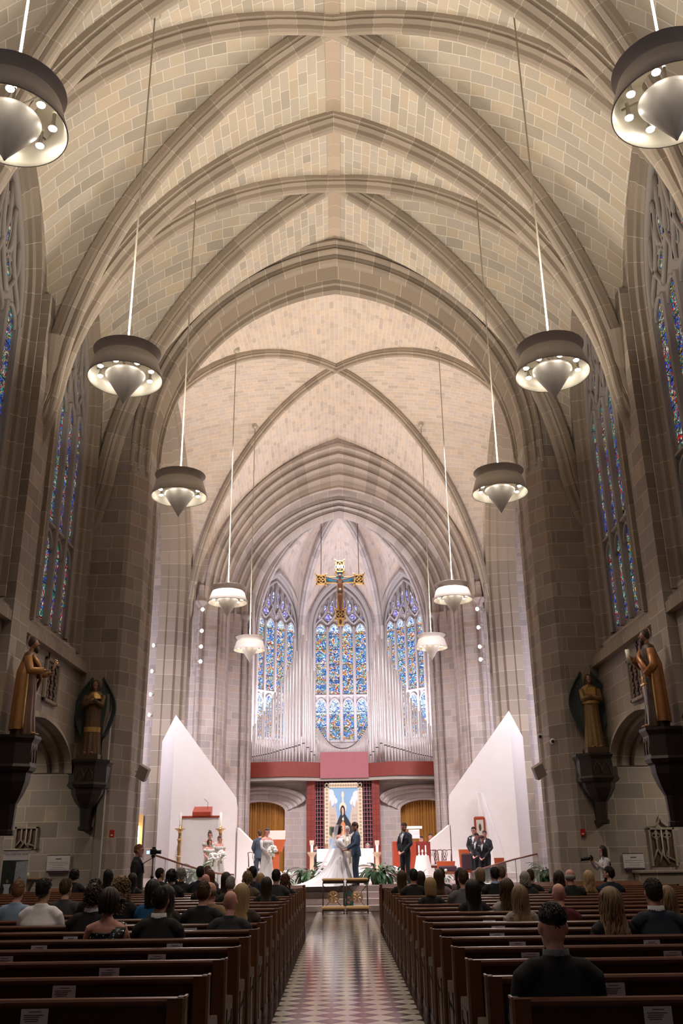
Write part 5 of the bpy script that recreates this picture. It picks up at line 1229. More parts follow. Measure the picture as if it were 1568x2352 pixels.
for s, kd, lab, cols in ((-1, 'keys', 'bearded saint statue in an ochre cloak holding keys, left wall', (flat('brown pleated robe', (.14, .07, .04), .5, noise=.25), oc, sk, hb)), (1, 'sword', 'bearded saint statue with a sword and gilt cloak, right wall', (dk, rc, sk, hb))):
    x = s*6.98
    statue('saint_statue', (x, 20.2, 4.12), s*PI/2*-1*-1 if s > 0 else PI/2, 2.25, lab, cols, kd).rotation_euler = (0, 0, PI/2 if s < 0 else -PI/2)
    corbel((s*7.06, 20.2, 4.1), -s*PI/2, .62, .62, (.66, .75, .52), 'dark carved corbel under the saint on the %s wall' % ('left' if s < 0 else 'right'), 0)
# ---- things on the walls
def wallsign(pts, lab, pole=None):
    (ax, ay), (bx, by) = pts; yy = 26.33; a = at(ax, ay, yy); b = at(bx, by, yy); r = empty('notice_board', ((a.x+b.x)/2, yy, b.z), 0, lab, 'notice board'); w_ = abs(b.x-a.x); h = a.z-b.z
    mb = MB(); mb.box(-w_/2, w_/2, -.01, .02, .05, h-.03); mb.build('board', flat('white notice', (.62, .6, .6), .6), r)
    mb = MB(); mb.box(-w_/2, w_/2, -.014, -.01, 0, .05); mb.build('bottom_band', M['plum'], r)
    mb = MB(); 
    for k in range(14): mb.ball((-w_/2+w_*(k+.5)/14, 0, h-.02), (w_/30, .01, .016), 6, 4)
    mb.build('scalloped_edge', M['plum'], r)
    mb = MB(); rr_ = random.Random(2)
    mb.box(-.08, .08, -.012, -.01, h-.13, h-.1)
    for k in range(10):
        l = rr_.uniform(.5, .85)*w_/2; mb.box(-l, l, -.012, -.01, h-.2-k*.045, h-.193-k*.045)
    mb.build('printed_lines', M['ink'], r)
wallsign([(110, 1963), (158, 2004)], 'white notice board on the wall left of the chancel arch'); wallsign([(1429, 1959), (1481, 1998)], 'white notice board on the wall right of the chancel arch')
def wallbox(px, py, yy, w_, h, mat, name, lab, cat, d=.06):
    p = at(px, py, yy); mb = MB(); mb.bbox(-w_/2, w_/2, -d, 0, -h/2, h/2, .008); mb.box(-w_*.2, w_*.2, -d-.008, -d, -h*.28, -h*.1, 1); tag(mb.build(name, [mat, M['white']], None, (p.x, yy, p.z)), lab, cat)
wallbox(258, 1915, 26.38, .14, .2, M['red'], 'fire_alarm', 'red fire alarm on the pier left of the chancel arch', 'fire alarm'); wallbox(1337, 1912, 26.38, .13, .19, M['red'], 'fire_alarm', 'red fire alarm on the pier right of the chancel arch', 'fire alarm')
wallbox(352, 1888, 43.19, .14, .26, M['red'], 'fire_alarm', 'small red alarm on the far transept wall at left', 'fire alarm'); wallbox(1223, 1886, 43.19, .22, .3, M['red'], 'fire_alarm', 'small red alarm on the far transept wall at right', 'fire alarm')
for s, px, py in ((-1, 335, 1776), (1, 1241, 1772)):
    p = at(px, py, 27.4); r = empty('wall_loudspeaker', (s*(6.03), 27.4, p.z), 0, 'square grey loudspeaker on the %s side of the chancel arch' % ('left' if s < 0 else 'right'), 'loudspeaker')
    mb = MB(); mb.bbox(-.17, .17, -.08, .08, -.2, .2, .015); o = mb.build('cabinet', M['grey'], r, (-s*.24, -.1, 0)); o.rotation_euler = (.25, s*-.5, s*.3)
    mb = MB(); mb.tube([(0, 0, .05), (-s*.12, -.05, .03), (-s*.22, -.08, 0)], .02, 6); mb.build('bracket', M['grey'], r)
for px, py, lab in ((1268, 1703, 'round white security camera on the right pier'), (1239, 1692, 'small boxy security camera beside the round one')):
    p = at(px, py, 27.0); r = empty('security_camera', (6.18, 27.0, p.z), 0, lab, 'camera'); x = p.x-6.18
    mb = MB(); mb.ball((x, -.05, 0), .085, 14, 10); mb.build('dome', M['white'], r); mb = MB(); mb.ball((x-.01, -.11, -.01), .05, 12, 8); mb.build('lens', M['black'], r); mb = MB(); mb.tube([(x, 0, 0), (0, .1, .02)], .02, 6); mb.build('mount', M['white'], r)
mb = MB(); p0_, p1_ = at(268, 1660, 26.3), at(228, 2035, 26.3); mb.box(-6.77, -6.58, 26.2, 26.4, .1, 6.0); tag(mb.build('cable_duct', M['conduit']), 'tall painted cable duct on the wall beside the left angel', 'duct')
# track spotlights
def track(x, yy, z0, z1, zs, s, lab, aimx):
    r = empty('lighting_pole', (x, yy, z0), 0, lab, 'lighting pole')
    mb = MB(); mb.tube([(0, 0, 0), (0, 0, z1-z0)], .03, 6)
    for z in (0.1, (z1-z0)*.5, z1-z0-.1): mb.tube([(0, 0, z), (s*.0, .25, z)], .02, 5)
    mb.build('pole', M['rod'], r)
    for i, z in enumerate(zs):
        q = empty('stage_lamp', (x+aimx*.32, yy-.12, z), 0, '%s spotlight on the %s' % (['top', 'second', 'third', 'lowest'][i], lab), 'spotlight', 'spotlights on the wall poles')
        mb = MB(); mb.tube([(-aimx*.12, .1, 0), (aimx*.12, -.14, -.06)], [.07, .095], 14); mb.build('housing', M['rod'], q)
        mb = MB(); d = Vector((aimx*.24, -.24, -.06)).normalized(); c = Vector((aimx*.12, -.14, -.06)); mb.tube([c, c+d*.015], .085, 14); mb.build('lens', flat('lit lens', (1, .97, .95), .3, emit=22), q)
        mb = MB(); mb.tube([(-aimx*.3, .1, 0), (-aimx*.05, .05, .0)], .018, 5); mb.build('yoke', M['rod'], q)
def tr2(pxs, yy, lab, aimx, ptop, pbot):
    P_ = [at(px, py, yy) for px, py in pxs]; a = at(*ptop, yy); b = at(*pbot, yy)
    track(a.x, yy, b.z, a.z, [p.z for p in P_], -aimx, lab, aimx*((P_[0].x-a.x)/.32*aimx if False else 1))
tr2([(357, 1482), (350, 1541), (345, 1594), (341, 1641)], 42.8, 'pole on the far wall of the left transept', -1, (378, 1447), (363, 1715)); tr2([(462, 1400), (462, 1449), (456, 1485), (452, 1519)], 42.5, 'pole on the left sanctuary pier', 1, (449, 1343), (442, 1532))
tr2([(1096, 1399), (1100, 1441), (1107, 1485), (1111, 1514)], 42.5, 'pole on the right sanctuary pier', -1, (1110, 1338), (1122, 1528))
# ---- carved wall niches low on the walls
def niche(px, py, yy, w_, h, lab, ogee):
    p = at(px, py, yy); r = empty('stone_niche', (p.x, yy, p.z), 0, lab, 'niche'); st = MS['jamb']
    mb = MB(); mb.box(-w_/2, w_/2, .02, .04, 0, h); mb.build('recess', M['bronze'], r)
    mb = MB()
    for a, b, c, d in ((-w_/2-.06, -w_/2, 0, h), (w_/2, w_/2+.06, 0, h), (-w_/2-.06, w_/2+.06, h-.06, h)): mb.bbox(a, b, -.06, .04, c, d, .01)
    for k in range(-1, 2): mb.tube([(k*w_*.25, -.02, h-.05), (k*w_*.25, -.02, h*.45), (k*w_*.1+(.0 if k else 0), -.02, h*.28), ((k+.5)*w_*.45, -.02, h*.08)], .028, 6); mb.tube([(k*w_*.25, -.02, h*.45), ((k-.5)*w_*.35, -.02, h*.12)], .025, 6)
    if ogee:
        mb.tube([(-w_/2-.08, -.03, h), (-w_*.25, -.03, h+.05), (-w_*.08, -.03, h+.14), (0, -.03, h+.3), (w_*.08, -.03, h+.14), (w_*.25, -.03, h+.05), (w_/2+.08, -.03, h)], .035, 6)
        for s in (-1, 1):
            for q in range(4): mb.tube([(s*w_*.25+.06*math.cos(q*PI/2)+.05*math.cos(a*PI/4), -.03, h-.2+.06*math.sin(q*PI/2)+.05*math.sin(a*PI/4)) for a in range(9)], .012, 5, False)
    mb.build('tracery', st, r)
niche(57, 1952, 26.36, .52, .6, 'carved stone tracery niche on the far left wall', False); niche(1527, 1990, 26.36, .6, 1.0, 'ogee topped carved stone niche on the far right wall', True)
mb = MB(); a = at(1545, 2000, 25.4); mb.bbox(a.x-.75, a.x+1.2, 25.9, 26.3, 0, 1.0, .02); mb.bbox(a.x-.8, a.x+1.2, 25.85, 26.35, 1.0, 1.08, .02); tag(mb.build('stone_bench', MS['jamb']), 'stone plinth below the ogee niche at right', 'plinth')
# ---- banner, candle stand and small table at left
a = at(10, 1952, 24.6); b = at(68, 1952, 24.6); r = empty('pull_up_banner', ((a.x+b.x)/2, 24.6, 0), 0, 'tall banner with a couple in a wood, standing far left', 'banner'); w_ = b.x-a.x; h = a.z
ty = [flat('banner white', (0.80, 0.76, 0.80), .6), flat('banner forest', (.025, .035, .03), .7, noise=.9, nscale=9), flat('banner pale dress', (0.65, 0.65, 0.72), .7), flat('banner light leaves', (0.42, 0.46, 0.53), .7, noise=.6, nscale=25), M['skinp'] if 'skinp' in M else flat('banner skin', (.3, .22, .18), .7)]
mb = MB(); mb.box(-w_/2, w_/2, -.004, .004, .08, h); mb.add([(-w_/2, -.006, .1), (w_/2, -.006, .1), (w_/2, -.006, h*.86), (-w_/2, -.006, h*.86)], [(0, 1, 2, 3)], None, 1); mb.add([(0, -.007, h*.5), (w_/2, -.007, h*.45), (w_/2, -.007, h*.85), (.02, -.007, h*.84)], [(0, 1, 2, 3)], None, 3)
for cx, hh in ((-.16, .62), (.14, .66)):
    z1 = h*hh*.98; mb.add([(cx-.12, -.009, h*.2), (cx+.12, -.009, h*.2), (cx+.06, -.009, z1*.8), (cx+.1, -.009, z1*.9), (cx-.1, -.009, z1*.9), (cx-.06, -.009, z1*.8)], [(0, 1, 2, 3, 4, 5)], None, 2); mb.add([(cx+.035*math.cos(q*PI/5), -.01, z1*.96+.045*math.sin(q*PI/5)) for q in range(10)], [list(range(10))], None, 4)
mb.build('banner_sheet', ty, r); mb = MB(); mb.tube([(-w_/2-.02, 0, h), (w_/2+.04, 0, h)], .02, 8); mb.build('top_rail', M['rod'], r); mb = MB(); mb.bbox(-w_/2, w_/2, -.1, .1, 0, .09, .02); mb.build('base', M['alu'], r)
tc = bpy.data.curves.new('banner_text', 'FONT'); tc.body = '"You shall be mine"'; tc.size = .085; tc.align_x = 'CENTER'; to = bpy.data.objects.new('banner_text', tc); COL.objects.link(to); to.parent = r; to.location = (0, -.012, h*.93); to.rotation_euler = (PI/2, 0, 0); tc.materials.append(M['ink']); to = tomesh(to)
for px, lab in ((62, 'small stone table beside the banner'), (100, 'pale wooden stand right of the banner')):
    p = at(px, 2016, 25.3); r = empty('side_stand', (p.x, 25.3, 0), 0, lab, 'stand'); mb = MB(); mb.bbox(-.22, .22, -.2, .2, p.z-.05, p.z, .01); mb.build('top', M['edge'], r); mb = MB(); mb.prism([(-.2, p.z-.05), (.2, p.z-.05), (.08, p.z-.3), (.1, 0), (-.1, 0), (-.08, p.z-.3)], -.12, .12, lambda a_, z, d: (a_, d, z)); mb.build('body', flat('buff wood', (.26, .2, .15), .6), r)
p = at(67, 2013, 25.3); mb = MB(); mb.lathe([(0, 0), (.03, 0), (.03, .1), (.01, .13), (0, .14)], 10); tag(mb.build('votive_candle', M['candle'], None, (p.x, 25.2, at(62, 2016, 25.3).z)), 'small white candle on the stone table by the banner', 'candle')
# left transept door; its gold glow is put in as paint colour
mb = MB(); a = at(318, 1932, 42.9); b = at(328, 1870, 42.9); mb.box(a.x-.6, b.x, 43.05, 43.12, .67, b.z); struct(mb.build('door_1', M['goldp']))
mb = MB(); p = at(315, 1922, 42.9); mb.bbox(-.07, .07, -.08, 0, -.55, .45, .02); tag(mb.build('wall_lamp', flat('lit sconce', (1, .93, .8), .4, emit=6), None, (p.x, 42.9, p.z)), 'lit wall lamp beside the doorway in the left transept', 'lamp')

# ---- framed relief panels and small crosses on the side walls above the arcade
def atx(px, py, X): q = ray(px, py); return EYE+q*(X/q.x)
for s_, pr, pt, pb, pc in ((-1, (135, 1527), (135, 1527), (119, 1621), (113, 1500)), (1, (1443, 1517), (1443, 1517), (1459, 1614), (1463, 1485))):
    X = s_*7.6; a_ = atx(*pt, X); b_ = atx(*pb, X); c_ = atx(*pc, X); y1 = (a_.y+b_.y)/2; zt_, zb_2 = a_.z, b_.z
    r = empty('relief_panel', (X, y1-.5, zb_2), 0, 'dark framed bronze relief on the %s wall behind the saint' % ('left' if s_ < 0 else 'right'), 'relief'); h_ = zt_-zb_2
    mb = MB(); mb.box(*sorted((-s_*.03, -s_*.005)), -.5, .5, .03, h_-.03)
    for k in range(9):
        for j in range(3): mb.ball((-s_*.05, -.32+.32*j+.05*math.sin(k*2), .14+h_*.085*k), (.035, .09, .07), 8, 6)
    mb.build('relief', M['bronze'], r)
    mb = MB()
    for q0, q1, z0_, z1_ in ((-.56, -.46, 0, h_), (.46, .56, 0, h_), (-.56, .56, 0, .09), (-.56, .56, h_-.09, h_)): mb.bbox(*sorted((-s_*.09, -s_*.005)), q0, q1, z0_, z1_, .015)
    mb.build('frame', MS['jamb'], r)
    mb = MB(); mb.box(*sorted((-s_*.03, -s_*.0)), -.018, .018, -.18, .14); mb.box(*sorted((-s_*.03, -s_*.0)), -.09, .09, .02, .055); tag(mb.build('wall_cross', M['iron'], None, (X, c_.y, c_.z)), 'small dark cross on the %s wall above the relief' % ('left' if s_ < 0 else 'right'), 'cross')
# ================================================================== people
SKIN = {'fair': (.62, .36, .27), 'tan': (.48, .27, .18), 'pink': (.66, .34, .28), 'dark': (.20, .11, .07)}
_mc = {}
def cmat(kind, c, **kw):
    k = (kind, tuple(round(q, 3) for q in c), tuple(sorted(kw.items())))
    if k not in _mc:
        if kind == 'skin': m = flat('skin', c, .5, spec=.3); m.node_tree.nodes['Principled BSDF'].inputs['Subsurface Weight'].default_value = .08
        elif kind == 'hair': m = flat('hair', c, .48, noise=.3, nscale=60, spec=.4)
        else: m = flat('cloth', c, kw.get('rough', .85), noise=kw.get('noise', .08), nscale=kw.get('ns', 30), metal=kw.get('metal', 0), sheen=kw.get('sheen', 0))
        _mc[k] = m
    return _mc[k]
def Rm(yaw=0, pitch=0, roll=0): return Matrix.Rotation(yaw, 3, 'Z') @ Matrix.Rotation(-pitch, 3, 'X') @ Matrix.Rotation(roll, 3, 'Y')
def standing(): return dict(pel=(0, 0, .93), wai=(0, .01, 1.09), che=(0, .0, 1.29), nb=(0, -.02, 1.46), hd=(0, .02, 1.625), sh=.172, shz=1.41, el=[(-.235, -.02, 1.13), (.235, -.02, 1.13)], wr=[(-.25, .06, .88), (.25, .06, .88)], ha=[(-.24, .1, .80), (.24, .1, .80)], kn=[(-.1, .03, .5), (.1, .03, .5)], an=[(-.1, -.01, .09), (.1, -.01, .09)], hip=.09, toe=(0, 1))
def seated():
    J = standing(); dz = -.40
    for k in ('pel', 'wai', 'che', 'nb', 'hd'): J[k] = (J[k][0], J[k][1], J[k][2]+dz)
    J['shz'] += dz; J['el'] = [(-.225, .06, .75), (.225, .06, .75)]; J['wr'] = [(-.14, .27, .64), (.14, .27, .64)]; J['ha'] = [(-.06, .34, .63), (.06, .34, .63)]
    J['kn'] = [(-.11, .46, .52), (.11, .46, .52)]; J['an'] = [(-.11, .44, .09), (.11, .44, .09)]; return J
def head_mb(mb, c, R, sex):
    g = .97 if sex == 'f' else 1.0; c = Vector(c); rows = []
    prof = [(-.128, .012, .018, .052), (-.12, .034, .034, .040), (-.105, .048, .05, .028), (-.08, .058, .068, .014), (-.045, .067, .082, .004), (0, .073, .092, -.002), (.035, .0755, .096, -.006), (.07, .070, .09, -.009), (.098, .054, .07, -.011), (.116, .033, .044, -.012), (.125, .008, .01, -.012)]
    for z, a, b, yo in prof:
        row = []
        for k in range(20):
            t = 2*PI*k/20; x = a*math.cos(t); y = b*math.sin(t)+yo
            if y > yo and abs(z) < .1: y *= (.97 if abs(x) < .03 else 1.0)
            row.append(c+R @ (Vector((x, y, z))*g))
        rows.append(row)
    mb.grid(rows, None, True); mb.add(rows[0], [list(range(20))[::-1]]); mb.add(rows[-1], [list(range(20))])
    q = lambda x, y, z: c+R @ (Vector((x, y, z))*g)
    mb.tube([q(0, .086, .03), q(0, .098, .0), q(0, .108, -.025), q(0, .09, -.035)], [(.007, .01), (.009, .012), (.014, .012), (.008, .008)], 8)
    mb.ball(q(0, .078, -.06), (.024, .016, .012), 8, 6); mb.ball(q(0, .07, -.1), (.026, .02, .018), 8, 6)
    for s in (-1, 1):
        mb.ball(q(s*.078, -.008, -.005), (.013, .022, .034), 8, 6, 0, R); mb.ball(q(s*.03, .075, .03), (.022, .014, .01), 8, 6)
def hand_mb(mb, w_, h, s, k=1.0, curl=.5):
    """palm with five separate bent fingers, from wrist w_ towards h"""
    w_ = Vector(w_); h = Vector(h); d = (h-w_).normalized(); up = Vector((0, 0, 1)) if abs(d.z) < .8 else Vector((0, 1, 0)); sd = d.cross(up).normalized(); nn = sd.cross(d).normalized()
    p0 = w_+d*.02; p1 = w_+d*.085
    mb.tube([w_-d*.02, p0, w_+d*.055, p1, w_+d*.1], [(.024, .02), (.028, .018), (.038, .017), (.04, .016), (.034, .012)], 10, True, 0, True, sd)
    for i, L in enumerate((.062, .074, .07, .054)):
        b = p1+sd*((i-1.5)*.021); cv = -nn*s*0-Vector((0, 0, 1))*curl
        a1 = b+(d+cv*.3).normalized()*L*.45; a2 = a1+(d+cv*1.0).normalized()*L*.32; a3 = a2+(d*.5+cv*1.6).normalized()*L*.26
        mb.tube([b-d*.01, b, a1, a2, a3], [.0098, .0098, .009, .0085, .006], 6)
    t0 = w_+d*.035-sd*s*.03; mb.tube([t0, t0-sd*s*.022+d*.025, t0-sd*s*.026+d*.055, t0-sd*s*.02+d*.075], [.012, .0115, .0105, .007], 6)
_cache = {}
def body_mesh(key, J, sex, R, fat, vox):
    if key in _cache: return _cache[key]
    mb = MB(); f = fat; fm = sex == 'f'
    P = {k: Vector(v) for k, v in J.items() if k in ('pel', 'wai', 'che', 'nb', 'hd')}; sh = J['sh']*(.9 if fm else 1)
    wz = .85 if fm else 1
    mb.tube([P['pel']+Vector((0, 0, -.09)), P['pel'], P['wai'], P['che'], Vector((P['nb'].x, P['nb'].y, J['shz']-.01)), P['nb'], P['nb']+Vector((0, .0, .03))],
            [(.13*f, .1*f), (.155*f, .112*f), (.135*wz*f, .1*f), (.16*f, .112*f), (.15, .085), (.07, .06), (.055, .055)], 16)
    mb.tube([P['nb']-Vector((0, 0, .03)), P['nb']+Vector((0, .01, .05)), P['hd']+R @ Vector((0, -.01, -.07))], [.06, .052 if not fm else .045, .052 if not fm else .045], 12)
    if fm:
        for s in (-1, 1): mb.ball(P['che']+Vector((s*.07, .1, -.0)), .06, 10, 8)
    for i, s in enumerate((-1, 1)):
        S = Vector((s*sh, P['nb'].y, J['shz']-.03)); E = Vector(J['el'][i]); W = Vector(J['wr'][i])
        mb.tube([Vector((s*.06, P['nb'].y, J['shz']+.0)), S, S.lerp(E, .35), E, E.lerp(W, .35), W], [.06, .058, .05*f, .04, .038, .026], 10)
        hand_mb(mb, W, J['ha'][i], s, 1, J.get('curl', .5))
        Hh = Vector((s*J['hip'], P['pel'].y, P['pel'].z-.03)); K = Vector(J['kn'][i]); A = Vector(J['an'][i])
        mb.tube([Hh, Hh.lerp(K, .3), K, K.lerp(A, .3), A], [.085*f, .08*f, .058, .055, .038], 10)
        t = Vector((J['toe'][0], J['toe'][1], 0)); mb.tube([A+Vector((0, -.04, -.04)), A+t*.06+Vector((0, 0, -.045)), A+t*.16+Vector((0, 0, -.06))], [(.035, .04), (.04, .035), (.035, .022)], 10)
    head_mb(mb, P['hd'], R, sex)
    me = remesh(mb.mesh('body', []), vox, 1); _cache[key] = me; return me
def top_mesh(key, J, sex, fat, style, vox=.013):
    """jacket / blouse shell over torso and sleeves"""
    key = ('top', key, style)
    if key in _cache: return _cache[key]
    mb = MB(); f = fat; fm = sex == 'f'; e = {'jacket': .018, 'shirt': .012, 'knit': .010, 'coat': .024, 'bare': .012, 'sleeveless': .012}[style]
    P = {k: Vector(v) for k, v in J.items() if k in ('pel', 'wai', 'che', 'nb', 'hd')}; sh = J['sh']*(.9 if fm else 1); wz = .85 if fm else 1
    low = P['pel'].z-(.13 if style in ('jacket', 'coat') and J['kn'][0][1] < .2 else .05)
    pts = [Vector((0, P['pel'].y, low)), P['pel'], P['wai'], P['che'], Vector((0, P['nb'].y, J['shz']-.02)), Vector((0, P['nb'].y, J['shz']+.02)), P['nb']+Vector((0, 0, .0)), P['nb']+Vector((0, .0, .035))]
    rr = [(.165*f+e, .125*f+e), (.16*f+e, .12*f+e), (.14*wz*f+e, .105*f+e), (.17*f+e, .118*f+e), (.165+e*.8, .09+e*.6), (.13+e*.6, .075+e*.5), (.075+e*.5, .064+e*.5), (.062+e*.4, .06+e*.4)]
    if style in ('bare', 'sleeveless'): pts = pts[:4]+[P['che']+Vector((0, 0, .07))]; rr = rr[:4]+[(.155+e, .105+e)]
    mb.tube(pts, rr, 18)
    if fm:
        for s in (-1, 1): mb.ball(P['che']+Vector((s*.07, .1, -.0)), .062+e, 10, 8)
    if style not in ('bare', 'sleeveless'):
        for i, s in enumerate((-1, 1)):
            S = Vector((s*sh, P['nb'].y, J['shz']-.035)); E = Vector(J['el'][i]); W = Vector(J['wr'][i]); W = E.lerp(W, .95)
            mb.tube([Vector((s*.05, P['nb'].y, J['shz']-.0)), Vector((s*sh*.8, P['nb'].y, J['shz']-.01)), S+Vector((s*.012, 0, -.01)), S.lerp(E, .35), E, E.lerp(W, .35), W], [.06+e*.5, .062+e*.6, .064+e*.6, .056*f+e*.7, .047+e*.6, .044+e*.6, .032+e*.6], 12)
    me = remesh(mb.mesh('top', []), vox, 2); _cache[key] = me; return me
def legs_mesh(key, J, fat, wide=1.0):
    key = ('legs', key, wide)
    if key in _cache: return _cache[key]
    mb = MB(); P = Vector(J['pel']); mb.tube([P+Vector((0, 0, .08)), P, P-Vector((0, 0, .09))], [(.15*fat+.01, .115*fat), (.168*fat, .125*fat), (.14*fat, .11*fat)], 14)
    for i, s in enumerate((-1, 1)):
        Hh = Vector((s*J['hip'], P.y, P.z-.03)); K = Vector(J['kn'][i]); A = Vector(J['an'][i])
        mb.tube([Hh, Hh.lerp(K, .3), K, K.lerp(A, .4), A+Vector((0, 0, -.02))], [.098*fat, .093*fat, .072*wide, .068*wide, .06*wide], 12)
    me = remesh(mb.mesh('trousers', []), .014, 2); _cache[key] = me; return me
def use(me, mat, name, parent):
    m = me.copy(); m.name = name; m.materials.clear(); m.materials.append(mat); return link(name, m, parent)
def hair_obj(r, J, R, style, col, L=.45, wave=.0, seed=1, vol=1.0):
    if style == 'bald': return
    mt = cmat('hair', col); c = Vector(J['hd']); rn = random.Random(seed); nb = Vector(J['nb'])
    q = lambda p: c+R @ Vector(p)
    mb = MB()
    if style == 'fringe':       # balding: hair only round the back and sides
        for k in range(26):
            a = PI*(1.0+k/25.0)+0; x, y = .08*math.cos(a), .1*math.sin(a)-.0
            mb.tube([q((x*.97, y*.97, .035)), q((x*1.02, y*1.02, 0)), q((x*.97, y*.97, -.045))], [(.012, .01)]*3, 6)
        return mb.build('hair', mt, r)
    v = min(vol, 1.06) if 'curly' in style else vol; rows = []; M_, N_ = 14, 28
    for i in range(M_+1):
        th = PI*.80*i/M_; row = []
        for k in range(N_):
            ph = 2*PI*k/N_; x, y, z = math.sin(th)*math.cos(ph), math.sin(th)*math.sin(ph), math.cos(th)
            jit = 1+rn.uniform(-.02, .02)*(1+wave*14)+.012*math.sin(k*3+i)
            R1 = Vector((x*.083*v, y*.105*v-.012, z*.118*(1+(v-1)*.6)+.018))*jit
            front = max(0, y)
            lim = .07 if style != 'short' else .055
            if front > .25 and R1.z < lim: R1.y = min(R1.y, .085)*(.78 if front > .5 else .9); R1.x *= .9; R1.z = max(R1.z, lim-.02) if front > .5 else R1.z
            zf = (-.055 if y > -.2 else -.09) if style == 'short' else .0
            if style in ('short', 'undercut') and R1.z < zf+.03: R1 = Vector((R1.x*.86, R1.y*.86, max(R1.z, zf)))
            if style == 'undercut' and R1.z < .035: R1 = Vector((R1.x*.93, R1.y*.95, R1.z))
            row.append(q(R1))
        rows.append(row)
    mb.grid(rows, None, True)
    if style in ('short', 'undercut'):
        for k in range(420):      # tufts
            th = rn.uniform(.0, 1.2); ph = rn.uniform(0, 2*PI); d = Vector((math.sin(th)*math.cos(ph), math.sin(th)*math.sin(ph), math.cos(th)))
            p = Vector((d.x*.081, d.y*.102-.012, d.z*.116+.018))
            if d.y > .3 and p.z < .07: continue
            t = Vector((rn.uniform(-.35, .35), rn.uniform(-1.0, -.3) if style == 'undercut' else rn.uniform(-.6, .4), -.35)); t = (t-d*t.dot(d)).normalized()
            mb.tube([q(p), q(p+t*.014+d*.0035), q(p+t*.03+d*.001)], [.0035, .0032, .001], 4)
    elif style in ('long', 'bob', 'wavy'):
        n = 104
        for k in range(n):
            ph = PI+PI*(-.16+1.32*k/(n-1))+rn.uniform(-.05, .05); cx, cy = math.cos(ph), math.sin(ph); Lk = L*rn.uniform(.86, 1.05); pts = []; rad = []
            sp = rn.uniform(.92, 1.12)*v; w0 = rn.uniform(0, 6); amp = wave*rn.uniform(.6, 1.3); n2 = 12
            for j in range(n2+1):
                t = j/n2
                if t < .38: a = t/.38*PI/2; p = Vector((cx*.086*sp*math.sin(a), cy*.108*sp*math.sin(a)-.012, .02+.118*math.cos(a)*1.02)); wp = q(p)
                else:
                    u = (t-.38)/.62; base = q((cx*.086*sp, cy*.108*sp-.012, .02)); wp = base+Vector((0, 0, -Lk*u)); wp.x += (c.x-base.x)*.1*u*(-1 if style == 'wavy' else 1)
                    dn = c.z-wp.z
                    back = nb.y-.075-.045*min(1, max(0, (dn-.14)/.15))
                    if dn > .1 and abs(wp.x-c.x) < .16: wp.y = min(wp.y, wp.y*(1-min(1, (dn-.1)*6))+back*min(1, (dn-.1)*6)) if wp.y < .06 else wp.y
                wp = wp+Vector((math.sin(t*17+w0), math.cos(t*15+w0)*.6, 0))*amp*t
                pts.append(wp); rad.append((.0095*(1-.75*max(0, t-.7)/.3), .0075*(1-.6*max(0, t-.7)/.3)))
            mb.tube(pts, rad, 5)
    elif style in ('curly', 'bigcurly'):
        n = 260 if style == 'curly' else 380; LL = L
        for k in range(n):
            ph = rn.uniform(0, 2*PI); z = rn.uniform(.03, .135) if k % 5 < 2 else .12-rn.random()**(.8)*(.15+LL)
            rad = .087*vol*(1 if z > -.02 else 1.08); f = math.sqrt(max(.03, 1-((z-.01)/.135)**2)) if z > .01 else 1
            x, y = rad*f*math.cos(ph), rad*1.2*f*math.sin(ph)-.012
            if y > .03 and z < .06: continue
            p = Vector((x, y, z)); ax = rn.uniform(0, 6); rr_ = rn.uniform(.009, .016)*v
            mb.tube([q(p+Vector((rr_*math.cos(ax+s*1.3), rr_*math.sin(ax+s*1.3), -.009*s))) for s in range(6)], [.006]*5+[.002], 4)
    elif style in ('bun', 'updo'):
        mb.ball(q((0, -.075, .09 if style == 'bun' else .03)), (.05, .05, .045), 14, 10)
        for k in range(26):
            a = rn.uniform(0, 2*PI); b = rn.uniform(-.6, 1.2); p = Vector((.048*math.cos(a)*math.cos(b), -.075+.04*math.sin(a), (.09 if style == 'bun' else .03)+.05*math.sin(b)))
            mb.tube([q(p+Vector((.016*math.cos(s*1.4+a), .012*math.sin(s*1.4), .004*s))) for s in range(5)], .009, 5)
        for s in (-1, 1): mb.tube([q((s*.07, .05, .03)), q((s*.085, .06, -.05)), q((s*.078, .055, -.12))], [.008, .007, .003], 5)
    elif style == 'tail':
        mb.tube([q((0, -.1, .02)), q((0, -.15, -.05)), q((0, -.15, -.25)), q((.02, -.13, -.4))], [.03, .04, .035, .01], 8)
    return mb.build('hair', mt, r)
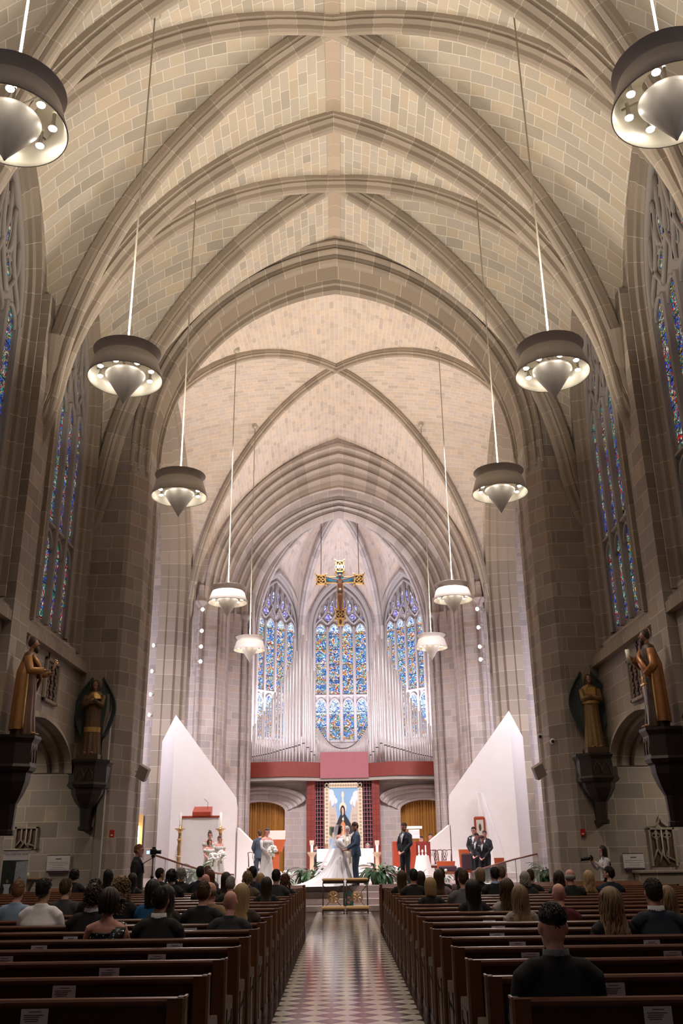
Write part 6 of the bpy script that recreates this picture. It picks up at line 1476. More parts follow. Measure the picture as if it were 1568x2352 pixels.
def face_bits(r, J, R, beard=None, glasses=False, lips=(.45, .12, .11)):
    c = Vector(J['hd']); q = lambda p: c+R @ Vector(p)
    mb = MB(); lp = MB()
    for s in (-1, 1):
        mb.ball(q((s*.03, .088, .012)), (.011, .006, .006), 8, 6); mb.tube([q((s*.014, .096, .034)), q((s*.032, .095, .04)), q((s*.048, .084, .034))], [.004, .0045, .003], 5)
    mb.build('eyes', cmat('hair', (.03, .02, .015)), r)
    lp.ball(q((0, .094, -.06)), (.02, .008, .0065), 8, 6); lp.build('lips', cmat('skin', lips), r)
    if beard:
        b = MB(); rows = []
        for i in range(7):
            t = i/6; z = -.058-.065*t
            rows.append([q(((.066-.03*t*t)*math.cos(a)*1.02, (.080-.02*t*t)*math.sin(a)*1.04+.006+.010*t, z-(.012 if abs(math.cos(a)) < .3 and i < 1 else 0))) for a in [PI*(.02+.96*k/16) for k in range(17)]])
        b.grid(rows); b.tube([q((-.03, .09, -.045)), q((0, .105, -.04)), q((.03, .09, -.045))], .007, 6); b.ball(q((0, .075, -.115)), (.04, .03, .022), 10, 8); b.build('beard', cmat('hair', beard), r)
    if glasses:
        g = MB()
        for s in (-1, 1):
            g.tube([q((s*.032+.022*math.cos(a*PI/6), .098, .012+.017*math.sin(a*PI/6))) for a in range(13)], .0028, 4, False); g.tube([q((s*.054, .095, .015)), q((s*.08, .0, .012))], .0026, 4)
        g.build('glasses', M['black'], r)
def shirt_front(r, J, tie='bow', wcol=(.8, .8, .82), lap=(.015, .015, .018), R0=None, pocket=True):
    P = Vector(J['che']); nbv = Vector(J['nb']); y = .13
    mb = MB(); pts = [(-.05, nbv.z+.02, .075), (.05, nbv.z+.02, .075), (.045, P.z+.06, .152), (.0, P.z-.13, .163), (-.045, P.z+.06, .152)]
    mb.add([(x, yy+nbv.y+.02, z) for x, z, yy in pts]+[(x*.9, yy+nbv.y-.03, z) for x, z, yy in pts], [(0, 1, 2, 3, 4), (5, 9, 8, 7, 6)]+[(i, (i+1) % 5, 5+(i+1) % 5, 5+i) for i in range(5)]); mb.build('shirt', cmat('cloth', wcol), r)
    mb = MB()
    for s in (-1, 1): mb.tube([(s*.055, .06, nbv.z+.03), (s*.066, .118, P.z+.09), (s*.05, .145, P.z+.0), (s*.012, .158, P.z-.13)], [(.018, .008), (.026, .01), (.022, .008), (.006, .006)], 6)
    mb.build('lapels', cmat('cloth', lap, rough=.4), r)
    if tie == 'bow':
        mb = MB()
        for s in (-1, 1): mb.tube([(0, .1, nbv.z+.005), (s*.028, .104, nbv.z+.005), (s*.05, .1, nbv.z+.005)], [(.008, .006), (.02, .008), (.026, .006)], 6)
        mb.build('bow_tie', cmat('cloth', (.01, .01, .012), rough=.4), r)
    elif tie:
        mb = MB(); mb.tube([(0, .1, nbv.z), (0, .15, P.z+.05), (0, .155, P.z-.12)], [(.015, .008), (.025, .006), (.03, .005)], 6); mb.build('tie', cmat('cloth', tie, rough=.5), r)
    if pocket:
        mb = MB()
        for a in range(5): mb.ball((.11+.012*math.cos(a*1.3), .15, P.z+.09+.012*math.sin(a*1.3)), .014, 7, 5)
        mb.build('boutonniere', M['petal'], r)
def person(lab, loc, rz, H, J, sex='m', skin='fair', yaw=0, pitch=0, fat=1.0, top=('jacket', (.02, .02, .025)), legs=(.02, .02, .025), hair=('short', (.05, .03, .02)), hk={}, vox=.0115, key=None, shoes=True, group=None, bare=False, tkw={}):
    """lab, base point, turn, height; builds body, clothes and hair as parts"""
    r = empty('person', loc, rz, lab, 'person', group); k = H/1.75; r.scale = (k, k, k)
    R = Rm(yaw, pitch, 0); ck = key or ('u', lab); ck2 = (ck, sex, round(yaw, 1), round(pitch, 1), fat, vox)
    use(body_mesh(ck2, J, sex, R, fat, vox), cmat('skin', SKIN[skin] if isinstance(skin, str) else skin), 'body', r)
    if top: use(top_mesh((ck, sex, fat), J, sex, fat, top[0]), cmat('cloth', top[1], **tkw), {'jacket': 'jacket', 'coat': 'coat', 'shirt': 'shirt', 'knit': 'blouse', 'bare': 'bodice', 'sleeveless': 'bodice'}[top[0]], r)
    if legs: use(legs_mesh((ck, fat), J, fat), cmat('cloth', legs), 'trousers', r)
    if shoes:
        for i in (0, 1):
            A = Vector(J['an'][i]); t = Vector((J['toe'][0], J['toe'][1], 0)); mb = MB(); mb.tube([A+Vector((0, -.05, -.045)), A+t*.02+Vector((0, 0, -.04)), A+t*.1+Vector((0, 0, -.055)), A+t*.18+Vector((0, 0, -.068))], [(.038, .042), (.045, .048), (.045, .034), (.03, .02)], 12); mb.build('shoe', M['black'], r)
    hair_obj(r, J, R, hair[0], hair[1], seed=len(lab)+int(abs(loc[0])*10), **hk)
    return r, J, R
HC = dict(black=(.012, .009, .008), dark=(.03, .018, .012), brown=(.07, .035, .018), auburn=(.11, .035, .015), blond=(.42, .27, .13), dirty=(.24, .15, .08), grey=(.30, .28, .26), ginger=(.24, .11, .05), ash=(.16, .10, .06))
BK = (.010, .010, .012); NV = (.012, .018, .035)
# (px, head top y, pew line y, side label, sex, hair, colour, hair args, clothes, fat, yaw, skin, extra)
AUD = [
 (42, 2021, 2112, 'ginger short haired man in a light blue shirt at the left edge', 'm', 'short', 'ginger', {}, ('shirt', (.26, .36, .52)), 1.0, .15, 'pink'),
 (101, 2018, 2124, 'broad dark haired man in a white shirt, far left', 'm', 'short', 'black', {}, ('shirt', (.88, .85, .90)), 1.3, -.25, 'tan'),
 (152, 2018, 2104, 'short haired man in a grey jacket right of the white shirt', 'm', 'short', 'brown', {}, ('jacket', (.06, .055, .06)), 1.05, -.3, 'fair'),
 (171, 1996, 2050, 'curly dark haired person in black before the notice board', 'm', 'curly', 'black', dict(L=.0, vol=1.1), ('jacket', BK), .95, 0, 'fair'),
 (218, 2018, 2104, 'dark curly head behind the curly haired man in black', 'm', 'curly', 'dark', dict(L=.0), ('jacket', BK), 1.0, 0, 'fair'),
 (214, 2030, 2136, 'curly dark haired man in a black suit with white collar', 'm', 'curly', 'dark', dict(L=.03, vol=1.05), ('jacket', BK), 1.15, .3, 'fair', 'collar'),
 (251, 2040, 2157, 'dark haired woman with bare back in a black sequined dress', 'f', 'bob', 'dark', dict(L=.12), ('sleeveless', BK), 1.05, -.2, 'pink', 'sequin'),
 (249, 1997, 2052, 'woman with long straight black hair beside the cable duct', 'f', 'long', 'black', dict(L=.35), ('knit', BK), 1.0, 0, 'fair'),
 (278, 2012, 2112, 'woman with big curly blonde hair in black', 'f', 'bigcurly', 'dirty', dict(L=.26, vol=1.25), ('jacket', BK), 1.0, .1, 'fair'),
 (304, 2006, 2055, 'woman with long dark hair in front of the videographer', 'f', 'long', 'black', dict(L=.32), ('knit', BK), .95, 0, 'fair'),
 (351, 2021, 2112, 'dark haired woman in a bright blue top', 'f', 'long', 'black', dict(L=.22), ('knit', (.01, .10, .26)), 1.1, 0, 'tan'),
 (368, 2037, 2155, 'dark haired man in a black suit with white collar, right of the sequined dress', 'm', 'short', 'black', {}, ('jacket', BK), 1.15, 0, 'tan', 'collar'),
 (382, 2034, 2124, 'woman with brown wavy hair right of the man with white collar', 'f', 'wavy', 'dark', dict(L=.4, wave=.02), ('knit', (.02, .015, .012)), 1.0, 0, 'fair'),
 (368, 1994, 2050, 'dark haired man turning his head by the left balustrade', 'm', 'short', 'black', {}, ('jacket', BK), .95, -.9, 'tan'),
 (394, 1996, 2064, 'short curly haired woman in a black and white striped jacket', 'f', 'curly', 'black', dict(L=.04, vol=1.1), ('jacket', BK), 1.05, 0, 'fair', 'stripes'),
 (416, 1993, 2050, 'person with curly grey hair left of the balustrade glass', 'f', 'curly', 'grey', dict(L=.1, vol=1.1), ('knit', (.03, .03, .03)), 1.0, 0, 'fair'),
 (434, 1990, 2052, 'black haired man in a dark suit before the balustrade plant', 'm', 'short', 'black', {}, ('jacket', NV), 1.1, -.2, 'tan'),
 (476, 1989, 2046, 'light haired man seated far forward under the bridesmaids', 'm', 'short', 'ash', {}, ('jacket', (.05, .05, .06)), 1.0, 0, 'fair'),
 (482, 1998, 2055, 'woman with long auburn hair behind the bald man', 'f', 'long', 'auburn', dict(L=.34), ('knit', BK), 1.0, 0, 'fair'),
 (472, 2007, 2066, 'bald man in a dark suit, centre of the left pews', 'm', 'bald', 'grey', {}, ('jacket', BK), 1.1, -.2, 'pink'),
 (467, 2025, 2121, 'brown haired man in black with big ears', 'm', 'short', 'brown', {}, ('jacket', BK), 1.15, 0, 'pink'),
 (483, 2025, 2104, 'balding man in a camel coat', 'm', 'fringe', 'ash', {}, ('coat', (.30, .19, .10)), 1.25, -.4, 'pink'),
 (519, 2004, 2062, 'woman with long dark hair left of the grey haired man', 'f', 'long', 'dark', dict(L=.34), ('knit', BK), 1.0, 0, 'fair'),
 (529, 2013, 2071, 'grey haired man in a dark coat', 'm', 'short', 'grey', {}, ('coat', (.015, .015, .016)), 1.05, 0, 'pink'),
 (546, 2001, 2060, 'short haired dirty blonde woman in a tan jacket', 'f', 'curly', 'dirty', dict(L=.03), ('jacket', (.12, .08, .05)), 1.0, 0, 'fair'),
 (580, 1990, 2054, 'black haired man in a navy suit, broad shouldered', 'm', 'short', 'black', {}, ('jacket', NV), 1.2, 0, 'tan'),
 (598, 2006, 2050, 'blonde head right of the navy suit', 'f', 'bob', 'blond', dict(L=.1), ('knit', (.08, .05, .03)), .9, 0, 'fair'),
 (529, 2045, 2136, 'large bald man in a charcoal suit', 'm', 'bald', 'grey', {}, ('jacket', (.028, .03, .036)), 1.35, -.1, 'pink'),
 (555, 2031, 2121, 'woman with long straight blonde hair leaning to the bald man', 'f', 'long', 'blond', dict(L=.36), ('coat', (.05, .03, .02)), 1.0, 0, 'fair'),
 (612, 2015, 2070, 'woman with long dark brown hair in black', 'f', 'long', 'dark', dict(L=.38), ('knit', BK), 1.1, 0, 'fair'),
 (634, 1997, 2058, 'black haired man in a dark grey jacket near the aisle at left', 'm', 'short', 'black', {}, ('jacket', (.03, .03, .035)), 1.1, 0, 'tan'),
 (659, 2007, 2054, 'woman with curly reddish brown hair next to the left aisle', 'f', 'bigcurly', 'auburn', dict(L=.12, vol=1.1), ('knit', BK), 1.0, 0, 'fair'),
 (917, 2000, 2052, 'woman with long brown hair, first by the right aisle', 'f', 'long', 'brown', dict(L=.34), ('knit', BK), 1.0, 0, 'fair'),
 (929, 2002, 2054, 'woman with long dark brown hair, second from the right aisle', 'f', 'long', 'dark', dict(L=.4), ('knit', BK), 1.0, 0, 'fair'),
 (949, 1996, 2057, 'dark haired man in a black suit, third from the right aisle', 'm', 'short', 'black', {}, ('jacket', BK), 1.15, 0, 'tan'),
 (990, 1995, 2050, 'dark haired man behind the lilac top', 'm', 'short', 'black', {}, ('jacket', BK), 1.0, 0, 'fair'),
 (1007, 1997, 2058, 'woman with long light brown hair in a lilac top', 'f', 'long', 'brown', dict(L=.36), ('knit', (.28, .20, .24)), 1.0, 0, 'fair'),
 (988, 2016, 2077, 'woman with a straight blonde bob in black', 'f', 'long', 'blond', dict(L=.17), ('knit', BK), 1.05, 0, 'fair'),
 (1041, 1994, 2052, 'dark haired woman in a pale pink jacket', 'f', 'long', 'black', dict(L=.3), ('jacket', (.22, .15, .15)), 1.0, 0, 'fair'),
 (1063, 1998, 2074, 'brown haired man in a grey tweed jacket', 'm', 'short', 'brown', {}, ('jacket', (.12, .12, .13)), 1.1, .2, 'pink'),
 (1073, 1994, 2049, 'blonde woman seen behind the tweed jacket', 'f', 'bob', 'dirty', dict(L=.14), ('knit', BK), .95, 0, 'fair'),
 (1085, 2020, 2095, 'woman with very long straight black hair', 'f', 'long', 'black', dict(L=.46, vol=1.1), ('knit', BK), 1.1, 0, 'fair'),
 (1121, 1991, 2050, 'greying man left of the light blue collar', 'm', 'short', 'ash', {}, ('jacket', NV), .95, .3, 'fair'),
 (1135, 1991, 2057, 'dark haired man in black with light blue collar', 'm', 'short', 'black', {}, ('jacket', BK), 1.1, .2, 'tan', 'bluecollar'),
 (1163, 2018, 2094, 'woman with long brown wavy hair in white lace', 'f', 'wavy', 'brown', dict(L=.34, wave=.018), ('knit', (.40, .36, .33)), .95, 0, 'fair'),
 (1193, 2034, 2120, 'woman with long dirty blonde wavy hair in a floral top', 'f', 'wavy', 'dirty', dict(L=.42, wave=.016), ('knit', (.30, .24, .22)), 1.0, 0, 'fair', 'floral'),
 (1205, 2002, 2056, 'woman with wavy grey hair in a dark coat', 'f', 'wavy', 'grey', dict(L=.16, wave=.02), ('coat', (.02, .022, .022)), 1.1, 0, 'fair'),
 (1217, 1997, 2050, 'brown haired man behind the grey haired woman', 'm', 'short', 'brown', {}, ('jacket', BK), 1.0, 0, 'fair'),
 (1282, 2000, 2053, 'woman with dark brown hair left of the bald man in a dark suit', 'f', 'wavy', 'dark', dict(L=.24, wave=.02), ('knit', BK), 1.0, 0, 'fair'),
 (1308, 1996, 2057, 'bald man in a dark suit, right pews', 'm', 'fringe', 'grey', {}, ('jacket', BK), 1.1, .2, 'pink'),
 (1351, 2000, 2052, 'woman with wavy blonde hair beside the photographer', 'f', 'wavy', 'blond', dict(L=.28, wave=.02), ('knit', BK), 1.0, 0, 'fair'),
 (1397, 1990, 2052, 'bearded man in a navy suit looking left', 'm', 'short', 'black', {}, ('jacket', NV), 1.25, .9, 'fair', 'beard'),
 (1282, 2028, 2118, 'bald man in a dark red shirt', 'm', 'bald', 'grey', {}, ('shirt', (.09, .012, .016)), 1.15, .1, 'pink'),
 (1401, 2039, 2153, 'woman with long wavy blonde hair in a dark rose patterned top', 'f', 'wavy', 'dirty', dict(L=.40, wave=.026, vol=1.12), ('knit', (.03, .015, .015)), 1.1, 0, 'fair', 'roses'),
 (1498, 2017, 2153, 'tall short haired man in a navy suit with white collar, far right', 'm', 'short', 'dark', {}, ('jacket', NV), 1.25, .1, 'pink', 'collar'),
 (1531, 2036, 2120, 'blonde woman in front of the tall man at far right', 'f', 'wavy', 'dirty', dict(L=.36, wave=.02), ('knit', BK), 1.0, 0, 'fair'),
 (1267, 2074, 2291, 'man with a dark undercut in a black coat, in the right pew nearest the camera', 'm', 'undercut', 'black', {}, ('coat', (.012, .012, .013)), 1.12, .12, 'pink', 'greycollar'),
]
def patch_mat(name, base, spot, sc, th, metal=0, em=0):
    m, N, L, b = newmat(name); t = N.new('ShaderNodeTexCoord'); v = N.new('ShaderNodeTexVoronoi'); v.inputs['Scale'].default_value = sc; L.new(t.outputs['Object'], v.inputs['Vector'])
    sc_ = N.new('ShaderNodeSeparateColor'); L.new(v.outputs['Color'], sc_.inputs[0]); f = mathn(N, L, 'MULTIPLY', mathn(N, L, 'LESS_THAN', v.outputs['Distance'], .42), mathn(N, L, 'GREATER_THAN', sc_.outputs[0], th))
    x = N.new('ShaderNodeMix'); x.data_type = 'RGBA'; L.new(f, x.inputs[0]); x.inputs[6].default_value = (*base, 1); x.inputs[7].default_value = (*spot, 1); L.new(x.outputs[2], b.inputs['Base Color'])
    b.inputs['Roughness'].default_value = .3 if metal else .8; b.inputs['Metallic'].default_value = metal; return m
PM = dict(sequin=patch_mat('black sequins', (.01, .01, .012), (.6, .6, .62), 60, .8, .6), floral=patch_mat('floral print', (.36, .29, .25), (.05, .05, .09), 55, .5), roses=patch_mat('rose print', (.012, .010, .012), (.20, .03, .04), 18, .6), stripes=None)
used = {}
for e in AUD:
    px, ytop, yl, lab, sex, hst, hcol, hk, top, fat, yaw, skin = e[:12]; ex = e[12] if len(e) > 12 else None
    rows = PL if px < 780 else PR
    k = min(range(len(rows)), key=lambda q: abs(scr((at(px, yl, rows[q]).x, rows[q], .9))[1]-yl))
    if ex == 'greycollar': k = 0
    Y = rows[k]+.19; hp = at(px, ytop, Y+.02); zt = hp.z
    J = seated(); nat = 1.355     # crown height of the unscaled seated figure
    H = 1.75*min(1.12, max(.86, zt/nat)); kk = H/1.75
    x = at(px, ytop, Y).x
    while any(abs(x-ux) < .36 for ux in used.get((px < 780, k), [])):
        x += .06 if True else 0
        if x > 7.0 or (x > -1.15 and px < 780): break
    used.setdefault((px < 780, k), []).append(x)
    x = max(-7.0, min(-1.12, x)) if px < 780 else max(1.14, min(7.05, x))
    dz = max(-.12, min(.1, zt-nat*kk))
    key = ('seat', sex, round(fat, 2))
    vox = .0075 if ex == 'greycollar' else .0115
    r, J, R = person(lab, (x, Y+.02, 0), 0, H, J, sex, skin, yaw, -.0, fat, top, (.02, .02, .025) if sex == 'm' else top[1], (hst, HC[hcol]), hk, vox, key)
    if abs(dz) > .01: pass
    nbz = J['nb'][2]
    if ex in ('collar', 'bluecollar', 'greycollar'):
        col = {'collar': (.75, .75, .78), 'bluecollar': (.35, .45, .62), 'greycollar': (.14, .15, .17)}[ex]
        mb = MB(); mb.lathe([(.078, -.0), (.073, .045), (.067, .047), (.069, .0)], 20, (0, -.012, nbz+.012)); mb.build('collar', cmat('cloth', col), r)
        if ex == 'bluecollar': pass
    if ex in ('sequin', 'floral', 'roses'):
        for c in r.children:
            if c.name.split('.')[0] in ('blouse', 'bodice', 'trousers'): c.data.materials.clear(); c.data.materials.append(PM[ex])
        if ex == 'sequin':
            mb = MB(); mb.tube([(.15, .0, 1.035), (.13, -.085, .97), (.06, -.135, .86), (-.06, -.14, .74)], [(.045, .02), (.075, .02), (.085, .02), (.07, .015)], 10); mb.build('shoulder_strap', PM['sequin'], r)
    if ex == 'stripes':
        mb = MB()
        for q in range(4): mb.tube([(-.12+.08*q, -.148, .62), (-.11+.075*q, -.15, .85), (-.08+.055*q, -.12, 1.0)], .004, 4)
        mb.build('stripes', cmat('cloth', (.5, .5, .5)), r)
    if ex == 'beard': face_bits(r, J, R, HC['black'])
# ---- standing and serving people in the sanctuary
def stand_at(px, ytop, H, z0=.68, lo=20, hi=45):
    for _ in range(40):
        m = (lo+hi)/2
        if at(px, ytop, m).z-z0 > H: hi = m
        else: lo = m
        if at(px, ytop, 30).z > at(px, ytop, 20).z: pass
    return at(px, ytop, (lo+hi)/2)
def clasp(J, y=.2, z=.86, w_=.035):
    J['el'] = [(-.25, .02, 1.14), (.25, .02, 1.14)]; J['wr'] = [(-.09, y-.02, z+.06), (.09, y-.02, z+.06)]; J['ha'] = [(-.0, y+.03, z), (.0, y+.05, z-.01)]; return J
TUX = (.018, .02, .027)
def man(px, ytop, Yd, H, lab, rz, hair, yaw=0, pitch=.15, suit=TUX, tie='bow', beard=None, gl=False, pose='clasp', skin='pink', fat=1.0, z0=.68, pocket=True):
    J = standing(); 
    if pose == 'clasp': clasp(J)
    p = at(px, ytop, Yd); H = p.z-z0 if H is None else H
    r, J, R = person(lab, (p.x, Yd, z0-.01), rz, (p.z-z0)/1.0, J, 'm', skin, yaw, pitch, fat, ('jacket', suit), suit, hair, {}, .0095)
    face_bits(r, J, R, beard, gl); shirt_front(r, J, tie, lap=tuple(q*.6 for q in suit), pocket=pocket); return r, J, R
man(928, 1889, 30.3, None, 'best man in a black tuxedo with clasped hands, right of the altar plants', PI*.76, ('short', HC['brown']), 0, .25, beard=(.16, .075, .045))
man(1087, 1899, 33.2, None, 'groomsman with glasses at the back left of the group', PI*.85, ('short', HC['dark']), 0, .1, gl=True)
man(1112, 1907, 32.4, None, 'groomsman at the back right, partly hidden', PI*.85, ('short', HC['brown']), .1, .1)
man(1094, 1913, 31.4, None, 'dark haired groomsman at the front left of the group', PI*.75, ('short', HC['black']), .1, .15)
man(1107, 1919, 30.6, None, 'groomsman at the front right of the group', PI*.85, ('short', HC['brown']), .15, .3)
man(597, 1906, 34.0, None, 'man in a blue grey suit behind the bridesmaid in silver', PI*.1, ('short', HC['brown']), 0, 0, suit=(.05, .07, .10), tie=None, pocket=False)
# groom
J = standing(); J['el'] = [(-.25, .06, 1.14), (.25, .06, 1.14)]; J['wr'] = [(-.14, .3, 1.0), (.12, .3, .98)]; J['ha'] = [(-.1, .38, .99), (.08, .38, .97)]
p = at(812, 1893, 29.6); BLU = (.035, .065, .115)
r, J, R = person('groom in a blue suit holding the bride\'s hands', (p.x+.06, 29.6, .67), PI*.56, p.z-.67+.05, J, 'm', 'pink', 0, .42, 1.03, ('jacket', BLU), BLU, ('short', HC['brown']), {}, .009)
face_bits(r, J, R, (.18, .09, .055)); shirt_front(r, J, None, lap=(.03, .055, .1))
# priest
J = standing(); J['el'] = [(-.27, .04, 1.16), (.27, .04, 1.16)]; J['wr'] = [(-.12, .24, 1.06), (.12, .24, 1.06)]; J['ha'] = [(-.06, .3, 1.05), (.06, .3, 1.05)]
p = at(797, 1900, 31.2); WHT = (.78, .76, .72)
r, J, R = person('priest in a white robe with a white beard, between bride and groom', (p.x, 31.2, .67), PI, p.z-.67+.03, J, 'm', 'pink', 0, .35, 1.1, ('coat', WHT), None, ('short', (.6, .58, .55)), {}, .009, tkw=dict(ns=8, noise=.05))
face_bits(r, J, R, (.6, .58, .55))
def skirt(r, z1, z0, r1, r2, mat, name='skirt', folds=9, amp=.06, lean=(0, 0), seed=0, tiers=None, ry=.85):
    mb = MB(); rows = []; n = 90
    for j in range(15):
        t = j/14; row = []
        for k in range(n):
            a = 2*PI*k/n; rr_ = (r1+(r2-r1)*t**1.15)*(1+amp*t*math.sin(folds*a+seed)+amp*.5*t*math.sin((folds*2+3)*a+seed*2+t))
            if tiers and t > tiers: rr_ *= 1.04+.02*math.sin(31*a)
            row.append((rr_*math.cos(a)+lean[0]*t**1.6, rr_*ry*math.sin(a)+lean[1]*t**1.6, z1+(z0-z1)*t))
        rows.append(row)
    mb.grid(rows, None, True, 0, True, True); return mb.build(name, mat, r)
skirt(r, 1.0, .03, .2, .3, cmat('cloth', WHT, ns=8, noise=.05), 'alb', 8, .07)
mb = MB()
for s in (-1, 1): mb.tube([(s*.07, .06, 1.5), (s*.09, .15, 1.3), (s*.085, .17, 1.0), (s*.08, .22, .62)], [(.04, .008)]*4, 6)
mb.build('stole', cmat('cloth', (.6, .52, .38)), r)
p = at(796, 1950, 30.85); mb = MB(); mb.bbox(-.14, .14, -.1, .1, -.015, .015, .006); o = mb.build('red_book', M['red'], None, (p.x, 30.85, p.z)); o.rotation_euler = (.5, .1, 0); tag(o, 'red book held open by the priest', 'book')
# bride
J = standing(); J['el'] = [(-.22, .08, 1.15), (.22, .08, 1.15)]; J['wr'] = [(-.12, .30, 1.03), (.12, .30, 1.0)]; J['ha'] = [(-.09, .38, 1.02), (.08, .38, .99)]
p = at(779, 1897, 29.75); GW = (.80, .79, .80)
r, J, R = person('bride in a white gown with long train and veil, facing the groom', (p.x-.02, 29.75, .67), -PI*.5, p.z-.67+.03, J, 'f', 'pink', 0, .2, 1.0, ('bare', GW), None, ('long', HC['dark']), dict(L=.22), .009, shoes=False)
face_bits(r, J, R)
gown = cmat('cloth', GW, rough=.45, ns=4, noise=.03)
sm = MB()
for i, s in enumerate((-1, 1)):
    S = Vector((s*.19, -.02, 1.33)); E = Vector(J['el'][i]); W = Vector(J['wr'][i]); sm.tube([S, S.lerp(E, .5), E, E.lerp(W, .6)], [(.075, .075), (.095, .095), (.085, .08), (.05, .05)], 12)
sm.build('puff_sleeves', gown, r)
mb = MB(); rows = []; n = 120
for j in range(19):
    t = j/18; row = []
    for k in range(n):
        a = 2*PI*k/n; back = max(0, -math.sin(a)); side = math.cos(a)
        rx = .15+.42*t**.9+.18*back*t**2; ry = .13+.25*t**.9+.05*t+back*(1.35*t**2.4)
        f = 1+.05*t*math.sin(13*a)+.03*t*math.sin(29*a+2*t)
        z = 1.06*(1-t)+.012+(.02*math.sin(9*a) if t > .95 else 0)
        if back > 0: z = 1.06*(1-t)**(1+.9*back*t)+.012
        row.append((rx*f*math.cos(a)+(.42*back*t**2.2), ry*f*math.sin(a), max(.012, z)))
    rows.append(row)
mb.grid(rows, None, True, 0, True, True); mb.build('gown_skirt', gown, r)
vm, N_, L_, b_ = newmat('veil tulle'); b_.inputs['Base Color'].default_value = (.9, .9, .94, 1); b_.inputs['Alpha'].default_value = .42; b_.inputs['Roughness'].default_value = .7
mb = MB(); rows = []
for j in range(15):
    t = j/14; row = []
    for k in range(25):
        u = -1+2*k/24; yb = -.10-.08*t-.62*t**1.8; w_ = .085+.20*t**.8
        row.append((u*w_+.18*t*t, yb+(.09*(1-t)+.05)*(1-abs(u)**2)*-1+.10+.02*math.sin(u*14)*t, 1.755-1.45*t))
    rows.append(row)
mb.grid(rows); mb.build('veil', vm, r)
# bridesmaids
def maid(px, ytop, Yd, lab, rz, hair, dress, style='bare', yaw=0, pitch=.2, hk={}, tiers=None, sleeves=None, z0=.67, bq=True, bqd=.26, bqz=1.02, bql=''):
    J = standing(); J['el'] = [(-.22, .04, 1.14), (.22, .04, 1.14)]; J['wr'] = [(-.1, .2, .97), (.1, .2, .97)]; J['ha'] = [(-.02, .25, .94), (.03, .27, .93)]
    p = at(px, ytop, Yd); r, J, R = person(lab, (p.x, Yd, z0), rz, p.z-z0+.02, J, 'f', 'pink', yaw, pitch, 1.0, (style, dress), None, hair, hk, .0095, shoes=False)
    face_bits(r, J, R); mt = cmat('cloth', dress, rough=.5, ns=5, noise=.04)
    skirt(r, 1.1, .02, .145, .3, mt, 'skirt', 8, .08, (0, 0), px, tiers)
    sm = MB()
    for i, s in enumerate((-1, 1)):
        S = Vector((s*.185, -.02, 1.35)); E = Vector(J['el'][i]); W = Vector(J['wr'][i])
        if sleeves == 'long': sm.tube([S, S.lerp(E, .5), E, E.lerp(W, .8)], [.062, .056, .05, .042], 10)
        else: sm.tube([S+Vector((0, 0, .02)), S.lerp(E, .45)], [.065, .075], 12)
    sm.build('sleeves', mt, r)
    if bq:
        k = r.scale[0]; Rz = Matrix.Rotation(rz, 3, 'Z'); c = Vector((p.x, Yd, z0))+Rz @ Vector((.0, bqd+.12, bqz))*k
        q = empty('bouquet', c, 0, bql, 'bouquet', 'white bridesmaid bouquets'); rn = random.Random(px)
        for nm, m_, cnt, rad in (('blooms', M['petal'], 42, .13),):
            mb = MB()
            for a in range(cnt):
                d = Vector((rn.gauss(0, 1), rn.gauss(0, 1), rn.gauss(0, 1)+.3)).normalized(); cc = d*rad*1.2*rn.uniform(.75, 1)
                mb.ball(cc, rn.uniform(.038, .052), 8, 6); mb.ball(cc+d*.02, .028, 7, 5)
            mb.build(nm, m_, q)
        mb = MB()
        for a in range(7): mb.tube([(rn.uniform(-.03, .03), rn.uniform(-.03, .03), -.02), (rn.uniform(-.03, .03), rn.uniform(-.03, .03), -.26)], .006, 5)
        for a in range(8): mb.ball((.11*math.cos(a), .11*math.sin(a), -.06), (.03, .03, .012), 6, 4)
        mb.build('stems', M['leafl'], q)
    return r
SIL = (.50, .50, .47); SAGE = (.58, .58, .52)
maid(613, 1903, 32.0, 'bridesmaid in a silver satin gown beside the red lectern', PI*1.2, ('updo', HC['dark']), SIL, 'bare', -.6, .25, {}, None, 'long', bql='white bouquet of the bridesmaid in silver')
maid(482, 1911, 34.2, 'bridesmaid with a high dark bun at the back of the left group', PI*1.12, ('bun', HC['dark']), SAGE, 'bare', 0, .2, {}, bq=False)
maid(504, 1921, 33.4, 'bridesmaid in a tiered gown at the right of the left group', PI*1.12, ('updo', HC['brown']), SAGE, 'bare', 0, .35, {}, .55, None, bql='white bouquet of the bridesmaid in the tiered gown')
maid(481, 1929, 32.2, 'bridesmaid with brown hair and short sleeves in front of the left group', PI*1.2, ('bob', HC['brown']), SAGE, 'bare', 0, .1, dict(L=.12), None, None, bql='white bouquet of the short sleeved bridesmaid')
# people seated beyond the altar and at the organ
def sitter(px, ytop, Yd, lab, hair, top, skin='pink', sex='m', rz=PI, yaw=0, tie=None, hk={}):
    J = seated(); p = at(px, ytop, Yd); H = 1.75*min(1.05, max(.8, (p.z-.67)/1.355)); dz = p.z-1.355*H/1.75
    r, J, R = person(lab, (p.x, Yd, max(.67, dz)), rz, H, J, sex, skin, yaw, .1, 1.0, top, (.02, .02, .025), hair, hk, .0115)
    face_bits(r, J, R)
    if tie: shirt_front(r, J, tie, pocket=False)
    mb = MB(); mb.box(-.3, .3, -.22, .22, 0, .44); 
    return r
sitter(724, 1939, 41.5, 'brown haired server seated left behind the altar', ('short', HC['brown']), ('jacket', (.04, .04, .06)), rz=PI*1.4)
sitter(749, 1938, 42, 'fair haired person seated behind the altar beside the bride\'s veil', ('short', HC['blond']), ('shirt', (.5, .48, .45)))
sitter(844, 1937, 41, 'grey haired person seated behind the altar, right of the groom', ('bob', HC['grey']), ('shirt', (.25, .08, .05)), sex='f', hk=dict(L=.08))
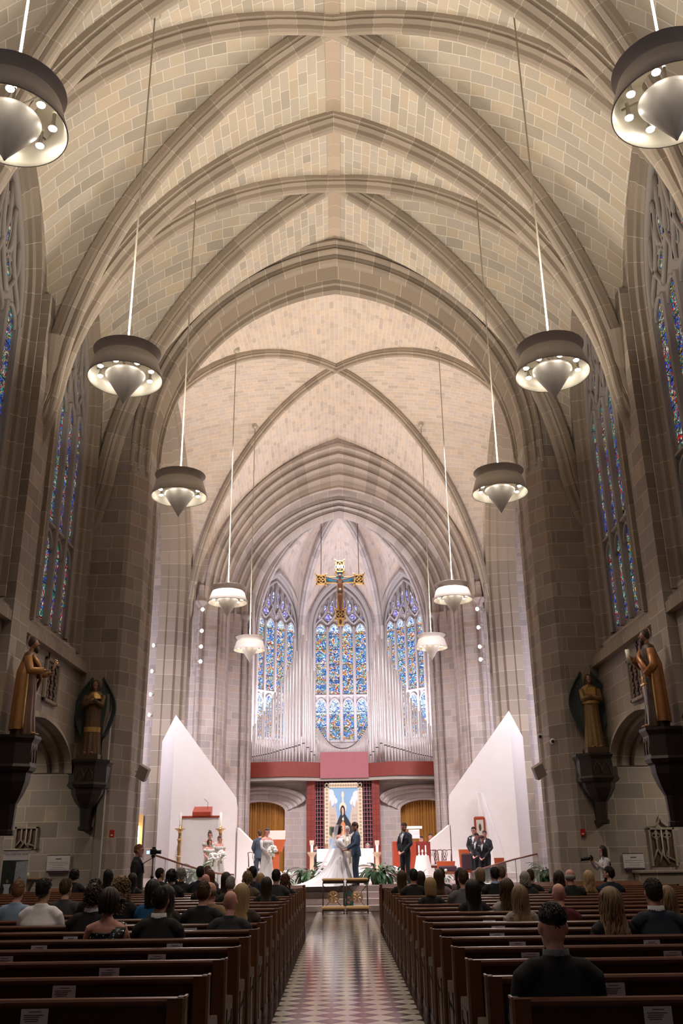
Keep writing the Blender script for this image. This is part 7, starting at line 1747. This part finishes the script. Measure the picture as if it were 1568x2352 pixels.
sitter(966, 1920, 39.0, 'organist with dark hair behind the console', ('short', HC['dark']), ('jacket', BK)); sitter(988, 1914, 39.4, 'man in a black suit and white tie behind the right screen', ('short', HC['brown']), ('jacket', BK), tie=(.5, .5, .52))
# videographer with tripod
J = standing(); p = at(318, 1940, 22.65)
r, J, R = person('videographer in a black suit standing by the left pier, in profile', (p.x, 22.65, 0), -PI*.5, p.z*1.0, J, 'm', 'pink', 0, .05, 1.08, ('jacket', BK), BK, ('short', HC['ginger']), {}, .009)
face_bits(r, J, R, None, True); shirt_front(r, J, None, pocket=False)
p = at(352, 1955, 22.6); r = empty('camera_tripod', (p.x, 22.62, 0), 0, 'black camera tripod beside the videographer', 'tripod'); h = p.z-.12
mb = MB(); mb.tube([(0, 0, .55), (0, 0, h)], .016, 8); mb.ball((0, 0, h*.72), .04, 10, 6); mb.build('column', M['black'], r)
for a in (.15, PI-.15, 4.71):
    mb = MB(); mb.tube([(0, 0, h*.72), (.38*math.cos(a), .3*math.sin(a), .02)], [.02, .012], 6); mb.tube([(0, 0, .56), (.19*math.cos(a), .15*math.sin(a), h*.36)], .007, 5); mb.build('leg', M['black'], r)
mb = MB(); mb.tube([(0, 0, h-.02), (-.3, -.1, h-.2)], .01, 6); mb.build('pan_handle', M['black'], r); mb = MB(); mb.bbox(-.04, .05, -.04, .04, h-.02, h+.04, .008); mb.build('head', M['black'], r)
r2 = empty('video_camera', (p.x, 22.62, h+.04), 0, 'black video camera mounted on the tripod', 'camera')
mb = MB(); mb.bbox(-.07, .07, -.05, .05, .003, .13, .015); mb.box(-.03, .05, -.03, .03, .13, .17); mb.build('camera_body', M['black'], r2); mb = MB(); mb.tube([(.06, 0, .06), (.18, 0, .06)], [.04, .045], 14); mb.build('lens', M['black'], r2); mb = MB(); mb.box(-.15, -.08, -.052, -.045, .02, .09); mb.build('flip_screen', M['screen'], r2)
# photographer
J = standing(); J['el'] = [(-.22, .12, 1.18), (.22, .14, 1.18)]; J['wr'] = [(-.06, .3, 1.36), (.06, .34, 1.38)]; J['ha'] = [(-.03, .38, 1.40), (.03, .42, 1.42)]
p = at(1383, 1943, 25.0)
r, J, R = person('photographer with long dark hair in a white blouse, facing left', (p.x, 25.0, 0), PI*.56, p.z, J, 'f', 'fair', 0, .1, .95, ('knit', (.62, .58, .58)), BK, ('long', HC['dark']), dict(L=.40), .009)
face_bits(r, J, R); 
c = Vector((p.x, 25.0, 0))+Matrix.Rotation(PI*.56, 3, 'Z') @ Vector((0, .36, 1.40)); r2 = empty('photo_camera', c, PI*.56, 'black photo camera with long lens held by the photographer', 'camera')
mb = MB(); mb.bbox(-.075, .075, -.04, .04, -.05, .05, .012); mb.box(-.03, .03, -.03, .03, .05, .08); mb.build('camera_body', M['black'], r2); mb = MB(); mb.tube([(0, .03, 0), (0, .14, -.005), (0, .3, -.01)], [.045, .04, .05], 16); mb.build('lens', M['black'], r2); mb = MB(); mb.box(-.05, .05, -.043, -.04, -.035, .035); mb.build('rear_screen', M['screen'], r2)
